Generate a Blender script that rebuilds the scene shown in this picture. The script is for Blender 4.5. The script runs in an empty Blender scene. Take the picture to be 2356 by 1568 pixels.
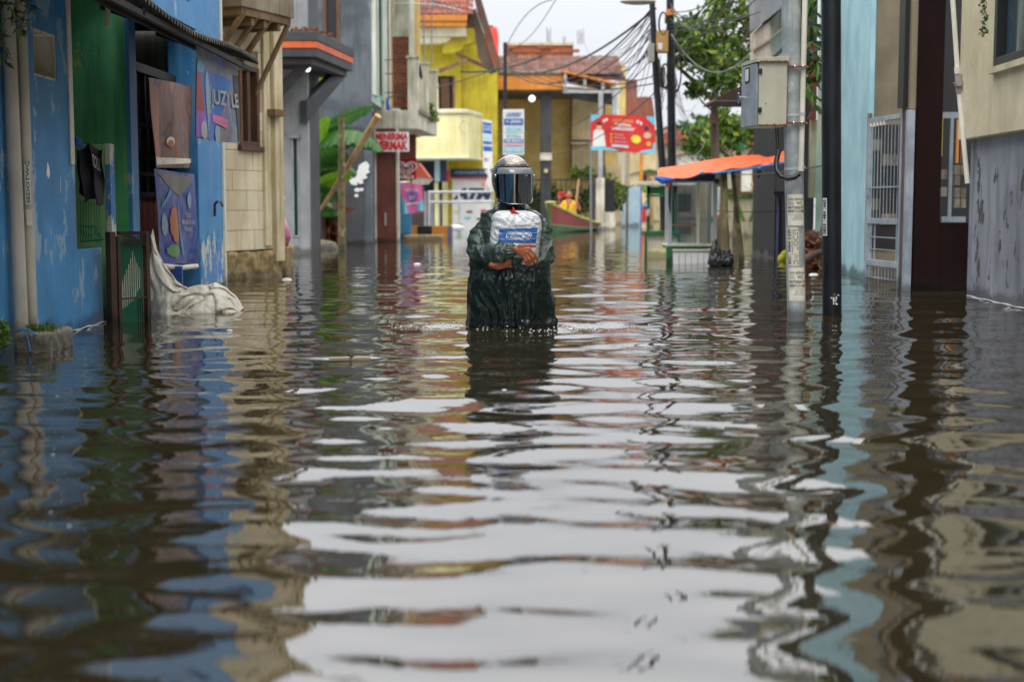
import bpy, math, random
import numpy as np
from mathutils import Vector, Matrix, noise
R = math.radians
random.seed(7); RNG = np.random.default_rng(7)
S = bpy.context.scene
COL = S.collection

# ---------------------------------------------------------------- camera
FD = 2356*50/36          # focal length in units of the 2356-px wide view used for measuring
CH = 0.80                # lens height above the flood water
PITCH = math.atan(314/FD)
cam_d = bpy.data.cameras.new('camera'); cam = bpy.data.objects.new('camera', cam_d); COL.objects.link(cam)
cam_d.lens = 50; cam_d.sensor_width = 36; cam_d.clip_end = 3000; cam_d.clip_start = 0.05
cam.location = (0, 0, CH); cam.rotation_euler = (R(90)-PITCH, 0, 0)
cam_d.dof.use_dof = True; cam_d.dof.focus_distance = 9.05; cam_d.dof.aperture_fstop = 2.2
S.camera = cam

# ---------------------------------------------------------------- sky, sun, exposure
wd = bpy.data.worlds.new('World'); S.world = wd; wd.use_nodes = True
nt = wd.node_tree; N = nt.nodes; Lk = nt.links; N.clear()
out = N.new('ShaderNodeOutputWorld'); bg = N.new('ShaderNodeBackground'); bg.inputs[1].default_value = 0.10
sky = N.new('ShaderNodeTexSky'); sky.sky_type = 'NISHITA'; sky.sun_disc = False
sky.sun_elevation = R(58); sky.sun_rotation = R(200)
hs = N.new('ShaderNodeHueSaturation'); hs.inputs['Saturation'].default_value = 0.25
Lk.new(sky.outputs[0], hs.inputs['Color'])
tc = N.new('ShaderNodeTexCoord'); sep = N.new('ShaderNodeSeparateXYZ'); Lk.new(tc.outputs['Generated'], sep.inputs[0])
rp = N.new('ShaderNodeValToRGB'); e = rp.color_ramp.elements      # overcast: brighter towards the zenith
e[0].position = 0.0; e[0].color = (.32, .331, .355, 1); e[1].position = 1.0; e[1].color = (1.32, 1.31, 1.30, 1)
e2 = e.new(0.40); e2.color = (.82, .83, .86, 1); e3 = e.new(.15); e3.color = (.385, .398, .425, 1); e4 = e.new(.24); e4.color = (.60, .615, .65, 1)
Lk.new(sep.outputs['Z'], rp.inputs[0])
nz = N.new('ShaderNodeTexNoise'); nz.inputs['Scale'].default_value = 3.0; nz.inputs['Detail'].default_value = 5
mp = N.new('ShaderNodeMapping'); mp.inputs['Scale'].default_value = (1, 1, 2.5)
Lk.new(tc.outputs['Generated'], mp.inputs[0]); Lk.new(mp.outputs[0], nz.inputs[0])
mr = N.new('ShaderNodeMapRange'); mr.inputs[1].default_value = .3; mr.inputs[2].default_value = .7
mr.inputs[3].default_value = .95; mr.inputs[4].default_value = 1.06
Lk.new(nz.outputs[0], mr.inputs[0])
sc = N.new('ShaderNodeVectorMath'); sc.operation = 'SCALE'; Lk.new(rp.outputs[0], sc.inputs[0]); Lk.new(mr.outputs[0], sc.inputs['Scale'])
sc2 = N.new('ShaderNodeVectorMath'); sc2.operation = 'SCALE'; sc2.inputs['Scale'].default_value = 10.6; Lk.new(sc.outputs[0], sc2.inputs[0])
mx = N.new('ShaderNodeMix'); mx.data_type = 'RGBA'; mx.inputs['Factor'].default_value = 0.9
Lk.new(hs.outputs[0], mx.inputs['A']); Lk.new(sc2.outputs[0], mx.inputs['B'])
Lk.new(mx.outputs['Result'], bg.inputs[0]); Lk.new(bg.outputs[0], out.inputs[0])
sun_d = bpy.data.lights.new('sun', 'SUN'); sun = bpy.data.objects.new('sun', sun_d); COL.objects.link(sun)
sun_d.energy = 0.7; sun_d.angle = R(25); sun_d.color = (1, .965, .92); sun.rotation_euler = (R(32), 0, R(-20))
V = S.view_settings
V.view_transform = 'Standard'; V.look = 'None'; V.gamma = 1; V.use_curve_mapping = False; V.exposure = 1.13

# ---------------------------------------------------------------- measuring helpers
cp, sp = math.cos(PITCH), math.sin(PITCH)
def ray(x, y):
    a = (x-1178)/FD; b = (784-y)/FD
    return Vector((a, cp + sp*b, -sp + cp*b))
def P(x, y, Y):
    d = ray(x, y); d = d*(Y/d.y); return Vector((d.x, d.y, d.z+CH))
def W(x, y):
    d = ray(x, y); d = d*(CH/-d.z); return Vector((d.x, d.y, 0))
def C(h):
    h = h.lstrip('#'); o = []
    for i in (0, 2, 4):
        v = int(h[i:i+2], 16)/255; o.append(v/12.92 if v <= .04045 else ((v+.055)/1.055)**2.4)
    return tuple(o)

# ---------------------------------------------------------------- materials
MATS = {}
def newmat(name):
    m = bpy.data.materials.new(name); m.use_nodes = True
    t = m.node_tree; t.nodes.clear()
    o = t.nodes.new('ShaderNodeOutputMaterial'); b = t.nodes.new('ShaderNodeBsdfPrincipled')
    t.links.new(b.outputs[0], o.inputs[0]); MATS[name] = m
    return m, t, b
def rgba(c): return (c[0], c[1], c[2], 1)
def nd(t, kind, **kw):
    n = t.nodes.new(kind)
    for k, v in kw.items():
        if k.startswith('i_'): n.inputs[k[2:].replace('_', ' ')].default_value = v
        else: setattr(n, k, v)
    return n
def mixc(t, fac, a, b, blend='MIX'):
    m = t.nodes.new('ShaderNodeMix'); m.data_type = 'RGBA'; m.blend_type = blend
    for s, v in (('Factor', fac), ('A', a), ('B', b)):
        if isinstance(v, (int, float)): m.inputs[s].default_value = v
        elif isinstance(v, tuple): m.inputs[s].default_value = rgba(v)
        else: t.links.new(v, m.inputs[s])
    return m.outputs['Result']
def ramp(t, src, p0, p1, v0=0., v1=1.):
    r = t.nodes.new('ShaderNodeMapRange'); r.inputs[1].default_value = p0; r.inputs[2].default_value = p1
    r.inputs[3].default_value = v0; r.inputs[4].default_value = v1; t.links.new(src, r.inputs[0]); return r.outputs[0]
def noi(t, scale, detail=5, stretch=None, coord='Object', rough=.55):
    c = nd(t, 'ShaderNodeTexCoord'); n = nd(t, 'ShaderNodeTexNoise'); n.inputs['Scale'].default_value = scale
    n.inputs['Detail'].default_value = detail; n.inputs['Roughness'].default_value = rough
    if stretch:
        m = nd(t, 'ShaderNodeMapping'); m.inputs['Scale'].default_value = stretch
        t.links.new(c.outputs[coord], m.inputs[0]); t.links.new(m.outputs[0], n.inputs[0])
    else: t.links.new(c.outputs[coord], n.inputs[0])
    return n.outputs[0]
def mat(name, col, col2=None, rough=.75, dirt=None, streak=.5, patch=None, patchamt=.0, bump=.3, scale=2.0, metal=0., tide=True,
        stretch=(7, 7, .5), bscale=60, coat=0., spec=.5, isl=0.):
    """weathered paint / plaster / timber / metal"""
    m, t, b = newmat(name)
    col2 = col2 or tuple(c*.8 for c in col)
    dirt = dirt or tuple(c*.45 for c in col)
    n1 = noi(t, scale, 6)
    c = mixc(t, ramp(t, n1, .40, .60), col, tuple(x*.93 for x in col2))
    n2 = noi(t, scale, 6, stretch)
    c = mixc(t, ramp(t, n2, .49, .72, 0, streak), c, dirt)
    if patchamt > 0:
        n3 = noi(t, scale*1.7, 9, (1.4, 1.4, .8), rough=.68)
        c = mixc(t, ramp(t, n3, .66-patchamt*.25, .68-patchamt*.25), c, patch)
    n4 = noi(t, bscale*.4, 4)
    c = mixc(t, ramp(t, n4, .3, .7, 0, .16), c, tuple(x*.6 for x in col))
    if isl:
        g = nd(t, 'ShaderNodeObjectInfo'); hsv = nd(t, 'ShaderNodeHueSaturation')
        t.links.new(ramp(t, g.outputs['Random'], 0, 1, 1-isl, 1+isl), hsv.inputs['Value']); t.links.new(c, hsv.inputs['Color']); c = hsv.outputs[0]
    if tide:
        g = nd(t, 'ShaderNodeNewGeometry'); s_ = nd(t, 'ShaderNodeSeparateXYZ'); t.links.new(g.outputs['Position'], s_.inputs[0])
        a = nd(t, 'ShaderNodeMath', operation='MULTIPLY_ADD'); t.links.new(noi(t, 3, 6, (1, 1, .4)), a.inputs[0]); a.inputs[1].default_value = -.35
        t.links.new(s_.outputs['Z'], a.inputs[2])
        f = ramp(t, a.outputs[0], -.12, -.06, .85, 0)
        c = mixc(t, f, c, tuple(x*.28+.006 for x in col))
        t.links.new(ramp(t, a.outputs[0], -.14, -.07, .3, rough), b.inputs['Roughness'])
    else: b.inputs['Roughness'].default_value = rough
    t.links.new(c, b.inputs['Base Color']); b.inputs['Metallic'].default_value = metal
    b.inputs['Coat Weight'].default_value = coat; b.inputs['Specular IOR Level'].default_value = spec
    if bump:
        bp = nd(t, 'ShaderNodeBump'); bp.inputs['Strength'].default_value = bump; bp.inputs['Distance'].default_value = .01
        ad = nd(t, 'ShaderNodeMath', operation='ADD'); t.links.new(noi(t, bscale, 5), ad.inputs[0]); t.links.new(n1, ad.inputs[1])
        t.links.new(ad.outputs[0], bp.inputs['Height']); t.links.new(bp.outputs[0], b.inputs['Normal'])
    return m
def crease(t, scale, stretch=(1, 1, 1), w=.16):
    a = nd(t, 'ShaderNodeMath', operation='SUBTRACT'); t.links.new(noi(t, scale, 2, stretch, rough=.45), a.inputs[0]); a.inputs[1].default_value = .5
    b = nd(t, 'ShaderNodeMath', operation='ABSOLUTE'); t.links.new(a.outputs[0], b.inputs[0]); return ramp(t, b.outputs[0], 0, w, 1, 0)
def flat(name, col, rough=.6, metal=0., bump=0., coat=0., var=.1, em=None, alpha=1., trans=0.):
    m, t, b = newmat(name)
    c = mixc(t, ramp(t, noi(t, 9, 4), .3, .7), tuple(x*(1-var) for x in col), tuple(x*(1+var*.5) for x in col))
    t.links.new(c, b.inputs['Base Color'])
    b.inputs['Roughness'].default_value = rough; b.inputs['Metallic'].default_value = metal; b.inputs['Coat Weight'].default_value = coat
    if em: b.inputs['Emission Color'].default_value = rgba(em); b.inputs['Emission Strength'].default_value = 1
    if alpha < 1: b.inputs['Alpha'].default_value = alpha
    if trans: b.inputs['Transmission Weight'].default_value = trans
    if bump:
        bp = nd(t, 'ShaderNodeBump'); bp.inputs['Strength'].default_value = bump; bp.inputs['Distance'].default_value = .01
        t.links.new(noi(t, 30, 6), bp.inputs['Height']); t.links.new(bp.outputs[0], b.inputs['Normal'])
    return m
def leafmat(name, a, b_, c_, rough=.45, trans=.0):
    m, t, b = newmat(name)
    g = nd(t, 'ShaderNodeNewGeometry'); r = t.nodes.new('ShaderNodeValToRGB'); r.color_ramp.elements[0].color = rgba(a); r.color_ramp.elements[1].color = rgba(c_)
    e = r.color_ramp.elements.new(.6); e.color = rgba(b_); t.links.new(g.outputs['Random Per Island'], r.inputs[0])
    t.links.new(r.outputs[0], b.inputs['Base Color']); b.inputs['Roughness'].default_value = rough
    tr = nd(t, 'ShaderNodeBsdfTranslucent'); t.links.new(r.outputs[0], tr.inputs[0]); ms = nd(t, 'ShaderNodeMixShader'); ms.inputs[0].default_value = .3
    o = [n for n in t.nodes if n.type == 'OUTPUT_MATERIAL'][0]
    t.links.new(b.outputs[0], ms.inputs[1]); t.links.new(tr.outputs[0], ms.inputs[2]); t.links.new(ms.outputs[0], o.inputs[0])
    return m

# ---------------------------------------------------------------- mesh builder
class MB:
    def __init__(s): s.v = []; s.f = []
    def add(s, vs, fs):
        o = len(s.v); s.v += [tuple(p) for p in vs]; s.f += [tuple(i+o for i in f) for f in fs]; return s
    def ob(s, o, a, b, c):      # oriented box from corner o and three edge vectors
        o, a, b, c = Vector(o), Vector(a), Vector(b), Vector(c)
        vs = [o, o+a, o+a+b, o+b, o+c, o+a+c, o+a+b+c, o+b+c]
        fs = [(0, 3, 2, 1), (4, 5, 6, 7), (0, 1, 5, 4), (1, 2, 6, 5), (2, 3, 7, 6), (3, 0, 4, 7)]
        if a.cross(b).dot(c) < 0: fs = [f[::-1] for f in fs]
        return s.add(vs, fs)
    def box(s, p, q):
        p, q = [min(a, b) for a, b in zip(p, q)], [max(a, b) for a, b in zip(p, q)]
        return s.ob(p, (q[0]-p[0], 0, 0), (0, q[1]-p[1], 0), (0, 0, q[2]-p[2]))
    def tube(s, pts, r, n=10, caps=True, sph=False):
        pts = [Vector(p) for p in pts]; m = len(pts)
        rr = list(r) if hasattr(r, '__len__') else [r]*m
        if sph:   # hemispherical ends
            d0 = (pts[0]-pts[1]).normalized(); d1 = (pts[-1]-pts[-2]).normalized(); A = []; B = []
            for a in (80, 50, 25): A.append((pts[0]+d0*rr[0]*math.sin(R(a)), rr[0]*math.cos(R(a)))); B.append((pts[-1]+d1*rr[-1]*math.sin(R(a)), rr[-1]*math.cos(R(a))))
            pr = A+list(zip(pts, rr))+B[::-1]; pts = [p for p, _ in pr]; rr = [q for _, q in pr]; m = len(pts)
        t0 = (pts[1]-pts[0]).normalized(); up = Vector((0, 0, 1)) if abs(t0.z) < .9 else Vector((1, 0, 0))
        a = t0.cross(up).normalized(); vs = []
        for i in range(m):
            t = (pts[min(i+1, m-1)]-pts[max(i-1, 0)]).normalized()
            a = (a - t*a.dot(t)).normalized(); b = t.cross(a)
            for k in range(n):
                w = 2*math.pi*k/n; vs.append(pts[i]+(a*math.cos(w)+b*math.sin(w))*rr[i])
        fs = [(i*n+k, i*n+(k+1) % n, (i+1)*n+(k+1) % n, (i+1)*n+k) for i in range(m-1) for k in range(n)]
        if caps: fs += [tuple(range(n))[::-1], tuple((m-1)*n+k for k in range(n))]
        return s.add(vs, fs)
    def grid(s, fn, nu, nv):
        vs = [fn(i/nu, j/nv) for j in range(nv+1) for i in range(nu+1)]
        return s.add(vs, [(j*(nu+1)+i, j*(nu+1)+i+1, (j+1)*(nu+1)+i+1, (j+1)*(nu+1)+i) for j in range(nv) for i in range(nu)])
    def slab(s, fn, nu, nv, off):   # closed sheet with thickness vector off
        off = Vector(off); a = [Vector(fn(i/nu, j/nv)) for j in range(nv+1) for i in range(nu+1)]; K = len(a)
        q = [(j*(nu+1)+i, j*(nu+1)+i+1, (j+1)*(nu+1)+i+1, (j+1)*(nu+1)+i) for j in range(nv) for i in range(nu)]
        rim = [i for i in range(nu+1)]+[j*(nu+1)+nu for j in range(1, nv+1)]+[nv*(nu+1)+i for i in range(nu-1, -1, -1)]+[j*(nu+1) for j in range(nv-1, 0, -1)]
        fs = q+[tuple(i+K for i in f[::-1]) for f in q]+[(rim[k], rim[k]+K, rim[(k+1) % len(rim)]+K, rim[(k+1) % len(rim)]) for k in range(len(rim))]
        return s.add(a+[p+off for p in a], fs)
    def ball(s, c, r, nu=14, nv=10, rot=None):
        c = Vector(c); r = Vector(r) if hasattr(r, '__len__') else Vector((r, r, r)); vs = []
        for j in range(1, nv):
            for i in range(nu):
                a = 2*math.pi*i/nu; b = math.pi*j/nv
                q = Vector((math.cos(a)*math.sin(b)*r.x, math.sin(a)*math.sin(b)*r.y, math.cos(b)*r.z))
                if rot: q = rot @ q
                vs.append(c+q)
        tq = Vector((0, 0, r.z)); tq = rot @ tq if rot else tq
        fs = [(j*nu+i, (j+1)*nu+i, (j+1)*nu+(i+1) % nu, j*nu+(i+1) % nu) for j in range(nv-2) for i in range(nu)]
        K = len(vs); vs += [c+tq, c-tq]
        fs += [(K, i, (i+1) % nu) for i in range(nu)]+[(K+1, (nv-2)*nu+(i+1) % nu, (nv-2)*nu+i) for i in range(nu)]
        return s.add(vs, fs)
    def prism(s, poly, ax):         # polygon (3D points) extruded by vector
        ax = Vector(ax); p = [Vector(q) for q in poly]; n = len(p)
        return s.add(p+[q+ax for q in p], [tuple(range(n))[::-1], tuple(range(n, 2*n))]+[(i, (i+1) % n, (i+1) % n+n, i+n) for i in range(n)])
    def mesh(s, name, m, smooth=False):
        me = bpy.data.meshes.new(name); me.from_pydata(s.v, [], s.f); me.validate()
        if smooth:
            me.polygons.foreach_set('use_smooth', [True]*len(me.polygons)); me.set_sharp_from_angle(angle=R(42))
        if m: me.materials.append(MATS[m] if isinstance(m, str) else m)
        return me
    def build(s, name, m, parent=None, smooth=False, bev=0, label=None, cat=None, group=None, kind=None):
        return place(name, s.mesh(name, m, smooth), parent, bev, label, cat, group, kind)
def place(name, me, parent=None, bev=0, label=None, cat=None, group=None, kind=None):
    o = bpy.data.objects.new(name, me); COL.objects.link(o)
    if parent is not None:
        r = parent
        o.parent = r; o.matrix_parent_inverse = Matrix.Translation(-Vector(ROOT.get(r.name, (0, 0, 0))))
        ROOT[o.name] = ROOT.get(r.name, (0, 0, 0)) if r.type == 'EMPTY' else (0, 0, 0)
        if r.type != 'EMPTY': o.matrix_parent_inverse = Matrix.Identity(4)
    if bev:
        b = o.modifiers.new('bevel', 'BEVEL'); b.width = bev; b.segments = 2; b.limit_method = 'ANGLE'; b.angle_limit = R(50)
    if label: o['label'] = label
    if cat: o['category'] = cat
    if group: o['group'] = group
    if kind: o['kind'] = kind
    return o
ROOT = {}
def thing(name, label, cat, loc=(0, 0, 0), group=None):
    o = bpy.data.objects.new(name, None); COL.objects.link(o); o.empty_display_size = .2
    o.location = loc; ROOT[o.name] = tuple(loc); o['label'] = label; o['category'] = cat
    if group: o['group'] = group
    return o
def dup(root, shift, label=None, group=None, rz=0):
    r = root.copy(); COL.objects.link(r); r.location = Vector(root.location)+Vector(shift); r.rotation_euler.z += rz
    if label: r['label'] = label
    if group: r['group'] = group
    for ch in [c for c in root.children]:
        c = ch.copy(); COL.objects.link(c); c.parent = r
        for g in ch.children:
            d = g.copy(); COL.objects.link(d); d.parent = c
    return r

class Fac:
    """vertical plane through plan points A->B; u along, n outwards (side=1: to the right of A->B)"""
    def __init__(s, A, B, side=1):
        s.A = Vector((A[0], A[1], 0)); s.B = Vector((B[0], B[1], 0)); s.L = (s.B-s.A).length
        s.d = (s.B-s.A)/s.L; s.n = Vector((s.d.y, -s.d.x, 0))*side
    def pt(s, u, z, n=0): return s.A+s.d*u+s.n*n+Vector((0, 0, z))
    def uz(s, x, y, n=0):
        r = ray(x, y); o = Vector((0, 0, CH)); k = ((s.A+s.n*n-o).dot(s.n))/r.dot(s.n); p = o+r*k
        return (p-s.A).dot(s.d), p.z
    def u(s, x, y=470, n=0): return s.uz(x, y, n)[0]
    def box(s, mb, u0, u1, z0, z1, n0, n1):
        return mb.ob(s.pt(u0, z0, n0), s.d*(u1-u0), s.n*(n1-n0), Vector((0, 0, z1-z0)))
    def wall(s, mb, u0, u1, z0, z1, t, ops=()):
        us = sorted({u0, u1}|{min(max(q, u0), u1) for o in ops for q in o[:2]}); zs = sorted({z0, z1}|{min(max(q, z0), z1) for o in ops for q in o[2:]})
        for a, b in zip(us, us[1:]):
            run = None
            for c, d in zip(zs, zs[1:]):
                hole = any(o[0] <= (a+b)/2 <= o[1] and o[2] <= (c+d)/2 <= o[3] for o in ops)
                if hole:
                    if run is not None: s.box(mb, a, b, run, c, -t, 0); run = None
                elif run is None: run = c
            if run is not None: s.box(mb, a, b, run, z1, -t, 0)
        return mb
    def frame(s, mb, u0, u1, z0, z1, w, n0, n1):
        s.box(mb, u0, u0+w, z0, z1, n0, n1); s.box(mb, u1-w, u1, z0, z1, n0, n1)
        s.box(mb, u0+w, u1-w, z0, z0+w, n0, n1); s.box(mb, u0+w, u1-w, z1-w, z1, n0, n1); return mb
def window(F, par, u0, u1, z0, z1, n=0, w=.05, fm='wood_brown', gm='glass_dark', bars=0, depth=.10):
    f = F.frame(MB(), u0, u1, z0, z1, w, n-.04, n+.015)
    for k in range(bars):
        uu = u0+(u1-u0)*(k+1)/(bars+1); F.box(f, uu-.012, uu+.012, z0+w, z1-w, n-.03, n)
    fo = f.build('window', fm, par, bev=.003)
    F.box(MB(), u0+w*.5, u1-w*.5, z0+w*.5, z1-w*.5, n-.035, n-.028).build('pane', gm, fo)
    return fo

_dg = None
def text_pts(s, bold=.0):
    cu = bpy.data.curves.new('t', 'FONT'); cu.body = s; cu.resolution_u = 3; cu.offset = bold; cu.align_x = 'CENTER'; cu.space_line = 1.0
    ob = bpy.data.objects.new('t', cu); COL.objects.link(ob)
    me = bpy.data.meshes.new_from_object(ob.evaluated_get(bpy.context.evaluated_depsgraph_get()))
    vs = np.array([v.co[:] for v in me.vertices]); fs = [tuple(p.vertices) for p in me.polygons]
    bpy.data.objects.remove(ob); bpy.data.curves.remove(cu); bpy.data.meshes.remove(me)
    vs = (vs-vs.min(0))/(np.maximum(vs.max(0)-vs.min(0), 1e-6))
    return vs, fs
def put_text(s, o, ux, uz, m, parent, bold=.0, name='lettering', fn=None, slant=0, lift=(0, 0, 0)):
    """text stretched over the parallelogram o, ux, uz (or mapped by fn(s,t))"""
    vs, fs = text_pts(s, bold); mb = MB()
    if fn: mb.add([fn(p[0]+slant*p[1], p[1]) for p in vs], fs)
    else:
        o, ux, uz, lift = Vector(o), Vector(ux), Vector(uz), Vector(lift)
        mb.add([o+ux*(float(p[0])+slant*float(p[1]))+uz*float(p[1])+lift for p in vs], fs)
    return mb.build(name, m, parent)
class Cloth:
    def __init__(s, fn, nrm): s.fn = fn; s.n = Vector(nrm)
    def at(s, a, b, k=1): return Vector(s.fn(a, b))+s.n*(.004*k)
    def sheet(s, name, m, parent=None, nu=24, nv=32, **kw): return MB().slab(s.fn, nu, nv, s.n*-.003).build(name, m, parent, smooth=True, **kw)
    def poly(s, name, m, parent, pts, k=1, n=10):   # 4-corner patch in cloth space
        a, b, c, d = [Vector(p) for p in pts]
        def g(i, j): p = (a*(1-i)+b*i)*(1-j)+(d*(1-i)+c*i)*j; return s.at(p.x, p.y, k)
        return MB().grid(g, n, n).build(name, m, parent, smooth=True)
    def rect(s, name, m, parent, a0, a1, b0, b1, k=1, n=8): return s.poly(name, m, parent, [(a0, b0), (a1, b0), (a1, b1), (a0, b1)], k, n)
    def ell(s, name, m, parent, ca, cb, ra, rb, k=1, jag=0):
        mb = MB(); vs = [s.at(ca, cb, k)]; n = 28
        for rr in (.35, .7, 1):
            for i in range(n):
                w = 2*math.pi*i/n; q = rr*(1+(jag*math.cos(w*9) if rr == 1 else 0)); vs.append(s.at(ca+ra*q*math.cos(w), cb+rb*q*math.sin(w), k))
        fs = [(0, 1+i, 1+(i+1) % n) for i in range(n)]+[(1+j*n+i, 1+(j+1)*n+i, 1+(j+1)*n+(i+1) % n, 1+j*n+(i+1) % n) for j in (0, 1) for i in range(n)]
        return mb.add(vs, fs).build(name, m, parent, smooth=True)
    def text(s, txt, m, parent, a0, a1, b0, b1, k=2, bold=0., slant=0): return put_text(txt, None, None, None, m, parent, bold, fn=lambda i, j: s.at(a0+(a1-a0)*i, b0+(b1-b0)*j, k), slant=slant)

def leaves(mb, centre, rad, n, size, droop=.3, shell=.35, elong=2.2):
    """n leaf-shaped faces through an ellipsoid volume"""
    c = np.array(centre); rad = np.array(rad if hasattr(rad, '__len__') else (rad,)*3)
    d = RNG.normal(size=(n, 3)); d /= np.linalg.norm(d, axis=1)[:, None]
    r = (shell+(1-shell)*RNG.random(n))**.8
    p = c+d*r[:, None]*rad
    a = RNG.normal(size=(n, 3)); a[:, 2] -= droop; a /= np.linalg.norm(a, axis=1)[:, None]
    b = np.cross(a, RNG.normal(size=(n, 3))); b /= np.linalg.norm(b, axis=1)[:, None]
    s = size*(.6+.8*RNG.random(n))[:, None]; cc = np.cross(a, b)*.18
    q = np.stack([p, p+(a*.45*elong*.5+b*.28+cc)*s, p+a*s*elong*.5, p+(a*.45*elong*.5-b*.28+cc)*s], 1).reshape(-1, 3)
    o = len(mb.v); mb.v += [tuple(x) for x in q]; mb.f += [(o+4*i, o+4*i+1, o+4*i+2, o+4*i+3) for i in range(n)]
    return mb
def remesh(mb, voxel, smooth=2, fac=.6):
    me = mb.mesh('tmp', None); ob = bpy.data.objects.new('tmp', me); COL.objects.link(ob)
    m = ob.modifiers.new('r', 'REMESH'); m.mode = 'VOXEL'; m.voxel_size = voxel; m.use_smooth_shade = True
    if smooth: s_ = ob.modifiers.new('s', 'SMOOTH'); s_.iterations = smooth; s_.factor = fac
    r = bpy.data.meshes.new_from_object(ob.evaluated_get(bpy.context.evaluated_depsgraph_get()))
    bpy.data.objects.remove(ob); bpy.data.meshes.remove(me)
    r.polygons.foreach_set('use_smooth', [True]*len(r.polygons)); return r
def co_no(me):
    n = len(me.vertices); c = np.empty(n*3, 'f'); me.vertices.foreach_get('co', c); q = np.empty(n*3, 'f'); me.vertices.foreach_get('normal', q)
    return c.reshape(-1, 3), q.reshape(-1, 3)
# ---------------------------------------------------------------- palette
mat('blue_paint', C('#408bc4'), C('#367fb8'), .55, dirt=C('#7f8f96'), streak=.35, patch=C('#8fb0cc'), patchamt=.16, bump=.25)
mat('blue_wall', C('#3f8bc4'), C('#2f78b0'), .55, dirt=C('#4f7286'), streak=.6, patch=C('#86a3b8'), patchamt=.42, bump=.3)
mat('blue_peeled', C('#cfcfbf'), C('#b9bfae'), .7, dirt=C('#3a7ab4'), streak=.5, patch=C('#3a7cbb'), patchamt=.75, bump=.5, scale=3)
mat('teal_wall', C('#3f86a8'), C('#35789c'), .6, dirt=C('#2d4d50'), streak=.8)
mat('green_wall', C('#68be86'), C('#50aa70'), .6, dirt=C('#2a5a38'), streak=.6, patch=C('#b6c33a'), patchamt=.08)
mat('lime_wall', C('#9fcf7d'), C('#8bc48a'), .6, dirt=C('#5a8a58'), streak=.5)
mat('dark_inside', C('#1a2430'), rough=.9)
mat('grey_conduit', C('#b5aea1'), C('#a39c8f'), .45, dirt=C('#6d6656'), streak=.4, bump=.08, patch=C('#5b5346'), patchamt=.06)
mat('old_concrete', C('#8f8775'), C('#6d675a'), .85, dirt=C('#3a3528'), streak=.8, bump=.8, patch=C('#a9772f'), patchamt=.12, scale=5)
mat('light_concrete', C('#d9d3c2'), C('#c0b9a5'), .8, dirt=C('#5c594a'), streak=.7, bump=.4)
mat('cream_block', C('#e2d2b4'), C('#d3c19f'), .85, dirt=C('#8c8160'), streak=.4, bump=.5, isl=.07)
mat('cream_plaster', C('#dccba9'), C('#c8b58e'), .8, dirt=C('#6f7040'), streak=.7, bump=.3)
mat('mortar', C('#a09378'), rough=.9)
mat('rubble', C('#b59a6c'), C('#8f7a55'), .9, dirt=C('#3b3424'), streak=.7, bump=1., scale=6)
mat('salmon_plank', C('#c4705c'), C('#b3624f'), .6, dirt=C('#7d4034'), streak=.4, isl=.08)
mat('dark_wood', C('#2c2622'), C('#1c1815'), .7, tide=False)
mat('wood_brown', C('#6d4a34'), C('#54382a'), .65, dirt=C('#2f2019'), streak=.5)
mat('raw_timber', C('#8f7252'), C('#75593d'), .8, dirt=C('#43301f'), streak=.7, bump=.5, stretch=(3, 3, 1.5), tide=False)
mat('weathered_board', C('#9c8f7b'), C('#7f715c'), .85, dirt=C('#4b4234'), streak=.8, tide=False)
mat('corrugated', C('#5b544a'), C('#3f3a34'), .8, dirt=C('#1d1b18'), streak=.8, tide=False)
mat('rust_dark', C('#3b2a22'), C('#54382a'), .7, dirt=C('#1c1512'), streak=.6)
mat('tarp_white', C('#e2ddd0'), C('#cdc5b3'), .6, dirt=C('#857a62'), streak=.6, bump=.8, bscale=32, tide=False, scale=4)
mat('grey_wall', C('#9a9da0'), C('#8b8e92'), .7, dirt=C('#66686a'), streak=.4)
mat('charcoal', C('#45464a'), C('#3a3b40'), .7, dirt=C('#2b2b2e'), streak=.4)
mat('slate_wall', C('#656d74'), C('#4d555d'), .8, dirt=C('#3c4147'), streak=.6, patch=C('#8a8f90'), patchamt=.2, scale=1.6)
mat('orange_trim', C('#dd6a3c'), C('#cf5c32'), .6, tide=False)
mat('white_paint', C('#dedccf'), C('#cfcdbd'), .6, dirt=C('#8a8a72'), streak=.5)
mat('mint_paint', C('#b9d6c6'), C('#a7c7b6'), .6, dirt=C('#7d9286'), streak=.4)
mat('brick', C('#9c5a42'), C('#7c4634'), .9, dirt=C('#4a2e26'), streak=.4, bump=.6, isl=.25, tide=False)
mat('brick_mass', C('#8e5542'), C('#70453a'), .9, dirt=C('#4a3630'), streak=.5, scale=1.2, bump=.6, bscale=25)
mat('roof_tile', C('#93503c'), C('#754234'), .8, dirt=C('#3f3530'), streak=.7, bump=.4, isl=.35, tide=False)
mat('old_roof_tile', C('#7a4a3a'), C('#57443c'), .85, dirt=C('#3d3a36'), streak=.8, bump=.5, isl=.35, tide=False)
mat('redbrown', C('#6f3a2a'), C('#5d3024'), .55, dirt=C('#3f231b'), streak=.5)
mat('yellow_wall', C('#dccb30'), C('#c9b82a'), .6, dirt=C('#8f8226'), streak=.6)
mat('pale_yellow', C('#f6f0b6'), C('#ece4a6'), .6, dirt=C('#b3a970'), streak=.4)
mat('cream_trim', C('#efeccf'), C('#dfdbb9'), .6, dirt=C('#a8a482'), streak=.4)
mat('orange_fascia', C('#e08f34'), C('#d0822e'), .6, dirt=C('#7a5228'), streak=.4, tide=False)
mat('ochre_wall', C('#dcc27a'), C('#cdb26a'), .7, dirt=C('#8f7b48'), streak=.4)
mat('sand_wall', C('#e2cf9f'), C('#d3bf8e'), .7, dirt=C('#9b8a62'), streak=.4)
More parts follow.
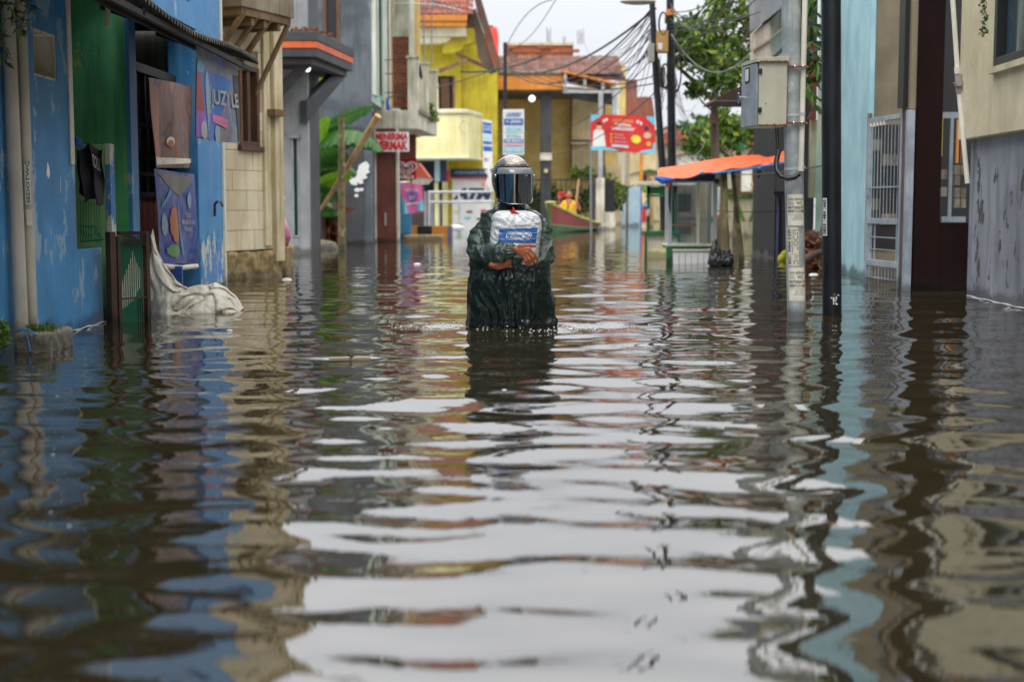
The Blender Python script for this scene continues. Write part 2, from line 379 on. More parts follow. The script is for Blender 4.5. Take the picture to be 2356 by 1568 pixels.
mat('soffit', C('#6f6253'), rough=.9, tide=False)
mat('grey_metal', C('#b9bcbd'), C('#a3a6a8'), .5, dirt=C('#6f7070'), streak=.3, bump=.1)
mat('galvanised', C('#b3b8b6'), C('#98a09f'), .42, dirt=C('#6f7674'), streak=.6, metal=.2, bump=.15, patch=C('#c5cacb'), patchamt=.16, scale=6)
mat('box_paint', C('#bdbaa6'), C('#b3b09c'), .45, dirt=C('#96917c'), streak=.25, bump=.06, tide=False)
mat('rust_edge', C('#8a4a1e'), C('#6a3414'), .8, dirt=C('#b5a98c'), streak=.6, scale=18, bump=.6, tide=False)
mat('black_wall', C('#26272c'), C('#1c1d21'), .7, dirt=C('#3a3a3c'), streak=.5); mat('dark_moss', C('#3f4226'), C('#2b2d1e'), .95, bump=.8, tide=False); mat('black_paint', C('#1d2026'), C('#16181d'), .4, dirt=C('#33363a'), streak=.35, patch=C('#4a3a30'), patchamt=.04, bump=.2, scale=4)
mat('turquoise', C('#a2cbd6'), C('#92bfca'), .65, dirt=C('#6f9c98'), streak=.5, patch=C('#a9c9c4'), patchamt=.08)
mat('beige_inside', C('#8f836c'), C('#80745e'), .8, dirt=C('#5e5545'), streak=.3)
mat('maroon_dark', C('#1e0d0a'), C('#180a08'), .75, dirt=C('#1a0d0c'), streak=.4, spec=.12)
mat('maroon_edge', C('#57403e'), C('#4a3533'), .5)
mat('right_cream', C('#cfc4a4'), C('#c3b896'), .7, dirt=C('#8f8262'), streak=.45, stretch=(1.6, 1.6, .5), patch=C('#9b9078'), patchamt=.06)
mat('right_grey', C('#8f939c'), C('#7b7e87'), .7, dirt=C('#3f4147'), streak=.85, stretch=(3, 3, .6), patch=C('#34342f'), patchamt=.36, scale=1.4)
mat('silver_paint', C('#9aa4ad'), C('#87919a'), .4, dirt=C('#5f5a52'), streak=.35, patch=C('#6b4a38'), patchamt=.08, bump=.1, scale=5)
mat('pvc', C('#e8e3d4'), C('#ddd7c5'), .4, dirt=C('#a39a80'), streak=.35, bump=.05, tide=False)
mat('mossy_wall', C('#b0a88c'), C('#9a9478'), .9, dirt=C('#4d4c34'), streak=.8, bump=.6)
mat('mottled', C('#8f8258'), C('#6f6242'), .8, dirt=C('#3f3a28'), streak=.7, bump=.5, patch=C('#a9a070'), patchamt=.3, scale=5)
mat('bamboo', C('#c9a67a'), C('#b58a58'), .6, dirt=C('#5c4326'), streak=.5)
mat('bark', C('#6b5b4a'), C('#544636'), .9, dirt=C('#3a3026'), streak=.6, bump=.9)
mat('hull_red', C('#93332c'), C('#7c2a26'), .5, tide=False); mat('hull_green', C('#3f7a2c'), C('#2f5c24'), .5)
mat('hull_rim', C('#b9bf5a'), C('#9c9a58'), .6, tide=False)
mat('cart_green', C('#1f6b3c'), C('#1a5a33'), .45, dirt=C('#173a26'), streak=.4)
mat('cart_white', C('#d8d4c2'), C('#c9c4af'), .5, dirt=C('#94886a'), streak=.4)
mat('aluminium', C('#c3c7c9'), C('#b2b6b8'), .35, metal=.1, tide=False, bump=.05)
mat('far_wall', C('#b7ab94'), C('#a0937b'), .85, dirt=C('#6b6252'), streak=.5, scale=.8)
mat('brown_shop', C('#6f5f58'), C('#5b4d47'), .8)
mat('skyblue_wall', C('#b9d8ea'), C('#a8cbe0'), .6, dirt=C('#7d9aa8'), streak=.4)
flat('glass_dark', (.02, .025, .03), .06, var=.2); flat('glass_teal', (.05, .09, .10), .05, var=.3)
flat('black', (.012, .012, .013), .5); flat('rubber', (.014, .014, .016), .42, bump=.1)
flat('shade_white', (.34, .34, .36), .5); flat('shade_blue', (.22, .30, .38), .5); flat('shade_cyan', (.08, .28, .42), .5); flat('shade_green', (.12, .26, .10), .5); flat('shade_red', (.30, .05, .05), .5); flat('white_print', (.74, .74, .72), .6, var=.06); flat('black_print', (.03, .03, .03), .6, var=.05)  # leading five: banner prints darkened in colour for hanging in shade
flat('red_print', C('#cf2b26'), .5); flat('deep_red', C('#b01218'), .45); flat('blue_print', C('#2a63b0'), .5); flat('navy_print', C('#2a3358'), .5)
flat('cyan_print', C('#6cc3dd'), .5); flat('yellow_print', C('#e9d63c'), .5); flat('orange_print', C('#f0a040'), .5); flat('pink_print', C('#d9679f'), .5)
flat('purple_print', C('#8a5aa8'), .5); flat('green_print', C('#5fae4a'), .5); flat('pale_blue_print', C('#b7d3de'), .5); flat('grey_print', C('#6a6663'), .5)
flat('skin_print', C('#e0ad90'), .5); flat('brown_print', C('#a8603a'), .5); flat('banner_grey', C('#6b6663'), .5, bump=.2); flat('banner_navy', C('#2f3f86'), .45, bump=.3)
flat('banner_rust', C('#6b4236'), .5, bump=.2); flat('old_paper', C('#dcd5c4'), .8, var=.25)
flat('tank_red', C('#ee4a3c'), .45); flat('tarp_orange', C('#ef6b3a'), .55, bump=.5, var=.16); flat('tarp_blue', C('#1f5fb8'), .45, bump=.4)
flat('rope_blue', C('#2a7fc0'), .6); flat('cable', (.02, .02, .022), .6); flat('cable_grey', C('#7c7f84'), .6); flat('chrome', (.6, .6, .6), .15, metal=1)
flat('lamp_glass', (.9, .92, 1), .3, em=(.95, .97, 1.0)); flat('plastic_black', (.012, .012, .014), .28, bump=.5)
flat('box_tan', C('#b08a50'), .7); flat('box_grey', C('#9a958c'), .6); flat('purple_slat', C('#5f6288'), .5); mat('brown_shade', C('#4a4038'), rough=.8); flat('plastic_yellow', C('#e3d61e'), .35, bump=.4)
flat('dark_cloth', C('#34323a'), .85, bump=.4); flat('mesh_green', C('#1f6a52'), .7); flat('foam', (.8, .8, .8), .6); flat('cloth_blue', C('#2a55c0'), .7)  # foam white also colours the waterline highlight tubes
flat('shirt_yellow', C('#f0b81c'), .7, bump=.3); flat('skin', C('#b06a45'), .5, var=.12); flat('skin_dark', C('#96522f'), .45, var=.15, bump=.15)
flat('hair', (.015, .013, .012), .6); flat('pink_cloth', C('#cf7d9a'), .7, bump=.2); flat('pale_pink', C('#e3c3d2'), .6); flat('terracotta', C('#d0624a'), .7); flat('glaze', (.8, .8, .78), .2)
leafmat('leaf_tree', C('#304c1b'), C('#587c29'), C('#9cae3c')); leafmat('leaf_dark', C('#223a1c'), C('#3a5c28'), C('#6a8a34')); leafmat('leaf_banana', C('#3c6c2e'), C('#467634'), C('#51823a'), rough=.4)
leafmat('leaf_lime', C('#74a322'), C('#7fac26'), C('#8ab62c'), rough=.4); leafmat('leaf_dry', C('#6f4630'), C('#8a5a3c'), C('#5a3a2a')); leafmat('moss', C('#3f5a24'), C('#587a2c'), C('#7a9434'))

# clear glass for the vendors' cases
m, t, b = newmat('glass_clear'); o_ = [n for n in t.nodes if n.type == 'OUTPUT_MATERIAL'][0]
gl = nd(t, 'ShaderNodeBsdfGlossy'); gl.inputs['Roughness'].default_value = .03; tp = nd(t, 'ShaderNodeBsdfTransparent'); tp.inputs[0].default_value = (.86, .9, .9, 1)
fr = nd(t, 'ShaderNodeFresnel'); fr.inputs[0].default_value = 1.5; ms = nd(t, 'ShaderNodeMixShader')
t.links.new(fr.outputs[0], ms.inputs[0]); t.links.new(tp.outputs[0], ms.inputs[1]); t.links.new(gl.outputs[0], ms.inputs[2]); t.links.new(ms.outputs[0], o_.inputs[0])

# ---------------------------------------------------------------- ground and flood water
g = MB(); g.add([(-1500, -1500, -.6), (1500, -1500, -.6), (1500, 1500, -.6), (-1500, 1500, -.6)], [(0, 1, 2, 3)])
mat('mud', C('#5a503c'), rough=.9, tide=False); g.build('ground', 'mud', kind='structure')
m, t, b = newmat('flood_water')
b.inputs['Base Color'].default_value = (.024, .0195, .009, 1); b.inputs['Roughness'].default_value = .015; b.inputs['IOR'].default_value = 2.7
b.inputs['Specular IOR Level'].default_value = .5
bp = nd(t, 'ShaderNodeBump'); bp.inputs['Strength'].default_value = .35; bp.inputs['Distance'].default_value = .002
t.links.new(noi(t, 14, 2, (.8, 1.6, 1)), bp.inputs['Height']); t.links.new(bp.outputs[0], b.inputs['Normal'])
def seg(*a):
    o = []
    for (x0, x1, st) in a: o += list(np.arange(x0, x1, st))
    return np.array(o)
xs = seg((-400, -60, 68), (-60, -12, 6), (-12, -4, .25), (-4, 5, .024), (5, 12, .2), (12, 60, 6), (60, 401, 68))
ys = [-400, -60, -20, -8, -3, 0, .8, 1.4, 1.8]; y = 2.0
while y < 70: ys.append(y); y += max(.010, .0052*y)
ys = np.array(ys+[75, 90, 130, 200, 400])
X, Y = np.meshgrid(xs, ys); H = np.zeros_like(X)
sx = np.gradient(xs)[None, :]; sy = np.gradient(ys)[:, None]
rg = np.random.default_rng(11)
for i in range(95):
    lam = float(np.exp(rg.normal(math.log(.34), .52))); lam = min(max(lam, .13), 1.9)
    th = rg.normal(0, .30) if i % 6 else rg.uniform(-1.5, 1.5); kx, ky = math.sin(th), math.cos(th)
    k = 2*math.pi/lam; s = .0084*(lam/.34)**.15
    f = np.clip(lam/(4*np.maximum(np.abs(kx)*sx, np.abs(ky)*sy)+1e-6)-1, 0, 1)
    H += f*(s/k)*np.sin(k*(kx*X+ky*Y)+rg.uniform(0, 6.28)+.5*np.sin(X*rg.uniform(.5, 1.6)+rg.uniform(0, 6)))
calm = np.where(X < -1.7, np.clip(1-(-1.7-X)*.55, .45, 1), 1.)
H *= calm
for (cx, cy, lam, s, dec, r0) in ((-.01, 9.15, .23, .06, .8, .3), (1.95, 9.7, .12, .025, .35, .07), (2.27, 10.1, .12, .02, .35, .07), (-1.0, 7.0, .16, .014, .5, .05)):
    r = np.hypot(X-cx, Y-cy); k = 2*math.pi/lam
    H += (s/k)*np.sin(k*(r-r0))*np.exp(-np.maximum(r-r0, 0)/dec)*(r > r0*.6)
for i in range(34):
    lam = rg.uniform(.10, .20); th = rg.normal(0, .35); k = 2*math.pi/lam; kx, ky = math.sin(th), math.cos(th)
    H += np.clip((Y-4.2)/2.5, 0, 1)*np.clip(lam/(2.6*sy)-1, 0, 1)*(.0065/k)*np.sin(k*(kx*X+ky*Y)+rg.uniform(0, 6.28)+.8*np.sin(X*rg.uniform(.8, 3)+rg.uniform(0, 6)))
# broken water pushed up round the walker
H += .016*np.exp(-((np.hypot((X+.01)/.31, (Y-9.2)/.22)-1)/.22)**2)
r = np.hypot((X+.05)/1.5, (Y-9.1)/.55); a = np.exp(-r*r)
for i in range(26):
    lam = rg.uniform(.05, .12); th = rg.uniform(-1.6, 1.6); k = 2*math.pi/lam
    H += a*.09/k*np.sin(k*(math.sin(th)*X+math.cos(th)*Y)+rg.uniform(0, 6))*(sy < lam/3)
nx, ny = len(xs), len(ys); co = np.stack([X, Y, H], -1).reshape(-1, 3).astype('f')
I = (np.arange(ny-1)[:, None]*nx+np.arange(nx-1)[None, :]).ravel(); q = np.stack([I, I+1, I+nx+1, I+nx], 1).astype('i')
me = bpy.data.meshes.new('water'); me.vertices.add(len(co)); me.vertices.foreach_set('co', co.ravel())
me.loops.add(q.size); me.loops.foreach_set('vertex_index', q.ravel()); me.polygons.add(len(q)); me.polygons.foreach_set('loop_start', np.arange(len(q), dtype='i')*4)
me.polygons.foreach_set('use_smooth', [True]*len(q)); me.update(calc_edges=True); me.materials.append(MATS['flood_water'])
place('water', me, kind='structure')

def pb(mb, x0, y0, x1, y1, Y, dep=.1):       # box whose camera-facing side spans a measured rectangle at distance Y
    a, b = P(x0, y1, Y), P(x1, y0, Y); return mb.box((a.x, Y, a.z), (b.x, Y+dep, b.z))
def PL(x0, y0, x1, y1, Y, n=(0, -1, 0)):     # frontal flat sheet as a Cloth
    a, b = P(x0, y1, Y), P(x1, y0, Y)
    return Cloth(lambda s, t_: (a.x+(b.x-a.x)*s, Y, a.z+(b.z-a.z)*t_), n)

# ================================================================= LEFT: blue house
FL = Fac((-2.80, 1.5), (-2.76, 13.65)); uY = lambda Y: (Y-1.5)/FL.d.y
bh = thing('house', 'blue painted house with corrugated awning, porch opening and banners at the left edge', 'house', (-2.8, 9, -.6))
hole = FL.uz(75, 68), FL.uz(131, 184); jamb = FL.u(177, 560); pil = FL.u(458)
ho = (hole[0][0], hole[1][0], .8+(470-178)/3272*8.35, .8+(470-70)/3272*8.35)
ops = [ho, (jamb, uY(9.63), .51, 2.32), (uY(9.63), pil, -.7, 2.32), (uY(11.55), uY(12.4), 2.52, 3.5)]
FL.wall(MB(), 0, jamb, -.6, 6.2, .14, ops).build('wall', 'blue_wall', bh)
FL.wall(MB(), jamb, uY(9.63), -.6, .51, .12).build('parapet', 'blue_wall', bh, bev=.006, label='low blue porch wall')
FL.wall(MB(), jamb, FL.L, 2.32, 6.2, .14, ops).build('wall', 'blue_paint', bh, label='blue upper wall above the awning')
FL.wall(MB(), pil, FL.L, -.6, 2.32, .25).build('pilaster', 'blue_paint', bh, bev=.006, label='blue pilaster with peeling paint')
pe = MB()                                    # peeled paint: lower part of the pilaster, ragged upper edge
u0, u1 = pil+.02, FL.L-.02
top = [(u0+(u1-u0)*i/14, .8-(470-470)-.33+.10*math.sin(i*1.9)+.05*math.sin(i*4.1)) for i in range(15)]
pts = [FL.pt(u1, .06, .003), FL.pt(u0, .06, .003)]+[FL.pt(a, z, .003) for a, z in top]
pe.prism(pts, FL.n*.002).build('peeled_patch', 'blue_peeled', bh)
MB().add([FL.pt(FL.L, -.6, 0), FL.pt(FL.L, -.6, -4), FL.pt(FL.L, 6.2, -4), FL.pt(FL.L, 6.2, 0)], [(0, 1, 2, 3)]).build('gable_wall', 'light_concrete', bh)
FL.box(MB(), FL.L-.03, FL.L+.03, -.6, 6.2, .001, .02).build('corner_trim', 'white_paint', bh)
# niche window
n_ = MB(); FL.box(n_, ho[0]-.03, ho[1]+.03, ho[2]-.03, ho[3]+.03, -.17, -.145); n_.build('niche', 'light_concrete', bh)
n_ = MB(); FL.box(n_, ho[0]+.001, ho[0]+.015, ho[2]+.016, ho[3]-.016, -.143, -.004); FL.box(n_, ho[1]-.015, ho[1]-.001, ho[2]+.016, ho[3]-.016, -.143, -.004); FL.box(n_, ho[0]+.001, ho[1]-.001, ho[2]+.001, ho[2]+.015, -.143, -.004); FL.box(n_, ho[0]+.001, ho[1]-.001, ho[3]-.015, ho[3]-.001, -.143, -.004)
n_.build('niche_lining', 'light_concrete', bh)
# porch interior
MB().box((-5.2, 10.42, -.6), (-2.795, 10.60, 2.6)).build('green_wall', 'green_wall', bh)
MB().box((-2.794, 10.415, -.6), (-2.765, 10.605, 2.32)).build('door_jamb', 'blue_paint', bh, label='narrow blue edge of the green wall')
MB().box((-4.0, 9.86, -.6), (-2.80, 9.96, 1.21)).build('partition', 'lime_wall', bh, bev=.006)
MB().box((-2.799, 9.855, -.6), (-2.765, 9.965, 1.215)).build('partition_edge', 'blue_peeled', bh)
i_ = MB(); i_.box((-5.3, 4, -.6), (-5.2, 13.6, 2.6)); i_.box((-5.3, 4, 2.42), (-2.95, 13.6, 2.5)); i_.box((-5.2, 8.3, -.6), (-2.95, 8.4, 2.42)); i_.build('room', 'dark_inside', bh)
# recess with plank shutter
FR = Fac((-3.02, 10.62), (-2.98, 12.75))
r_ = MB(); FR.box(r_, -.0, FR.L, .86, .90, -.03, .03); FR.box(r_, 0, FR.L, .96+.2, 1.19, -.03, .03)
for k in range(9): FR.box(r_, .05+k*.255, .075+k*.255, .90, 1.85, -.02, .02)
FR.box(r_, 0, FR.L, 1.85, 1.92, -.04, .04); FR.box(r_, 0, FR.L, 1.42, 1.45, -.02, .02); FR.box(r_, 0, FR.L, 1.03, 1.06, -.02, .02)
r_.build('window_grille', 'dark_wood', bh)
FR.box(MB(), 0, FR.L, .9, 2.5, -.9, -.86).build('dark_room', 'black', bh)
npl = 13
for k in range(npl):
    a = FR.L*k/npl; FR.box(MB(), a+.012, a+FR.L/npl-.012, -.6, .86, -.03, .0).build('plank', 'salmon_plank', bh)
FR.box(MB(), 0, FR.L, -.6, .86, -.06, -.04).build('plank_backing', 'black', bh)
# awning
aw = lambda s, t_: (-2.755+(.70)*t_, 6.6+5.1*s, 2.20-.27*t_+.03*math.sin(s*9)+.016*math.sin(s*2*math.pi*66)-.02*math.sin(t_*3))
MB().slab(aw, 600, 4, (0, 0, .006)).build('awning', 'corrugated', bh, smooth=True)
a_ = MB(); a_.box((-2.12, 6.6, 1.86), (-2.09, 11.6, 1.895)); a_.box((-2.45, 6.6, 1.98), (-2.42, 11.6, 2.02))
for yy in (8.2, 9.7, 11.2): a_.ob((-2.76, yy, 2.10), (.67, 0, -.23), (0, .04, 0), (0, 0, .04))
a_.build('awning_frame', 'dark_wood', bh)
MB().box((-2.6, 6.6, 2.11), (-2.05, 9.1, 2.135)).build('awning_board', 'weathered_board', bh)
a = P(246, 62, 9.0); MB().tube([a, P(252, -40, 9.0)], .017, 10).build('hanging_pipe_stub', 'cream_plaster', bh)
a0, a1 = FL.u(163), FL.u(172)
FL.box(MB(), a0, a1-.005, 1.05, 4.0, .002, .012).build('door_edge_strip', 'white_paint', bh)
w = MB(); FL.frame(w, uY(11.6), uY(12.35), 2.56, 3.45, .05, -.06, .01)
for k in range(1, 7): FL.box(w, uY(11.6)+k*.105, uY(11.6)+k*.105+.012, 2.6, 3.4, -.03, -.01); 
wf = w.build('window', 'blue_paint', bh); FL.box(MB(), uY(11.6), uY(12.35), 2.56, 3.45, -.1, -.09).build('pane', 'glass_dark', wf)
for i, (x, y0, y1, w_) in enumerate(((76, 272, 332, 7), (104, 372, 408, 12), (137, 405, 445, 3))):   # torn paper
    u, z1 = FL.uz(x, y0); _, z0 = FL.uz(x, y1); uw = FL.u(x+w_)-u
    rr = [(u, z0), (u+uw*.3, z0+.02), (u+uw*.5, z0-.01), (u+uw, z0+.015), (u+uw*.95, (z0+z1)/2), (u+uw*.8, z1-.02), (u+uw*.4, z1)]
    MB().prism([FL.pt(p, q, .002) for p, q in rr], FL.n*.001).build('paper_scrap', 'white_print', bh)
u, z1 = FL.uz(113, 778)                      # white tube as the water-edge highlight where the flood meets the wall
MB().tube([FL.pt(FL.u(112+i*9.5), .006+.004*math.sin(i*1.7), .004) for i in range(14)], [.0035+.002*math.sin(i*2.3) for i in range(14)], 6).build('waterline_highlight', 'foam', kind='stuff', label='thin white highlight line modelled along the foot of the blue wall', cat='highlight line')
# conduits and plinth
cd = thing('pipe_bundle', 'pair of fat grey conduits rising from the mossy concrete stub at the left edge', 'pipes', (-2.65, 8, 0))
for (xb, xt, YY, rr) in ((50, 17, 7.86, .037), (73, 45, 7.98, .034)):
    b0, t0 = P(xb, 756, YY), P(xt, 0, YY); MB().tube([b0-(t0-b0)*.05, b0, t0, b0+(t0-b0)*2.2], rr, 18).build('conduit', 'grey_conduit', cd, smooth=True)
pl = thing('concrete_stub', 'mossy broken concrete stub with blue twine holding the two conduits', 'concrete block', (-2.65, 7.9, 0))
mb = MB(); a = W(29, 812); c_ = .8-(762-470)/3272*7.75
mb.box((a.x, 7.66, -.6), (a.x+.195, 8.1, c_)); me = remesh(mb, .014, 2)
c0, n0 = co_no(me); 
for i, v in enumerate(me.vertices): v.co += Vector(n0[i])*(noise.noise(v.co*14)*.012+noise.noise(v.co*45)*.004)
me.materials.append(MATS['old_concrete']); place('stub', me, pl)
leaves(MB(), (a.x+.12, 7.78, c_+.012), (.09, .1, .018), 260, .022, droop=-.6).build('moss', 'moss', pl)
MB().tube([P(40, 762, 7.75), P(52, 757, 7.64), P(60, 765, 7.62), P(66, 785, 7.63), P(70, 808, 7.63)], .004, 6).build('twine', 'rope_blue', pl)
MB().tube([P(52, 757, 7.64), P(68, 760, 7.62), P(80, 768, 7.64), P(90, 770, 7.7)], .005, 6).build('twine', 'rope_blue', pl)
FL.box(MB(), uY(6.9), uY(7.45), -.6, 6, .01, .03).build('brown_batten', 'rust_dark', bh)
# sticker on conduit
st = thing('sticker', 'white vertical strip sticker reading SEDOT stuck on the right grey conduit', 'sticker', tuple(P(62, 440, 7.9)))
a, b = P(59, 470, 7.93), P(72, 470, 7.93); a1, b1 = P(56, 378, 7.93), P(69, 378, 7.93)
MB().prism([a, b, b1, a1], (0, -.002, 0)).build('paper', 'white_print', st)
put_text('SEDOTWC', a+(b-a)*.85+Vector((0, -.004, .005)), (a1-a)*1.05, (a-b)*.62, 'black_print', st, bold=.02)
a, b = P(62, 518, 7.93), P(74, 518, 7.93); a1, b1 = P(60, 482, 7.93), P(72, 482, 7.93)
o = MB().prism([a, b, b1, a1], (0, -.002, 0)).build('sticker', 'old_paper', None, label='worn brown paper sticker low on the right grey conduit', cat='sticker')

# hanging T-shirt, rack, rolled cloth
sh = Cloth(lambda s, t_: tuple(P(172+66*s-10*(1-t_)*(s-.5)*(1.8) + (8 if s > .5 else 0)*(1-t_), 338+128*(1-t_)-(22*(1-t_) if s < .3 else 0)+8*math.sin(s*9), 9.62)+Vector((0, .03*math.sin(s*14+t_*3)+.02*math.sin(t_*9+s*4), 0))), (0, -1, 0))
tt = sh.sheet('t_shirt', 'dark_cloth', nu=26, nv=26, label='dark grey T-shirt hung in the porch opening of the blue house', cat='shirt')
sh.text('SOUL', 'white_print', tt, .62, .85, .62, .86, bold=.02, slant=.2)
rk = MB(); 
for k in range(8): 
    x = 186+k*6; rk.tube([P(x, 462, 9.66), P(x+(4 if k > 4 else 0), 556, 9.6)], .003, 5); rk.tube([P(186+k*5, 520, 9.62), P(192+k*6, 556, 9.58)], .003, 5)
rk.tube([P(184, 520, 9.6), P(222, 520, 9.6)], .004, 5); rk.tube([P(184, 556, 9.57), P(238, 550, 9.57)], .005, 5); rk.tube([P(214, 518, 9.6), P(240, 552, 9.57)], .004, 5)
rk.build('wire_rack', 'mesh_green', label='dark wire rack standing behind the low blue porch wall', cat='rack')
rc = MB(); [rc.tube([P(166, 320+k*6, 9.55), P(176, 318+k*6, 9.5), P(185, 324+k*5, 9.55)], .012, 8, sph=True) for k in range(3)]
rc.build('rolled_cloth', 'cloth_blue', smooth=True, label='small blue rolled cloth above the hanging T-shirt', cat='cloth')

# rusty lattice gate leaf
gt = thing('gate', 'rusty lattice gate leaf lined with torn green and white sheet, standing in the flood', 'gate', tuple(W(300, 742)))
GA, GB = W(254, 746), W(344, 738); G = Fac(GA[:2], GB[:2]); gz = .8-62/3272*9.6
G.box(MB(), .0, .05, -.6, gz, -.03, .02).build('post', 'rust_dark', gt, bev=.003); G.box(MB(), .05+.012, .085, -.6, gz-.03, -.02, .02).build('post', 'rust_dark', gt)
G.box(MB(), G.L-.03, G.L, -.6, gz, -.02, .02).build('post', 'rust_dark', gt, bev=.003); G.box(MB(), .085, G.L-.03, gz-.02, gz, -.015, .015).build('rail', 'rust_dark', gt)
G.box(MB(), .085, G.L-.03, .16, .172, .0, .012).build('rail', 'rust_dark', gt)
for k in range(11):
    u = .098+k*(G.L-.14)/11; MB().tube([G.pt(u, -.3, .006), G.pt(u+.003, gz-.02, .006)], .0032, 6).build('bar', 'mesh_green', gt)
lt = MB()
for k in range(16):
    u = .09+k*.0125*1.3; lt.tube([G.pt(min(u, G.L), gz-.10, .014), G.pt(min(u+.05, G.L+.03), gz, .014)], .0025, 5); lt.tube([G.pt(min(u+.05, G.L), gz-.10, .018), G.pt(u, gz, .018)], .0025, 5)
lt.build('lattice', 'rust_dark', gt)
cl = Cloth(lambda s, t_: tuple(G.pt(.07+(G.L-.09)*s, -.25+(gz+.19)*t_, -.035+.012*math.sin(s*11+t_*2)+.01*math.sin(t_*7))), G.n)
sg = cl.sheet('lining', 'mesh_green', gt, 18, 20, label='torn green plastic lining')
cl.poly('white_patch', 'tarp_white', sg, [(.06, .40), (.42, .44), (.98, .60), (.98, .74)], k=1); cl.poly('white_patch', 'tarp_white', sg, [(.10, .42), (.80, .58), (.98, .74), (.62, .92)], k=1.5)
cl.poly('black_patch', 'black', sg, [(.75, .30), (1, .32), (1, .5), (.8, .52)], k=2)

# white tarpaulin heap
prof = [(345, 522), (352, 560), (362, 585), (378, 618), (395, 645), (420, 658), (450, 655), (480, 650), (505, 662), (522, 685), (537, 712)]
def ptop(x):
    for (a, b), (c, d) in zip(prof, prof[1:]):
        if x <= c: k = (x-a)/(c-a); return b+(d-b)*k
    return prof[-1][1]
def heap(s, t_):
    x = 345+192*s; yt = ptop(x); YY = 10.55
    f = math.sin(min(t_*1.25, 1)*math.pi/2)
    z = (717-yt)/3272*YY*f if t_ < .8 else (717-yt)/3272*YY*(1-((t_-.8)/.2)**2*.95)
    X = (x-1178)/3272*YY
    fold = .035*noise.noise(Vector((s*5+t_*2.5, t_*2.5-s*2, 3)))+.055*(1-2*abs(noise.noise(Vector((s*5-t_*3.5, t_*2.6+s*2, 8)))))**3+.015*abs(noise.noise(Vector((s*16+t_*7, t_*8-s*6, 2))))
    return (X+.05*(1-t_)*(s-.5), YY-.12*math.sin(math.pi*min(1, s*1.1))*(1-t_)+.5*t_*(.25+s*.5)+fold, z*(1+.12*noise.noise(Vector((s*7, t_*5, 1))))-.01)
MB().grid(heap, 70, 34).build('tarpaulin', 'tarp_white', smooth=True, label='dirty white tarpaulin heaped in the water beside the rusty gate', cat='tarpaulin')

def printmat(name, cols, scale=3.2, st=(1, 1, 1), rough=.45):
    m, t, b = newmat(name); r = t.nodes.new('ShaderNodeValToRGB'); E = r.color_ramp.elements; E[0].position = .30; E[0].color = rgba(C(cols[0])); E[1].position = .70; E[1].color = rgba(C(cols[-1]))
    for i, c in enumerate(cols[1:-1]): E.new(.30+.40*(i+1)/(len(cols)-1)).color = rgba(C(c))
    t.links.new(noi(t, scale, 2, st, rough=.4), r.inputs[0]); t.links.new(mixc(t, ramp(t, noi(t, 9, 5), .4, .7, 0, .25), r.outputs[0], (.12, .12, .12)), b.inputs['Base Color']); b.inputs['Roughness'].default_value = rough
    bp = nd(t, 'ShaderNodeBump'); bp.inputs['Strength'].default_value = .35; bp.inputs['Distance'].default_value = .02; t.links.new(noi(t, 5, 3, (1, 1, .4)), bp.inputs['Height']); t.links.new(bp.outputs[0], b.inputs['Normal'])
printmat('print_shop', ['#7d7974', '#77736f', '#5f6a96', '#8a8682', '#4a76b8', '#6c6864'], 3.0); printmat('print_rust', ['#8a4a34', '#5f3c34', '#7a5648', '#4b3430', '#93603f'], 3.5); printmat('print_navy', ['#2b3f92', '#35509f', '#24306f', '#5261a8', '#2a3a84'], 5)
# banners on the blue house
def banner(pts, amp, n, ph=0):
    a, b, c, d = [Vector(p) for p in pts]; n = Vector(n)
    def f(s, t_):
        p = (d*(1-s)+c*s)*(1-t_)+(a*(1-s)+b*s)*t_
        return tuple(p+n*(amp*(math.sin(s*9+t_*2+ph)+.6*math.sin(s*17-t_*4+ph))*(.4+.6*(1-t_))))
    return Cloth(f, n)
nb = Vector((1, -.35, 0)).normalized()
b1 = banner([P(448, 104, 9.95), P(548, 137, 11.45), P(553, 331, 11.5), P(450, 319, 9.95)], .018, nb)
o = b1.sheet('banner', 'print_shop', nu=30, nv=36, label='grey and blue drinks banner hanging from the outer edge of the awning', cat='banner')
b1.rect('print', 'black_print', o, .86, .99, .02, .8); b1.poly('print', 'blue_print', o, [(0, .05), (.34, .0), (.8, .72), (.0, .80)], k=1.2)
b1.poly('print', 'purple_print', o, [(.0, .02), (.2, .02), (.12, .3), (0, .32)], k=1.6); b1.poly('print', 'shade_red', o, [(.0, .30), (.13, .24), (.1, .72), (0, .72)], k=1.6)
b1.poly('print', 'shade_cyan', o, [(0, .74), (.16, .72), (.2, .86), (.02, .86)], k=1.6); b1.poly('print', 'shade_cyan', o, [(.28, .3), (.36, .3), (.36, .62), (.26, .6)], k=1.8)
b1.ell('print', 'shade_blue', o, .22, .42, .06, .34, k=2); b1.ell('print', 'shade_white', o, .10, .10, .05, .1, k=2.3); b1.ell('print', 'shade_blue', o, .46, .06, .06, .12, k=2.3)
b1.text('JUZY LE', 'shade_white', o, .36, .92, .36, .58, k=3, bold=.03, slant=-.03); b1.poly('print', 'pink_print', o, [(.38, .21), (.68, .16), (.68, .26), (.38, .30)], k=2.2); b1.text('FRESH', 'shade_white', o, .42, .64, .21, .25, k=3)
b2 = banner([P(345, 178, 11.25), P(446, 200, 12.7), P(452, 386, 12.75), P(352, 386, 11.3)], .02, nb, 2)
o = b2.sheet('banner', 'print_rust', nu=24, nv=30, label='brown and rust red banner hanging in the dark recess under the awning', cat='banner')
b2.poly('print', 'brown_print', o, [(0, .12), (.18, .12), (.16, .9), (0, .98)], k=1.2); b2.poly('print', 'old_paper', o, [(0, .03), (.98, .06), (.98, .11), (0, .12)], k=1.4)
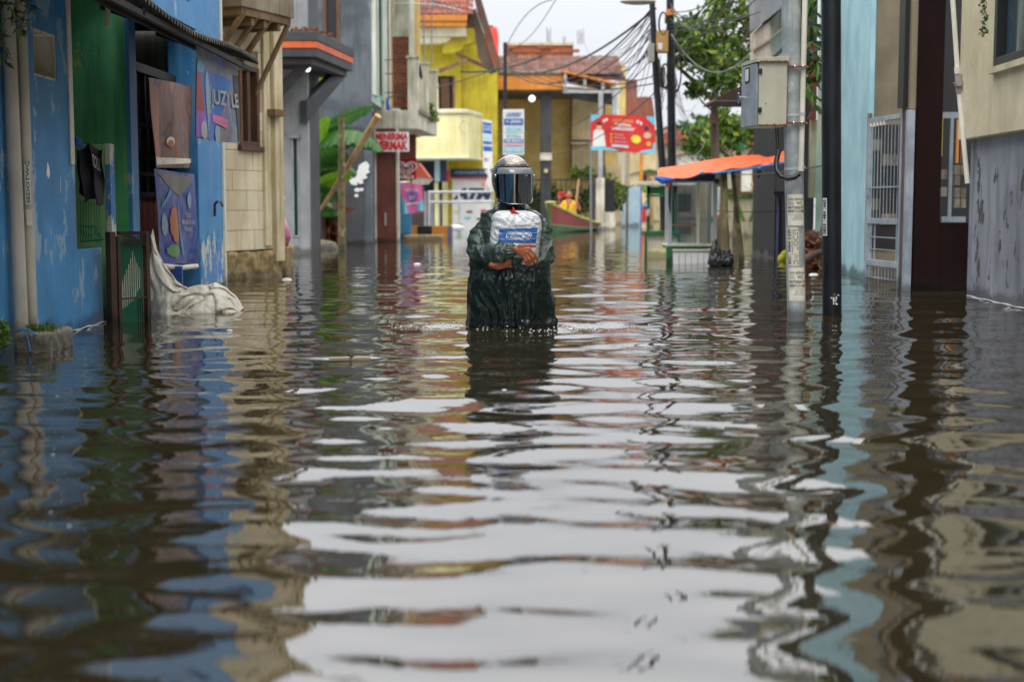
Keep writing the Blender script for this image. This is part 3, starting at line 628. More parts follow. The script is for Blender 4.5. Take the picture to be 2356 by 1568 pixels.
b2.ell('print', 'old_paper', o, .38, .3, .06, .06, k=1.8); b2.ell('print', 'brown_print', o, .38, .28, .045, .045, k=2.2)
b3 = banner([P(355, 388, 11.15), P(447, 401, 12.5), P(454, 606, 12.55), P(374, 607, 11.3)], .018, nb, 4)
o = b3.sheet('banner', 'print_navy', nu=26, nv=34, label='navy blue snack banner tied over the salmon plank shutter', cat='banner')
b3.poly('print', 'grey_print', o, [(.02, .97), (.95, .97), (.62, .74), (.38, .78)], k=1.2); b3.poly('print', 'shade_cyan', o, [(.08, .60), (.11, .60), (.16, .70), (.13, .70)], k=1.5)
b3.ell('print', 'brown_print', o, .36, .42, .13, .2, k=2, jag=.06); b3.ell('print', 'shade_blue', o, .14, .42, .06, .12, k=2, jag=.08); b3.ell('print', 'shade_green', o, .3, .14, .15, .07, k=2, jag=.1)
b3.text('TIDAK\nMENGANDUNG\nPENGAWET', 'shade_white', o, .6, .93, .36, .56, k=3, bold=.01); b3.ell('print', 'shade_blue', o, .8, .7, .05, .09, k=2)
b3.poly('print', 'shade_cyan', o, [(.1, .62), (.15, .62), (.34, .78), (.3, .8)], k=2.4); b3.poly('print', 'shade_cyan', o, [(.52, .1), (.55, .1), (.55, .7), (.53, .7)], k=2.4)
MB().tube([P(376, 612, 11.28), P(415, 616, 11.9), P(452, 612, 12.5)], .022, 10, sph=True).build('rolled_hem', 'tarp_white', o, smooth=True)
MB().box((P(392, 600, 11.6).x, 11.6, -.3), (P(418, 600, 11.6).x, 11.63, P(392, 612, 11.6).z)).build('banner', 'blue_print', None, label='narrow blue strip banner showing below the navy snack banner', cat='banner')
mb = MB(); mb.tube([P(494, 497, 12.9), P(494, 470, 12.9), P(499, 464, 12.9), P(508, 464, 13.1), P(512, 474, 13.3)], .012, 8); mb.build('bent_pipe', 'rubber', smooth=True, label='black hooked pipe sticking out of the peeling blue pilaster', cat='pipe')
# twigs at the top left corner
tw = thing('tree_branch', 'thin green fern-like twigs hanging into the top left corner', 'branch', tuple(P(20, 20, 7.2)))
for pts in (((-30, -20), (20, 15), (45, 50), (60, 85)), ((30, -30), (60, 0), (82, 28)), ((-10, 60), (10, 95), (6, 150))):
    q = [P(x, y, 7.2) for x, y in pts]; MB().tube(q, .0025, 5).build('twig', 'bark', tw); lf = MB()
    for a, b in zip(q, q[1:]):
        for k in range(7): leaves(lf, tuple(a.lerp(b, k/7)), .010, 3, .024, shell=.1, elong=5)
    lf.build('foliage', 'leaf_dark', tw)
leaves(MB(), tuple(P(4, 770, 7.4)), (.035, .05, .08), 200, .03).build('weed', 'moss', None, label='green weed at the foot of the wall in the bottom left', cat='plant')
# ================================================================= LEFT: cream block house
FC = Fac((-3.06, 15.1), (-2.654, 16.15)); Lc = FC.L
ch = thing('house', 'cream concrete block house with a timber balcony on braces and a narrow brown window', 'house', (-3, 15.8, -.6))
wu0, wz1 = FC.uz(545, 150); wu1, wz0 = FC.uz(593, 338)
FC.wall(MB(), 0, Lc, .30, 6.4, .16, [(wu0, wu1, wz0, wz1)]).build('wall', 'mortar', ch)
body = MB(); body.prism([(-3.08, 15.05, -.6), (-2.70, 16.2, -.6), (-6.2, 17.5, -.6), (-6.5, 13.9, -.6)], (0, 0, .9))
body.prism([(-3.3, 15.1, .3), (-2.95, 16.15, .3), (-6.2, 17.5, .3), (-6.5, 13.9, .3)], (0, 0, 6.1)); body.build('core', 'cream_plaster', ch)
FC.box(MB(), -3.2, 0, -.6, 6.4, -.3, -.0).build('side_wall', 'cream_plaster', ch)
row = 0; z = .305
while z < 6.3:
    off = (0, .31, .14, .42)[row % 4]; u = -off
    while u < Lc:
        a, b = max(u, 0)+.004, min(u+.60, Lc)-.004; z1 = min(z+.211, 6.38)
        if b-a > .05:
            inw = z1 > wz0-.02 and z < wz1+.02
            segs = [(a, b)] if not inw else [(a, min(b, wu0-.01)), (max(a, wu1+.01), b)]
            for (p, q) in segs:
                if q-p > .05: FC.box(MB(), p, q, z, z1, .0, .014+.005*random.random()).build('block', 'cream_block', ch, bev=.004)
        u += .60
    z += .215; row += 1
fr_ = FC.frame(MB(), wu0, wu1, wz0, wz1, .05, -.05, .035); FC.box(fr_, (wu0+wu1)/2-.03, (wu0+wu1)/2+.03, wz0+.05, wz1-.05, -.03, .02)
wf = fr_.build('window', 'wood_brown', ch, bev=.004); FC.box(MB(), wu0, wu1, wz0, wz1, -.06, -.05).build('pane', 'glass_teal', wf)
FC.box(MB(), wu0-.03, wu1+.05, wz0-.05, wz0, .015, .06).build('sill', 'wood_brown', wf)
FC.box(MB(), .80, .93, .34, 6.3, .012, .05).build('corner_strip', 'cream_plaster', ch, bev=.01)
FC.box(MB(), .98, Lc+.04, .16, 6.3, .012, .075).build('corner_strip', 'cream_plaster', ch, bev=.01)
a = FC.uz(616, 262); FC.box(MB(), a[0]-.10, a[0]+.11, a[1]-.03, a[1]+.045, .03, .16).build('timber_stub', 'raw_timber', ch, bev=.004)
# rubble footing
mb = MB(); FC.box(mb, -.02, Lc+.06, -.6, .29, -.2, .05); me = remesh(mb, .022, 1); c0, n0 = co_no(me)
for i, v in enumerate(me.vertices): v.co += Vector(n0[i])*(noise.noise(v.co*7)*.035+noise.noise(v.co*20)*.018-.01)
me.materials.append(MATS['rubble']); place('footing', me, ch)
# timber balcony
bl = MB(); z0, z1 = 2.72, 2.80; FC.box(bl, -.25, .72, z0, z1, -.02, .44); bl.build('balcony_floor', 'raw_timber', ch)
FC.box(MB(), -.27, .76, 2.80, 3.04, .42, .46).build('fascia_board', 'weathered_board', ch, bev=.004); FC.box(MB(), -.29, -.25, 2.80, 3.04, -.5, .46).build('fascia_board', 'weathered_board', ch, bev=.004)
for zz, nm in ((3.1, 0), (3.45, 0), (3.8, 0)): FC.box(MB(), -.27, .76, zz, zz+.05, .42, .45).build('rail', 'raw_timber', ch)
for uu in (-.25, .1, .42, .72): FC.box(MB(), uu, uu+.05, 3.05, 3.86, .40, .44).build('baluster', 'raw_timber', ch)
for uu in (-.24, .02, .28, .66):
    MB().ob(FC.pt(uu, 1.98 if uu > .5 else 2.22, .02), FC.d*.06, FC.n*.42+Vector((0, 0, .74 if uu > .5 else .5)), Vector((0, 0, .07))).build('brace', 'raw_timber', ch, bev=.004)
for uu in (-.05, .2, .48): FC.box(MB(), uu, uu+.06, 2.64, 2.715, .02, .42).build('joist', 'raw_timber', ch)
for k in range(11): FC.box(MB(), -.5, 1.3, 6.4+.02*k, 6.43+.02*k, -.2-k*.2, .35-k*.16).build('roof_row', 'old_roof_tile', ch) if k < 6 else None
mb = MB(); a, b = P(633, 628, 16.5), P(663, 568, 16.5); mb.box((a.x, 16.4, -.6), (b.x, 16.95, b.z)); me = remesh(mb, .02, 1); c0, n0 = co_no(me)
for i, v in enumerate(me.vertices): v.co += Vector(n0[i])*(noise.noise(v.co*9)*.02+noise.noise(v.co*26)*.012)
me.materials.append(MATS['rubble']); place('concrete_block', me, None, label='rough tan concrete block under the person in pink beside the cream wall', cat='block')
blk_z = b.z
# person in pink sitting on the block, mostly behind the cream wall
pk = thing('person', 'person in pink jacket and pale cap sitting hunched behind the cream block wall', 'person', (P(650, 560, 16.8).x, 16.75, blk_z))
X0 = P(645, 560, 16.75).x; bz = blk_z
mb = MB(); mb.tube([(X0, 16.75, bz+.09), (X0-.01, 16.75, bz+.2), (X0-.03, 16.76, bz+.33), (X0-.06, 16.78, bz+.40)], [.115, .10, .075, .05], 16, sph=True)
mb.tube([(X0-.05, 16.8, bz+.38), (X0-.055, 16.78, bz+.47)], [.035, .035], 10, sph=True); mb.ball((X0-.055, 16.77, bz+.52), (.062, .07, .08))
mb.tube([(X0, 16.66, bz+.33), (X0+.045, 16.62, bz+.2), (X0+.0, 16.52, bz+.13)], [.032, .03, .024], 10, sph=True); mb.tube([(X0-.08, 16.66, bz+.33), (X0-.12, 16.6, bz+.2), (X0-.06, 16.52, bz+.13)], [.032, .03, .024], 10, sph=True)
mb.tube([(X0+.02, 16.7, bz+.06), (X0+.03, 16.50, bz+.12), (X0+.02, 16.44, bz-.12)], [.06, .05, .035], 10, sph=True); mb.tube([(X0-.06, 16.7, bz+.06), (X0-.07, 16.50, bz+.12), (X0-.07, 16.44, bz-.12)], [.06, .05, .035], 10, sph=True)
mb.ball((X0-.055+.055, 16.72, bz+.505), (.012, .014, .012), 8, 6)
me = remesh(mb, .012, 2); me.materials.append(MATS['skin']); me.materials.append(MATS['pink_cloth']); place('body', me, pk)
jk = MB(); jk.tube([(X0, 16.75, bz+.04), (X0, 16.75, bz+.10), (X0-.01, 16.75, bz+.22), (X0-.03, 16.76, bz+.33), (X0-.055, 16.78, bz+.405)], [.10, .128, .11, .088, .045], 20, sph=True)
jk.tube([(X0, 16.66, bz+.34), (X0+.05, 16.62, bz+.2), (X0+.01, 16.52, bz+.13)], [.045, .045, .035], 10, sph=True)
me = remesh(jk, .011, 3)
m, t, b = newmat('ombre_pink'); g = nd(t, 'ShaderNodeNewGeometry'); s_ = nd(t, 'ShaderNodeSeparateXYZ'); t.links.new(g.outputs['Position'], s_.inputs[0])
r_ = t.nodes.new('ShaderNodeValToRGB'); r_.color_ramp.elements[0].color = rgba(C('#7d3f5c')); r_.color_ramp.elements[1].color = rgba(C('#ddb9cd')); r_.color_ramp.elements.new(.45).color = rgba(C('#c56a8d')); r_.color_ramp.elements.new(.72).color = rgba(C('#d7a9c2'))
t.links.new(ramp(t, s_.outputs['Z'], bz, bz+.42), r_.inputs[0]); t.links.new(r_.outputs[0], b.inputs['Base Color']); b.inputs['Roughness'].default_value = .7
me.materials.append(m); place('jacket', me, pk)
mb = MB(); mb.ball((X0-.055, 16.775, bz+.535), (.072, .08, .075), 14, 8); mb.build('cap', 'pale_pink', pk, smooth=True)
mb = MB(); mb.ball((X0-.03, 16.75, bz+.47), (.045, .06, .045), 12, 8); mb.build('hair', 'hair', pk, smooth=True)
mb = MB(); mb.ball((X0+.0, 16.72, bz+.455), (.026, .03, .045), 12, 8); mb.build('face_mask', 'pale_pink', pk, smooth=True)
MB().ball((P(652, 455, 16.7).x, 16.7, P(652, 455, 16.7).z), .022, 12, 8).build('round_mirror', 'lamp_glass' if 0 else 'white_print', smooth=True, label='small round white knob beside the cap of the person in pink', cat='knob')

# ================================================================= LEFT: grey house with canopy
gh = thing('house', 'light grey house with a charcoal canopy slab, orange stripe and heavy diagonal brackets', 'house', (-3.6, 23.5, -.6))
FG = Fac((-5.6, 23), (-3.27, 23)); ops = []
a0, az1 = FG.uz(671, 314); a1, az0 = FG.uz(690, 545); c0_, cz1 = FG.uz(638, 306); c1_ = FG.u(651)
ops = [(a0, a1, az0, az1), (c0_, c1_, az0, cz1)]
FG.wall(MB(), 0, FG.L, -.6, 4.9, .2, ops).build('wall', 'grey_wall', gh, bev=.006)
MB().box((-3.47, 23.2, -.6), (-3.272, 24.4, 4.9)).build('side_wall', 'charcoal', gh)
for (p, q, r_, s_) in ((a0, a1, az0, az1), (c0_, c1_, az0, cz1)):
    f = FG.frame(MB(), p, q, r_, s_, .025, -.08, .012).build('window', 'silver_paint', gh); FG.box(MB(), p, q, r_, s_, -.1, -.09).build('pane', 'glass_teal', f)
    FG.box(MB(), p-.03, q+.03, s_-.03, s_+.03, .012, .06).build('lintel', 'silver_paint', f)
def canopy(z0, z1, ins, nm, mt):
    q = [(-5.2, 22+ins, z0), (-2.96-ins, 22+ins, z0), (-2.68-ins, 24.5-ins, z0), (-5.2, 24.9-ins, z0)]
    MB().prism(q, (0, 0, z1-z0)).build(nm, mt, gh, bev=.008)
canopy(3.28, 3.42, 0, 'canopy', 'charcoal'); canopy(3.17, 3.28, .015, 'stripe', 'orange_trim'); canopy(3.04, 3.17, .03, 'canopy_step', 'charcoal'); canopy(2.94, 3.04, .11, 'canopy_step', 'charcoal')
MB().prism([(-3.27, 22.9, 2.08), (-3.27, 22.9, 2.42), (-2.98, 23.9, 2.94), (-2.80, 24.3, 2.94)], (-.12, .05, 0)).build('bracket', 'charcoal', gh, bev=.006)
MB().prism([(-4.2, 22.98, 2.0), (-4.2, 22.98, 2.3), (-3.32, 22.5, 2.94), (-3.1, 22.4, 2.94)], (.0, -.14, 0)).build('bracket', 'charcoal', gh, bev=.006)
leaves(MB(), (-3.2, 22.9, 3.45), (.35, .5, .05), 500, .09, droop=-.2).build('debris', 'leaf_dry', gh)
p = P(707, 158, 22.4); lp = thing('lamp', 'round white bulb under the charcoal canopy of the grey house', 'lamp', tuple(p))
MB().ball(p, .052, 16, 12).build('bulb', 'lamp_glass', lp, smooth=True); MB().tube([p+Vector((0, 0, .05)), p+Vector((0, 0, .12))], .02, 8).build('socket', 'black', lp)

# ================================================================= LEFT: tall slate house (background)
th = thing('house', 'tall slate grey house with brown framed upper window and pale green side windows', 'house', (-4, 29.5, -.6))
FT = Fac((-5.8, 29), (-2.83, 29)); w0, wz1 = FT.uz(742, -40); w1, wz0 = FT.uz(783, 97)
FT.wall(MB(), 0, FT.L, -.6, 6.6, .2, [(w0, w1, wz0, wz1)]).build('wall', 'slate_wall', th)
FT.box(MB(), 0, FT.L-.18, -.6, 2.35, .002, .02).build('shaded_lower_wall', 'charcoal', th, label='lower wall with its shade put in as dark colour')  # charcoal sheet paints the shade over the lower wall
window(FT, th, w0, w1, wz0, wz1, 0, .07, gm='black')
x_ = P(672, 0, 28.9); MB().box((x_.x-.25, 28.9, 3.5), (x_.x+.12, 28.98, 6)).build('pilaster', 'white_paint', th); MB().box((P(712, 0, 28.9).x-.05, 28.92, 4.4), (P(712, 0, 28.9).x+.05, 28.98, 6)).build('pilaster', 'mint_paint', th)
FS = Fac((-2.82, 29.02), (-2.79, 33.2))
FS.wall(MB(), 0, FS.L, 2.86, 6.6, .2).build('side_wall', 'mint_paint', th); FS.box(MB(), 0, FS.L, -.6, 2.86, -.5, -.28).build('side_wall', 'charcoal', th)
for k, (u0, u1, mt) in enumerate(((.02, .25, 'white_paint'), (.5, .75, 'mint_paint'), (1.7, 2.0, 'mint_paint'), (2.3, 2.6, 'white_paint'), (3.2, 3.5, 'white_paint'))): FS.box(MB(), u0, u1, 3.0, 6.6, .002, .07).build('pilaster', mt, th)
for (u0, u1) in ((.28, .48), (.8, 1.6), (2.7, 3.15)): window(FS, th, u0, u1, 3.1, 5.9, .03, .05, gm='wood_brown')
MB().box((-6, 28.8, 6.6), (-2.5, 33.6, 6.78)).build('roof', 'corrugated', th)
ws = MB(); import itertools
pz = [(843, 371), (850, 380), (848, 390), (851, 396), (841, 402), (846, 409), (834, 414), (837, 421), (827, 424), (824, 418), (821, 427), (808, 424), (803, 415), (811, 411), (799, 406), (808, 400), (805, 394), (818, 398), (823, 392), (826, 380), (835, 374)]
ws.prism([Vector(P(x, y, 28.975)) for x, y in pz][::-1], (0, -.004, 0)); 
for (cx, cy, rx, ry) in ((822, 437, 7, 5), (832, 436, 5, 4), (820, 450, 5, 4)): ws.prism([P(cx+rx*math.cos(a*.785), cy-ry*math.sin(a*.785), 28.975) for a in range(8)], (0, -.004, 0))
ws.build('paint_splotch', 'white_print', th)

# banana plants in front of it
def blade(p0, dirv, L, w, droop, seed, nm, par, mt='leaf_banana', tear=.5, fold=(-1.0, -.7)):
    rr = random.Random(seed); p = Vector(p0); d = Vector(dirv).normalized(); mb = MB(); n = 18; pts = []; q = p.copy(); dd = d.copy()
    for i in range(n+1): pts.append((q.copy(), dd.copy())); dd = (dd+Vector((0, 0, -droop/n))).normalized(); q += dd*(L/n)
    for sd in (-1, 1):
        for i in range(n):
            (a, da), (b, db) = pts[i], pts[i+1]; t0, t1 = i/n, (i+1)/n
            sw = lambda t_: w*math.sin(math.pi*min(1, .06+t_*.94))**.55
            s0 = da.cross(Vector((0, 0, 1))).normalized()*sd; s1 = db.cross(Vector((0, 0, 1))).normalized()*sd
            g = tear*rr.random()*.022 if rr.random() < .6 else 0; dz = fold[0 if sd < 0 else 1]*(1-.3*tear*rr.random()*(i % 2 == 0))
            e0 = a+(s0+Vector((0, 0, dz)))*sw(t0)*.9+da*g; e1 = b+(s1+Vector((0, 0, dz)))*sw(t1)*.9-db*g
            m0 = a+(s0+Vector((0, 0, dz*.6)))*sw(t0)*.5; m1 = b+(s1+Vector((0, 0, dz*.6)))*sw(t1)*.5
            mb.add([a, m0, e0, e1, m1, b], [(0, 1, 4, 5), (1, 2, 3, 4)])
    mb.tube([x[0] for x in pts], [.016*(1-i/(n+2))+.003 for i in range(n+1)], 5)
    return mb.build(nm, mt, par, smooth=True)
bp_ = thing('banana_plant', 'banana plant with a big torn leaf arching over the diagonal bamboo pole', 'plant', (P(742, 560, 26).x, 26, -.6))
b0 = P(738, 430, 26); MB().tube([(b0.x, 26, -.6), (b0.x, 26, .8), (b0.x+.05, 26.1, 1.9)], [.10, .085, .05], 12).build('trunk', 'bark', bp_, smooth=True)
blade(P(728, 345, 26), (.60, -.1, .95), 1.5, .30, 2.3, 1, 'leaf', bp_, tear=.8, fold=(-1.2, -1.0)); blade(P(735, 300, 26.3), (.8, .2, .62), 1.1, .24, .5, 2, 'leaf', bp_, fold=(-1.0, .4))
blade(P(712, 440, 25.7), (.85, -.1, .5), .85, .2, .35, 3, 'leaf', bp_, 'leaf_lime', .2, (-1., .7)); blade(P(715, 400, 25.9), (.5, -.2, .8), .9, .24, 1.4, 4, 'leaf', bp_, fold=(-1.2, .8))
blade(P(705, 455, 25.8), (.7, -.1, .6), .8, .22, 1.6, 21, 'leaf', bp_, fold=(-1., .6)); blade(P(708, 420, 26.2), (.5, 0, 1.), .9, .24, .9, 22, 'leaf', bp_, fold=(-.9, .8)); blade(P(725, 350, 26.4), (.9, .1, .1), .9, .26, 1.2, 23, 'leaf', bp_, fold=(-1.2, -.6)); blade(P(710, 340, 26), (.35, 0, .5), .65, .24, .2, 5, 'leaf', bp_, 'leaf_lime', .3, (-1., .9)); blade(P(712, 480, 26), (.7, -.2, .25), .65, .27, .9, 6, 'leaf', bp_); blade(P(790, 300, 26), (.6, 0, -.1), .6, .22, .5, 7, 'leaf', bp_)
blade(P(716, 330, 26.4), (.6, .1, .9), 1.1, .2, 1.9, 8, 'leaf', bp_); blade(P(720, 380, 26.2), (.4, -.3, .3), .7, .3, 1.2, 9, 'leaf', bp_)
bq = thing('banana_plant', 'lime green young banana leaves showing between the wall and bracket of the grey house', 'plant', (P(712, 560, 27.5).x, 27.5, -.6))
MB().tube([(P(700, 500, 27.5).x, 27.5, -.6), (P(703, 500, 27.5).x, 27.5, 2.0)], [.09, .05], 10).build('trunk', 'bark', bq, smooth=True)
blade(P(702, 262, 27.5), (.55, 0, .9), 1.05, .22, .1, 11, 'leaf', bq, 'leaf_lime', .1, (-.9, .9)); blade(P(700, 280, 27.5), (.2, 0, .8), .8, .22, .1, 12, 'leaf', bq, 'leaf_lime', .1, (-.9, .9)); blade(P(700, 400, 27.3), (.6, -.1, .5), .7, .2, .8, 13, 'leaf', bq); blade(P(700, 450, 27.3), (.7, -.1, .1), .6, .2, .9, 14, 'leaf', bq)
tp_ = P(786, 270, 25.2); MB().tube([(P(788, 580, 25.2).x, 25.2, -.6), (P(786, 480, 25.2).x, 25.2, P(786, 480, 25.2).z), tp_], [.075, .065, .055], 12).build('wooden_post', 'mottled', smooth=True, label='slim mottled wooden post standing in the water before the slate wall', cat='post')
MB().tube([P(870, 266, 24.8), P(806, 374, 25.3), P(736, 486, 25.8)], [.062, .05, .035], 12).build('bamboo_pole', 'bamboo', smooth=True, label='diagonal bamboo pole leaning between the banana leaf and the debris', cat='pole')
db = MB(); random.seed(5)
for k in range(60):
    x = 715+random.random()*85; y = 590-random.random()*40*(1.2-(x-715)/85*.8); p = P(x, y, 26.4+random.random()); v = Vector((random.uniform(-.4, .4), random.uniform(-.2, .2), random.uniform(-.12, .2)))
    db.tube([p-v*.5, p+v*.5], .012, 4)
db.build('branches', 'dark_wood', None, kind='stuff', label='heap of dark wet branches at the foot of the banana plants', cat='debris')
dl = MB(); leaves(dl, tuple(P(745, 515, 26.3)), (.28, .2, .42), 260, .28, droop=1.2, elong=2.8); dl.build('dead_leaves', 'leaf_dry', None, kind='stuff', label='dead brown banana leaves hanging above the branch heap', cat='leaves')
mb = MB(); mb.ball((P(744, 585, 25.5).x, 25.5, -.02), (.27, .2, .17), 20, 12); me = mb.mesh('boulder', 'mossy_wall', True)
for v in me.vertices: v.co += v.normal*noise.noise(v.co*5)*.05
place('boulder', me, None, label='pinkish boulder half under water below the dead leaves', cat='rock')

# ================================================================= LEFT: balcony building with brick pillar
bb = thing('house', 'weathered house with a white balustrade balcony on a concrete slab and a brick pillar', 'house', (-2.6, 32, -.6))
MB().box((-2.98, 30.85, -.6), (-2.97+.0, 30.95, 2.42)).build('white_edge', 'white_paint', bb)
a, b = P(866, 352, 30.8), P(911, 352, 30.8); MB().box((a.x, 30.8, -.6), (b.x, 31.3, 2.42)).build('shutter_pier', 'redbrown', bb, bev=.01)
MB().box((a.x-.045, 30.78, -.6), (a.x-.002, 31.2, 2.42)).build('white_edge', 'light_concrete', bb); MB().box((b.x+.002, 30.78, -.6), (b.x+.045, 31.2, 2.42)).build('white_edge', 'light_concrete', bb)
MB().box((a.x+.17, 30.775, .35), (a.x+.20, 30.798, .62)).build('handle', 'aluminium', bb)
MB().prism([(-2.99, 31, 2.42), (-2.03, 31, 2.42), (-1.80, 34.4, 2.42), (-2.99, 34.4, 2.42)], (0, 0, .40)).build('balcony_slab', 'light_concrete', bb, bev=.02)
MB().prism([(-2.0, 31.05, 2.76), (-1.97, 31.05, 2.76), (-1.74, 34.4, 2.76), (-1.80, 34.4, 2.76)], (0, 0, .09)).build('slab_lip', 'old_concrete', bb)
for (x0, x1, yt, YY) in ((858, 885, 138, 31.0), (938, 962, 134, 31.0), (963, 985, 148, 32.3), (985, 1005, 165, 33.8)):
    p = MB(); a = P(x0, 270, YY); b = P(x1, yt, YY); p.box((a.x, YY, 2.8), (b.x, YY+.25, b.z)); f = p.build('balcony_post', 'light_concrete', bb, bev=.008)
    MB().box((a.x-.03, YY-.03, b.z), (b.x+.03, YY+.28, b.z+.05)).build('cap', 'light_concrete', f, bev=.006)
for zz in (3.2, 3.6, 3.9): MB().tube([(-2.75, 31.1, zz), (-2.1, 31.1, zz)], .01, 6).build('rail', 'rust_dark', bb)
# brick pillar, each brick its own piece
bx0, bx1 = P(904, 200, 33.4).x, P(941, 200, 33.4).x; MB().box((bx0+.01, 33.42, 2.4), (bx1-.01, 33.8, 4.7)).build('pillar_core', 'light_concrete', bb)
z = 2.85; k = 0; bw = (bx1-bx0)/2
bme = MB().box((0, 0, 0), (.190, .1, .055)).mesh('brick', 'brick')
bmh = MB().box((0, 0, 0), (.088, .1, .055)).mesh('brick_half', 'brick')
while z < 4.62:
    for j in range(3 if k % 2 else 2):
        if k % 2: x = bx0+(-.0 if j == 0 else .105 if j == 1 else .31); m_ = bmh if j != 1 else bme
        else: x = bx0+j*.21; m_ = bme
        if x+.06 > bx1: continue
        o = place('brick', m_, bb); o.location = (x, 33.36+random.uniform(-.012, .012), z)
    z += .075; k += 1
for (zz0, zz1) in ((1.95, 2.4),):
    pass
MB().box((bx0, 33.35, 4.65), (bx1+.02, 33.9, 6.3)).build('upper_pier', 'light_concrete', bb); MB().box((P(941, 0, 33.2).x, 33.1, 2.8), (P(952, 0, 33.2).x, 33.25, 6.3)).build('white_post', 'white_paint', bb)
MB().box((-2.79, 33.5, 1.80), (-2.25, 33.7, 2.42)).build('back_wall', 'brick_mass', bb); MB().box((-3.2, 34.2, 2.4), (-2.2, 34.5, 6.2)).build('upper_wall', 'ochre_wall', bb)
leaves(MB(), tuple(P(975, 262, 32.9)), (.3, .4, .25), 260, .12).build('potted_leaves', 'leaf_tree', None, kind='stuff', label='leafy weeds growing on the concrete balcony slab', cat='plant')
bc = MB(); a = P(888, 250, 31.3); bc.prism([P(884, 262, 31.3), P(900, 262, 31.3), P(891, 225, 31.3), P(887, 225, 31.3)], (0, .05, 0)); bc.build('broom_head', 'cloth_blue', None, label='blue broom head standing on the balcony slab above the red and white sign', cat='broom')
mb = MB(); mb.box(P(902, 262, 31.1), P(921, 250, 31.2)); mb.build('paint_can', 'pale_blue_print', None, label='small pale can lying on the balcony slab', cat='can', bev=.01)
MB().prism([P(960, 150, 31.9), P(968, 152, 31.9), P(973, 178, 31.9), P(968, 184, 31.9), P(962, 168, 31.9)], (0, .03, 0)).build('rag', 'dark_cloth', None, label='dark rag hung between the two balcony posts', cat='cloth')
# red and white hand-painted sign
sn = thing('sign', 'hand painted red and white sign reading MENERIMA VERMAK under the balcony slab', 'sign', tuple(P(902, 325, 30.5)))
s1 = PL(861, 304, 941, 349, 30.5); a, b = P(861, 349, 30.5), P(941, 304, 30.5); MB().box((a.x, 30.505, a.z), (b.x, 30.54, b.z)).build('board', 'white_print', sn, bev=.004)
s1.text('MENERIMA', 'red_print', sn, .04, .97, .60, .96, bold=.05); s1.text('VERMAK', 'red_print', sn, .04, .97, .08, .55, bold=.06)
# ice cream sign and pink poster
sn = thing('sign', 'square red shop sign with a looped heart emblem beside the brown pier', 'sign', tuple(P(934, 390, 31.8)))
a, b = P(910, 416, 31.8), P(958, 366, 31.8); MB().prism([P(911, 418, 31.9), P(957, 413, 31.7), P(958, 363, 31.7), P(910, 369, 31.9)], (.0, .07, 0)).build('board', 'deep_red', sn, bev=.005)
hc = P(934, 388, 31.68)
for k, (sc_, wd_) in enumerate(((1, .018), (.66, .016), (.36, .013))):
    pts = []
    for i in range(41):
        q = -2.75+5.5*i/40; hx = 16*math.sin(q)**3; hz = 13*math.cos(q)-5*math.cos(2*q)-2*math.cos(3*q)-math.cos(4*q)
        pts.append(hc+Vector((hx*.0165*sc_*.9, 0, hz*.0112*sc_+.01)))
    MB().tube(pts, wd_*.6, 6).build('emblem_loop', 'white_print', sn)
put_text("WALL'S", P(917, 411, 31.66), P(952, 411, 31.66)-P(917, 411, 31.66), (0, 0, .075), 'white_print', sn, bold=.04)
ps = banner([P(922, 420, 31.6), P(971, 424, 31.6), P(975, 487, 31.6), P(925, 493, 31.6)], .02, (0, -1, 0))
o = ps.sheet('poster', 'pink_print', nu=14, nv=18, label='pink and light blue poster hanging below the square red sign', cat='poster')
ps.poly('print', 'cyan_print', o, [(.0, 0), (.3, 0), (.12, .5), (0, .5)], k=2); ps.poly('print', 'cyan_print', o, [(.7, .05), (1, .05), (1, .4), (.75, .35)], k=2); ps.ell('print', 'purple_print', o, .5, .6, .3, .22, k=1.5); ps.text('PROMO', 'white_print', o, .2, .8, .72, .82, k=3); ps.text('RP', 'white_print', o, .38, .62, .45, .58, k=3); ps.poly('print', 'pale_blue_print', o, [(.2, .28), (.8, .3), (.78, .36), (.2, .34)], k=2.5)
# antenna
an = thing('antenna', 'television antenna on thin masts above the brick pillar', 'antenna', tuple(P(975, 150, 32.5)))
MB().tube([P(976, 148, 32.5), P(974, -60, 32.5)], .02, 6).build('mast', 'cable_grey', an); MB().tube([P(992, 150, 32.6), P(993, 60, 32.6), P(994, -40, 32.6)], .016, 6).build('mast', 'cable_grey', an)
am = MB(); am.tube([P(905, 8, 32.4), P(1000, 10, 32.4), P(1062, 24, 32.4)], .016, 6)
for k in range(7): am.tube([P(985+k*11, -6+k*3, 32.2), P(985+k*11, 20+k*3, 32.7)], .01, 5)
am.build('crossbar', 'aluminium', an)

# small shop bits under the balcony
sp_ = thing('shop', 'small shop with teal blue wall and terracotta tiled eave next to the yellow house', 'building', tuple(W(935, 540)))
w = MB(); pb(w, 908, 420, 945, 560, 34.5, .2); w.build('wall', 'teal_wall', sp_); w = MB(); pb(w, 945, 430, 975, 545, 36, .2); w.build('wall', 'brown_shop', sp_)
rf = MB(); rf.prism([P(948, 372, 35), P(962, 374, 35), P(988, 408, 35), P(948, 408, 35)], (0, 1.2, 0)); rf.build('eave_roof', 'terracotta', sp_); MB().prism([P(948, 409, 34.9), P(996, 411, 34.9), P(984, 424, 34.9), P(948, 426, 34.9)], (0, .4, 0)).build('gutter', 'light_concrete', sp_)
pc = MB(); pb(pc, 928, 541, 1018, 572, 31.6, .8); pc.build('planter', 'rubble', None, bev=.02, label='low brown concrete ledge just above the water left of the cash machine sign', cat='ledge')
cr = thing('ledge', 'ochre and black striped kerb block behind the brown ledge', 'kerb', tuple(W(980, 545)))
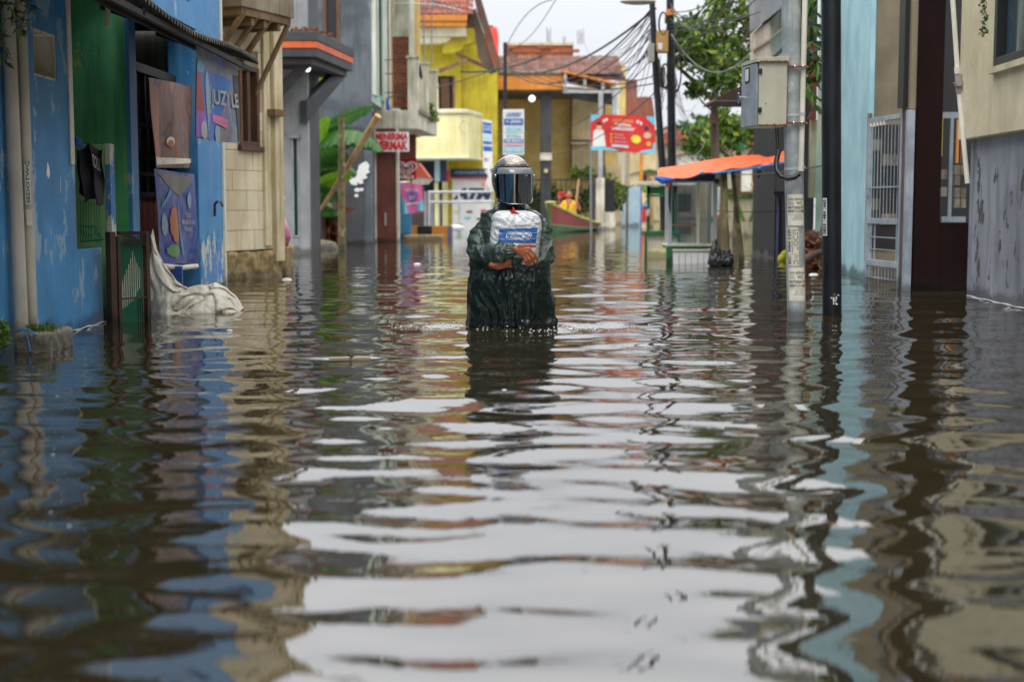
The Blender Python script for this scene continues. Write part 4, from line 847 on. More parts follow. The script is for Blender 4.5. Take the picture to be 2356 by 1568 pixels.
for x0, x1, mt in ((938, 960, 'orange_fascia'), (962, 992, 'black'), (994, 1030, 'orange_fascia'), (1031, 1040, 'purple_slat')): q = MB(); pb(q, x0, 520, x1, 552, 35, .4); q.build('kerb_piece', mt, cr)
MB().ball(P(1051, 524, 38), (.2, .12, .09), 14, 8).build('float', 'white_print', smooth=True, label='white rounded object drifting before the cash machine panel', cat='float')

# ================================================================= yellow house with the cash machine
yh = thing('house', 'bright yellow two storey house with pale balcony, red tiled roof and cash machine front', 'house', tuple(P(1040, 530, 45)))
YB = 46.0
def q(nm, mt, x0, y0, x1, y1, Y, dep=.1, par=yh, bev=0, **k): w = MB(); pb(w, x0, y0, x1, y1, Y, dep); return w.build(nm, mt, par, bev=bev, **k)
MB().prism([P(936, 560, YB), P(1143, 545, YB), P(1145, 165, YB), P(1120, 120, YB), P(1085, 20, YB), P(936, 20, YB)], (0, 7, 0)).build('wall', 'yellow_wall', yh)
q('parapet', 'yellow_wall', 936, 100, 1060, 250, 45.6, .3); 
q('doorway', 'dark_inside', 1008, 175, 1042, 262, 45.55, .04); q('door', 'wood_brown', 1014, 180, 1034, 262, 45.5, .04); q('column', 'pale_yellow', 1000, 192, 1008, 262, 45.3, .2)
q('eave_beam', 'cream_trim', 940, 64, 1072, 84, 44.6, 1.0, bev=.02)
MB().prism([P(945, 64, 44.7), P(1065, 64, 44.7), P(1058, 80, 44.7), P(1040, 84, 44.7), P(1030, 96, 44.7), P(1014, 99, 44.7), P(945, 99, 44.7)], (0, .5, 0)).build('scroll_panel', 'cream_trim', yh)
MB().prism([P(1018, 84, 44.9), P(1102, 84, 44.9), P(1094, 98, 44.9), P(1070, 102, 44.9), P(1062, 115, 44.9), P(1040, 122, 44.9), P(1018, 122, 44.9)], (0, .5, 0)).build('scroll_panel', 'yellow_wall', yh)
q('fascia_board', 'orange_fascia', 938, 34, 1075, 48, 44.2, .06, bev=.01); q('fascia_board', 'orange_fascia', 938, 49.5, 1074, 61, 44.25, .06, bev=.01)
MB().prism([P(1080, -60, 44.3), P(1090, -60, 44.3), P(1108, 0, 44.3), P(1152, 150, 44.3), P(1146, 170, 44.3), P(1098, 30, 44.3)], (0, .25, 0)).build('barge_board', 'wood_brown', yh)
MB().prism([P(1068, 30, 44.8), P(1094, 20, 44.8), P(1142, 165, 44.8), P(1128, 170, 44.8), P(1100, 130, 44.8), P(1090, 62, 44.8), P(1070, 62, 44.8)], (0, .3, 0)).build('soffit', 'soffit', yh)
MB().ob(P(1010, 168, 44.4), P(1075, 142, 44.4)-P(1010, 168, 44.4), (0, .15, 0), (0, 0, .12)).build('rafter', 'raw_timber', yh); MB().ob(P(1050, 128, 44.5), P(1120, 160, 44.5)-P(1050, 128, 44.5), (0, .15, 0), (0, 0, .12)).build('rafter', 'wood_brown', yh)
q('downpipe', 'raw_timber', 1042, 175, 1047, 262, 45.2, .1)
tile_me = MB().grid(lambda s, t_: (s*.20, t_*.30*.86, t_*.30*.5+.028*math.sin(math.pi*s)), 5, 1).mesh('tile', 'roof_tile', True)
ty = MB(); t0 = P(915, 33, 44.3)
MB().prism([P(905, 36, 44.4), P(1078, 36, 44.4), P(1088, -190, 50), P(905, -190, 50)], (0, 0, -.06)).build('roof', 'old_roof_tile', yh)
for r_ in range(9):
    for c_ in range(12):
        o = place('tile', tile_me, yh); o.location = (t0.x-.15+c_*.205+random.uniform(-.008, .008), 44.28+r_*.26, t0.z+r_*.205+random.uniform(-.005, .01)); o.rotation_euler.x = R(7)
# balcony: curved front box
bw = MB(); yy = 43.9
pts = [(950, 45.4), (950, 44.0), (1060, 43.7), (1078, 43.9), (1108, 45.6)]
z0, z1 = P(1000, 360, 43.8).z, P(1000, 262, 43.8).z
pln = [(P(x, 470, Y_).x, Y_) for x, Y_ in pts]
MB().prism([(x, y, z0) for x, y in pln], (0, 0, z1-z0)).build('balcony', 'pale_yellow', yh, bev=.03)
MB().prism([((x+2.2)*1.03-2.2, (y-45)*1.06+45, z1) for x, y in pln], (0, 0, .14)).build('balcony_coping', 'cream_trim', yh, bev=.03)
MB().prism([((x+2.2)*1.03-2.2, (y-45)*1.06+45, z0-.08) for x, y in pln], (0, 0, .09)).build('balcony_base', 'cream_trim', yh, bev=.03)
c = P(1069, 293, 43.55); MB().tube([c+Vector((.14*math.sin(a*.35), .1*math.sin(a*.35)*.4, .19*math.cos(a*.35))) for a in range(19)], .018, 6).build('ring_ornament', 'light_concrete', yh)
# ground floor
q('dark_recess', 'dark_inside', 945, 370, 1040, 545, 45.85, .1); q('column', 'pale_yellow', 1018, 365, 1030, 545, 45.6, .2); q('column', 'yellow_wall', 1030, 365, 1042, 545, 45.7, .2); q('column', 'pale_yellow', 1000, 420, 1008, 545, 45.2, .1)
for k in range(5): q('shutter_strip', 'grey_metal', 976+k*8, 440, 981+k*8, 545, 45.7, .05)
q('panel', 'white_print', 1041, 410, 1134, 530, 45.4, .1, label='white cash machine panel'); q('panel_base', 'rust_dark', 1041, 530, 1134, 545, 45.4, .1)
q('header', 'navy_print', 1036, 388, 1134, 408, 45.3, .08, label='dark header board'); q('header_line', 'red_print', 1040, 408.5, 1134, 411, 45.3, .06)
pn = PL(1041, 411, 1134, 530, 45.38)
pn.text('ATM', 'navy_print', yh, .02, .90, .60, .82, bold=.08, slant=.12); pn.text('BERSAMA', 'orange_print', yh, .72, 1.0, .86, .93, bold=.05)
PL(1041, 388, 1134, 407, 45.28).text('ANJUNGAN TUNAI', 'pale_blue_print', yh, .05, .95, .3, .7)
for (a, b, mt) in ((.05, .34, 'yellow_print'), (.7, .36, 'red_print'), (.3, .22, 'cyan_print'), (.1, .1, 'green_print'), (.6, .2, 'grey_print'), (.65, .1, 'green_print'), (.35, .34, 'grey_print')): pn.rect('logo', mt, yh, a, a+.14, b, b+.045, k=1, n=1)
q('side_poster', 'pale_blue_print', 1000, 366, 1012, 418, 44.8, .05); q('side_poster', 'navy_print', 1012, 366, 1028, 418, 44.8, .05); q('side_poster', 'red_print', 1028, 392, 1034, 418, 44.8, .05)
q('lamp_bracket', 'dark_wood', 1112, 378, 1121, 392, 45.5, .1)
rl = thing('railing', 'grey pipe railing in the flood before the cash machine panel', 'railing', tuple(W(1050, 545)))
for y in (442, 465): MB().tube([P(985, y, 38), P(1137, y-1, 38)], .033, 8).build('rail', 'aluminium', rl)
for x in (988, 1056, 1132): MB().tube([P(x, 440, 38), (P(x, 540, 38).x, 38, -.6)], .03, 8).build('post', 'aluminium', rl)
# banner sign hanging at the corner and pole sign
hs_ = banner([P(1109, 274, 42), P(1132, 278, 42), P(1134, 388, 42), P(1112, 388, 42)], .02, (0, -1, 0))
o = hs_.sheet('banner', 'white_print', nu=8, nv=20, label='narrow blue and white banner hanging at the corner of the yellow house', cat='banner')
for (a, b, mt) in ((.72, .95, 'blue_print'), (.5, .56, 'blue_print'), (.36, .46, 'blue_print'), (.58, .7, 'pale_blue_print')): hs_.rect('print', mt, o, .05, .95, a, b, k=1.5)
hs_.text('ISI ULANG', 'white_print', o, .1, .9, .78, .9, k=3); hs_.text('0812', 'navy_print', o, .1, .6, .15, .22, k=3)
ws_ = MB(); ws_.tube([P(1120, 390, 41.8), P(1128, 405, 41.8), P(1124, 425, 41.8), P(1132, 442, 41.8)], [.09, .06, .1, .03], 8); ws_.build('torn_strip', 'white_print', o, smooth=True)
sg = thing('sign', 'tall white and blue vertical shop sign on a dark pole beside the yellow house', 'sign', tuple(W(1165, 560)))
MB().tube([(P(1163, 560, 37).x, 37, -.6), P(1162, 98, 37)], .05, 10).build('pole', 'black_paint', sg, smooth=True)
a, b = P(1157, 357, 36.8), P(1206, 252, 36.8); MB().box((a.x, 36.8, a.z), (b.x, 36.9, b.z)).build('board', 'white_print', sg, bev=.01)
pp = PL(1157, 252, 1206, 357, 36.79)
for (y0, y1, mt) in ((.66, .80, 'blue_print'), (.49, .5, 'green_print'), (.27, .35, 'blue_print'), (.2, .23, 'pink_print'), (.06, .17, 'cyan_print')): pp.rect('print', mt, sg, .05, .95, y0, y1, k=1, n=1)
for (s_, y0, y1, mt) in (('LAUNDRY', .84, .94, 'blue_print'), ('+ JASA', .69, .77, 'white_print'), ('KILOAN', .53, .62, 'cyan_print'), ('SETRIKA', .38, .46, 'cyan_print'), ('MURAH', .28, .34, 'white_print'), ('0821 4455', .08, .15, 'white_print')): pp.text(s_, mt, sg, .15, .88, y0, y1, k=2, bold=.03)
# red water tank
tk = thing('water_tank', 'red plastic water tank on the roof behind the yellow house', 'water tank', tuple(P(1130, 160, 52)))
c = P(1130, 150, 52); r0 = 17/FD*52; zz = [(160, 1), (128, 1), (126, 1.03), (124, 1), (84, 1), (72, .92), (64, .80)]
MB().tube([(c.x, 52, P(1130, y, 52).z) for y, _ in zz], [r0*k for _, k in zz], 24).build('tank', 'tank_red', tk, smooth=True); MB().tube([(c.x-.05, 52, P(0, 65, 52).z), (c.x-.05, 52, P(0, 60, 52).z)], r0*.5, 16).build('lid', 'black', tk)
# ================================================================= orange fascia house closing the street
oh = thing('house', 'ochre house with an orange fascia band and dark square pillar at the street end', 'house', tuple(P(1290, 530, 50)))
def qq(nm, mt, x0, y0, x1, y1, Y, dep=.1, par=None, bev=0, **k): w = MB(); pb(w, x0, y0, x1, y1, Y, dep); return w.build(nm, mt, par, bev=bev, **k)
qq('wall', 'ochre_wall', 1130, 200, 1420, 560, 50, 4, oh); qq('wall', 'sand_wall', 1393, 380, 1430, 470, 49.8, .15, oh)
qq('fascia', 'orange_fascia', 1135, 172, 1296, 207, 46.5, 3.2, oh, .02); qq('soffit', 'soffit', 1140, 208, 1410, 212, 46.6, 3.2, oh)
qq('pillar', 'charcoal', 1243, 210, 1269, 560, 46.8, .4, oh, .01); qq('pillar_band', 'light_concrete', 1242, 352, 1270, 369, 46.75, .45, oh)
w_ = MB(); c = P(1256, 393, 46.72); w_.prism([c+Vector((.07*math.cos(a*.6283), 0, .07*math.sin(a*.6283))) for a in range(10)][::-1], (0, .03, 0)); w_.build('pillar_disc', 'sand_wall', oh)
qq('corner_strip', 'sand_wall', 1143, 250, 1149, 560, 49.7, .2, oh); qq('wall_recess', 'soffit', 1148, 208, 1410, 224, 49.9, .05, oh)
wf = qq('window_wall', 'sand_wall', 1312, 226, 1392, 404, 49.85, .1, oh)
for x in (1312, 1388): qq('frame', 'wood_brown', x, 226, x+4, 404, 49.75, .09, wf)
qq('frame', 'wood_brown', 1316, 322, 1388, 326, 49.75, .09, wf); qq('sill', 'light_concrete', 1314, 326.5, 1390, 332, 49.6, .2, wf); qq('sill', 'soffit', 1312, 402, 1392, 407, 49.6, .2, wf)
gr_ = MB()
for k in range(9): pb(gr_, 1320+k*8, 333, 1321+k*8, 400, 49.72, .02)
for k in range(7): pb(gr_, 1316, 340+k*9, 1390, 341+k*9, 49.70, .02)
gr_.build('grille', 'light_concrete', wf)
rt = thing('carport', 'grey metal carport frame with an orange edged sheet roof beside the orange fascia', 'carport', tuple(P(1370, 500, 46)))
qq('beam', 'grey_metal', 1296, 206, 1432, 214, 46.2, .1, rt); 
MB().prism([P(1292, 165, 46.1), P(1300, 162, 46.1), P(1418, 190, 46.1), P(1418, 195, 46.1)], (0, 3, 0)).build('sheet_roof', 'orange_fascia', rt)
for x, yt in ((1297, 168), (1342, 180), (1384, 190), (1406, 196)): qq('strut', 'grey_metal', x, yt, x+7, 206, 46.15, .1, rt)
qq('post', 'grey_metal', 1376, 214, 1388, 412, 46.1, .15, rt, .01); qq('post', 'grey_metal', 1409, 214, 1419, 272, 46.1, .15, rt)
MB().prism([P(1300, 216, 46.6), P(1410, 216, 46.6), P(1410, 242, 46.6), P(1330, 230, 46.6)], (0, .1, 0)).build('shade_panel', 'charcoal', rt)
# roofs
rf = thing('roof', 'mossy old clay tile roof with patched red tiles above the orange fascia', 'roof', tuple(P(1280, 170, 49)))
MB().prism([P(1120, 172, 46.6), P(1440, 180, 46.6), P(1425, 150, 49), P(1330, 146, 49.5), P(1130, 150, 49)], (0, 0, -.08)).build('roof_deck', 'old_roof_tile', rf)
om = MB().grid(lambda s, t_: (s*.24, t_*.34*.95, t_*.34*.34+.03*math.sin(math.pi*s)), 4, 1).mesh('tile', 'old_roof_tile', True)
for r_ in range(7):
    for c_ in range(17):
        if random.random() < .04: continue
        o = place('tile', om, rf); p = P(1138, 171, 46.6); o.location = (p.x+c_*.245+random.uniform(-.015, .015), 46.6+r_*.33, p.z+r_*.115+random.uniform(-.01, .012))
MB().tube([P(1128, 166, 46.5), P(1200, 169, 46.5), P(1290, 168, 46.5)], .07, 8).build('ridge', 'old_concrete', rf)
MB().tube([P(1150, 148, 49.2), P(1240, 150, 49.2), P(1330, 144, 49.2), P(1425, 148, 49.2)], .09, 8).build('ridge', 'old_concrete', rf)
bk = thing('brick_wall', 'unfinished red brick storey with rebar rods rising behind the tiled roof', 'brick wall', tuple(P(1245, 150, 54)))
qq('masonry', 'brick_mass', 1166, 104, 1319, 172, 54, .3, bk); qq('cap', 'light_concrete', 1166, 98, 1319, 104, 53.95, .4, bk)
bm = MB().box((0, 0, 0), (.34, .05, .12)).mesh('brick', 'brick')
p0 = P(1168, 168, 53.98)
for r_ in range(7):
    for c_ in range(7):
        if random.random() < .25: continue
        o = place('brick', bm, bk); o.location = (p0.x+c_*.36+(.18 if r_ % 2 else 0), 53.955, p0.z+r_*.15)
for x in (1259, 1262, 1266, 1330, 1334, 1338, 1343, 1296, 1300): MB().tube([P(x, 102, 54.1), P(x+random.uniform(-2, 2), 62+random.random()*15 if x < 1290 or x > 1310 else 84, 54.1)], .012, 5).build('rebar', 'rust_dark', bk)
bk2 = thing('brick_wall', 'stepped raw brick gable wall of a far house left of the two black poles', 'brick wall', tuple(P(1465, 270, 66)))
MB().prism([P(1440, 300, 66), P(1506, 300, 66), P(1506, 262, 66), P(1500, 224, 66), P(1484, 222, 66), P(1466, 224, 66), P(1466, 183, 66), P(1440, 183, 66)], (0, 4, 0)).build('masonry', 'brick_mass', bk2)
qq('wall', 'ochre_wall', 1428, 150, 1440, 275, 60, 1, None, label='narrow stained gable wall with a white downpipe right of the tiled roof', cat='wall')
MB().tube([P(1420, 172, 58), P(1420, 250, 58)], .06, 8).build('downpipe', 'white_paint', smooth=True, label='white downpipe against the stained narrow gable wall', cat='pipe')
# hedge, fence, gate of the orange house
hg = MB()
for x in range(1140, 1440, 16): leaves(hg, tuple(P(x+random.uniform(-6, 6), 452+random.uniform(-8, 28), 48.6)), (.32, .3, .5), 120, .16)
hg.build('hedge', 'leaf_dark', None, kind='stuff', label='dark green hedge behind the fence of the ochre house', cat='hedge')
hg = MB()
for (x, y, r_) in ((1325, 396, .2), (1353, 396, .22), (1178, 408, .3), (1395, 420, .4), (1420, 440, .35)): leaves(hg, tuple(P(x, y, 48)), r_, 150, .12)
hg.build('shrubs', 'leaf_tree', None, kind='stuff', label='small round shrubs under the window of the ochre house', cat='shrub')
fn = thing('fence', 'low dark fence and concrete gate pillar in front of the ochre house', 'fence', tuple(W(1340, 534)))
qq('plinth', 'rubble', 1335, 508, 1376, 540, 45, .3, fn); qq('base_wall', 'charcoal', 1130, 515, 1338, 560, 45.3, .3, fn); qq('gate_pillar', 'light_concrete', 1371, 410, 1391, 560, 44.8, .35, fn, .02)
qq('gate_panel', 'black', 1391, 414, 1414, 486, 45, .08, fn); qq('gate_base', 'light_concrete', 1391, 488, 1416, 545, 45, .2, fn); qq('post', 'charcoal', 1362, 412, 1369, 540, 45, .15, fn)
for k in range(20): qq('bar', 'black', 1140+k*11.5, 412, 1142+k*11.5, 516, 45.2, .03, fn)
qq('rail', 'black', 1136, 412, 1366, 415, 45.15, .04, fn)
lp = thing('lamp', 'round white bulb under the orange fascia of the ochre house', 'lamp', tuple(P(1224, 227, 46.5))); c = P(1224, 227, 46.4)
MB().ball(c, .10, 16, 12).build('bulb', 'lamp_glass', lp, smooth=True); MB().tube([c+Vector((0, 0, .1)), c+Vector((0, 0, .24))], .03, 8).build('socket', 'black', lp)
# red banner billboard
bd = thing('billboard', 'red and pale blue printed banner with a man in white at the street end', 'billboard', tuple(P(1434, 306, 40)))
def bf(s, t_):
    a = P(1360, 347-4*s, 40).lerp(P(1508, 354, 40), s) if 0 else P(1360+148*s, 346+5*s-2*math.sin(s*6), 40); b = P(1360+147*s, 264+5*s-1.5*math.sin(s*3), 40)
    return tuple(a.lerp(b, t_)+Vector((0, .03*math.sin(s*8+t_*2), 0)))
B = Cloth(bf, (0, -1, 0)); o = B.sheet('sheet', 'red_print', bd, 24, 12)
for q_ in ([(0, .80), (.13, .93), (.16, 1), (0, 1)], [(.86, 1), (.88, .93), (1, .75), (1, 1)], [(0, 0), (.45, 0), (.3, .07), (0, .12)], [(.72, 0), (1, 0), (1, .12), (.8, .07)], [(.95, 0), (1, 0), (1, .3), (.97, .25)]): B.poly('corner_print', 'cyan_print', bd, q_, k=1)
B.poly('printed_coat', 'white_print', bd, [(.02, .10), (.23, .10), (.20, .53), (.04, .53)], k=3); B.ell('printed_coat', 'white_print', bd, .12, .50, .085, .1, k=3.2); B.ell('printed_face', 'skin_print', bd, .125, .64, .04, .09, k=4); B.ell('printed_cap', 'black_print', bd, .125, .75, .038, .055, k=5)
B.text('CUCI KENDARAAN', 'orange_print', bd, .33, .66, .80, .88, k=4, bold=.03); B.text('"FESTIVAL\nRAMADHAN"', 'white_print', bd, .32, .68, .58, .77, k=4, bold=.04)
for i, s_ in enumerate(('Ceramah', 'Nasyid', 'Santunan Yatim')): B.text(s_, 'pale_blue_print', bd, .36, .5+.03*i, .43-.1*i, .48-.1*i, k=4); B.ell('bullet', 'orange_print', bd, .315, .45-.1*i, .018, .035, k=4)
B.ell('star_burst', 'yellow_print', bd, .70, .36, .075, .11, k=4, jag=.12); B.rect('label_strip', 'pale_blue_print', bd, .32, .58, .10, .17, k=4); B.ell('print_cup', 'navy_print', bd, .87, .68, .04, .06, k=4); B.ell('print_food', 'skin_print', bd, .88, .48, .06, .09, k=4); B.ell('print_food', 'orange_print', bd, .9, .25, .04, .07, k=4, jag=.2)
for (a, b) in ((.24, .86), (.2, .82), (.73, .84), (.78, .8)): B.ell('print_star', 'white_print', bd, a, b, .018, .05, k=4, jag=.2)
MB().tube([(P(1360, 540, 40.1).x, 40.1, -.6), P(1359, 260, 40.1)], .03, 6).build('pole', 'cable_grey', bd)

# ================================================================= far end of the street (right of centre)
def far_house(x0, x1, yt, yb, Y, mt, label, roofm='old_roof_tile', wins=(), rh=22, cat='house'):
    t = thing('house', label, cat, (P((x0+x1)/2, 500, Y).x, Y, -.6)); a, b = P(x0, yb, Y), P(x1, yt, Y)
    w = MB(); w.box((a.x, Y, -.6), (b.x, Y+5, b.z)); w.build('wall', mt, t)
    if rh: MB().prism([P(x0-5, yt+1, Y-.4), P(x1+5, yt+1, Y-.4), P((x0+x1)/2, yt-rh, Y-.4)], (0, 5.6, 0)).build('roof', roofm, t)
    for (p, q_, r_, s_) in wins: f = qq('window', 'dark_wood', p, q_, r_, s_, Y-.05, .04, t); qq('pane', 'glass_dark', p+2, q_+2, r_-2, s_-2, Y-.07, .015, f)
    return t
far_house(1412, 1450, 330, 500, 58, 'far_wall', 'pale stained house wall behind the light blue gate', rh=0, wins=((1420, 345, 1432, 365), (1422, 392, 1430, 410)))
far_house(1448, 1510, 300, 510, 72, 'sand_wall', 'sandy house below the raw brick gable with green trim', 'cart_green', ((1455, 330, 1466, 350), (1480, 335, 1492, 352)), 8)
far_house(1490, 1640, 425, 520, 80, 'brown_shop', 'long low brown shop row at the far end of the flooded street', 'brown_shop', ((1505, 445, 1525, 480), (1560, 445, 1590, 485)), 0)
far_house(1500, 1600, 330, 430, 95, 'far_wall', 'far grey plaster house with a shallow brick red roof', 'roof_tile', ((1520, 365, 1535, 385), (1560, 365, 1572, 385)), 40)
far_house(1580, 1700, 352, 470, 88, 'white_paint', 'far white house behind the tree trunk', 'old_roof_tile', ((1600, 380, 1612, 400), (1625, 380, 1637, 400)), 30)
far_house(1470, 1520, 395, 430, 66, 'sand_wall', 'tiny far ochre upper storey beside the billboard', 'cart_green', ((1480, 402, 1488, 415),), 6)
far_house(1690, 1800, 330, 470, 60, 'far_wall', 'beige house with dark red roof seen through the tree behind the concrete wall', 'roof_tile', ((1740, 385, 1756, 410),), 30)
far_house(1630, 1690, 395, 500, 70, 'far_wall', 'far dull beige house between the two carts and the tree', 'roof_tile', ((1645, 415, 1655, 435),), 14)
# sky-blue gate and pillars
sg_ = thing('gate', 'light sky blue wall and gate beside the concrete pillar at the far corner', 'gate', tuple(W(1455, 512)))
qq('gate_leaf', 'skyblue_wall', 1446, 430, 1472, 530, 52, .1, sg_); qq('post', 'cloth_blue', 1473, 425, 1477, 530, 52, .1, sg_); qq('post', 'skyblue_wall', 1430, 460, 1440, 530, 51, .15, sg_); qq('post', 'rust_dark', 1441, 432, 1445, 530, 52, .15, sg_); qq('post', 'white_paint', 1420, 350, 1438, 430, 52, .3, sg_)
MB().prism([P(1418, 425, 52), P(1440, 430, 52), P(1466, 424, 52), P(1440, 436, 52)], (0, .1, 0)).build('cable_sag', 'black', sg_)
qq('drum', 'red_print', 1478, 470, 1488, 510, 54, .3, None, .02, label='tall faded red drum by the light blue gate', cat='drum'); qq('post', 'cable_grey', 1490, 465, 1497, 510, 54, .15, None, label='grey post between the red drum and the tan trunk', cat='post')
tr_ = MB(); tr_.tube([(P(1497, 515, 50).x, 50, -.6), P(1496, 440, 50), P(1500, 405, 50)], [.12, .10, .08], 8); tr_.build('wooden_post', 'bamboo', smooth=True, label='tan wooden post standing at the corner left of the far cart', cat='post')
MB().prism([P(1472, 350, 54), P(1480, 350, 54), P(1479, 420, 54), P(1472, 420, 54)], (0, .05, 0)).build('banner', 'orange_fascia', None, label='narrow yellow vertical flag below the billboard', cat='flag')
MB().ball(P(1487, 435, 53), (.16, .05, .16), 12, 8).build('round_sign', 'leaf_lime', None, label='small round lime green sign beside the tan wooden post', cat='sign')
# background trees of the far side
ft = MB()
for (x, y, r_) in ((1550, 320, 2.2), (1590, 312, 2.0), (1625, 300, 2.4), (1690, 330, 2.2), (1520, 315, 1.6)): leaves(ft, tuple(P(x, y+20, 105)), (r_, 1.5, r_*.8), 500, .55)
ft.build('distant_trees', 'leaf_dark', None, kind='stuff', label='far dark green treetops over the roofs at the street end', cat='trees')
# vertical red cloth strips etc: low wall on the right
cw = thing('concrete_wall', 'mossy pale concrete garden wall with weeds on its top behind the bamboo posts', 'wall', tuple(W(1740, 545)))
FW = Fac(W(1655, 538)[:2], W(1812, 552)[:2]); zt = .8+(470-442)/3272*33
FW.box(MB(), 0, FW.L, -.6, zt, -.2, 0).build('wall', 'mossy_wall', cw, bev=.01); FW.box(MB(), -.05, FW.L, zt-.12, zt+.12, -.25, .05).build('coping', 'dark_moss', cw)
mo = MB(); 
for k in range(16): leaves(mo, tuple(FW.pt(FW.L*k/16, zt-.05, .03)), (.16, .05, .12), 60, .05, droop=.8)
mo.build('moss', 'moss', cw)
grs = MB()
for (x, y, n_) in ((1715, 470, 5), (1760, 470, 6), (1790, 470, 5), (1660, 500, 4)):
    for k in range(n_):
        b = P(x+random.uniform(-12, 12), y+40, 30); v = Vector((random.uniform(-.35, .35), 0, random.uniform(.5, .95))); s0 = Vector((.02, 0, 0))
        mid = b+v*.6; tip = b+v+Vector((v.x*.8, 0, -.15)); grs.add([b-s0, b+s0, mid+s0, tip, mid-s0], [(0, 1, 2, 4), (4, 2, 3)])
grs.build('tall_grass', 'leaf_tree', None, kind='stuff', label='long green grass blades before the concrete garden wall', cat='grass')
MB().box(P(1708, 440, 33.4), P(1727, 380, 33.6)).build('white_post', 'white_paint', None, label='wide white post standing behind the concrete garden wall', cat='post'); MB().box(P(1742, 442, 33.4), P(1749, 395, 33.6)).build('white_post', 'white_paint', None, label='narrow white post standing behind the concrete garden wall', cat='post')
qq('hoarding', 'wood_brown', 1690, 378, 1800, 445, 35, .1, None, label='brown board panel behind the white posts and garden wall', cat='panel')
bo = thing('stake', 'leaning bare bamboo stake before the concrete garden wall', 'stake', tuple(W(1745, 560))); MB().tube([(P(1757, 565, 29).x, 29, -.6), P(1752, 520, 29), P(1730, 420, 29)], .035, 8).build('cane', 'bamboo', bo)

# ================================================================= trees
def tree(base, segs, crown, label, mt='leaf_tree', n=220, ls=.16):
    t = thing('tree', label, 'tree', tuple(base)); MB().tube(*segs[0], 10).build('trunk', 'bark', t, smooth=True)
    for s_ in segs[1:]: MB().tube(*s_, 7).build('limb', 'bark', t, smooth=True)
    mb = MB(); tw = MB()
    for (c, r_) in crown:
        leaves(mb, c, r_, n, ls, shell=.1)
        for k in range(4):
            v = Vector([random.uniform(-1, 1)*q_ for q_ in (r_ if hasattr(r_, '__len__') else (r_,)*3)]); tw.tube([Vector(c)-v*.6, Vector(c)+v], [.016, .004], 4)
    mb.build('crown', mt, t); tw.build('twigs', 'bark', t); return t
Yt = 25.0; p = lambda x, y, d=0: tuple(P(x, y, Yt+d))
cr = []
for (x, y, r_) in ((1560, 62, .28), (1575, 110, .30), (1600, 80, .38), (1625, 70, .40), (1650, 60, .35), (1620, 110, .42), (1650, 105, .45), (1680, 90, .42), (1640, 150, .42), (1670, 140, .42), (1605, 140, .34), (1700, 130, .40), (1720, 70, .38), (1735, 110, .38),
                   (1745, 30, .36), (1710, 25, .34), (1755, 70, .34), (1690, 175, .36), (1660, 190, .34), (1725, 160, .34), (1635, 185, .28), (1600, 205, .14), (1590, 60, .2), (1550, 95, .2), (1580, 130, .25), (1745, 150, .28), (1650, 20, .2), (1760, 0, .4), (1720, -30, .45), (1760, -60, .5), (1680, -60, .45), (1640, -40, .35), (1700, -110, .4)):
    cr.append((p(x+random.uniform(-5, 5), y+random.uniform(-5, 5), random.uniform(-.7, .9)), r_))
tree((P(1655, 575, Yt).x, Yt, -.6), [([(P(1655, 575, Yt).x, Yt, -.6), p(1652, 480), p(1645, 330), p(1643, 240), p(1650, 170)], [.075, .07, .07, .065, .055]),
     ([p(1650, 170), p(1625, 130), p(1590, 90), p(1560, 60)], [.05, .035, .02, .01]), ([p(1648, 190), p(1685, 130), p(1720, 80), p(1735, 20)], [.05, .04, .03, .015]), ([p(1645, 235), p(1600, 190, .2), p(1555, 150, .2), p(1530, 80, .2)], [.05, .04, .03, .015]),
     ([p(1650, 170), p(1665, 100), p(1672, 30), p(1690, -60)], [.05, .04, .03, .015]), ([p(1644, 260), p(1615, 235), p(1598, 205)], [.02, .015, .008])], cr, 'leafy tree with a slim bare trunk behind the orange tarpaulin', n=115, ls=.125)
cr = []
for k in range(26):
    x, y = random.uniform(1580, 1790), random.uniform(265, 350); cr.append((tuple(P(x, y, 30+random.uniform(-.6, 1))), random.uniform(.2, .36)))
tree((P(1690, 575, 30).x, 30, -.6), [([(P(1690, 560, 30).x, 30, -.6), tuple(P(1697, 400, 30)), tuple(P(1705, 300, 30))], [.07, .06, .04]), ([tuple(P(1697, 400, 30)), tuple(P(1740, 330, 30)), tuple(P(1780, 290, 30))], [.045, .035, .02]), ([tuple(P(1700, 380, 30)), tuple(P(1650, 340, 30)), tuple(P(1600, 335, 30))], [.04, .025, .012]), ([(P(1770, 545, 30).x, 30, 0), tuple(P(1765, 400, 30)), tuple(P(1775, 320, 30))], [.06, .05, .03])],
     cr, 'lower bushy tree with olive leaves behind the bamboo posts', 'leaf_tree', n=60, ls=.15)
bx = MB().box(P(1634, 285, 24.8), P(1652, 262, 24.9)); bx.build('meter_box', 'wood_brown', None, label='small brown box fixed to the slim tree trunk', cat='box', bev=.01)
MB().prism([P(1700, 325, 24), P(1712, 332, 24), P(1713, 350, 24), P(1702, 340, 24)], (0, .02, 0)).build('plastic_scrap', 'mesh_green', None, label='torn green and white plastic scrap caught above the tarpaulin', cat='plastic')
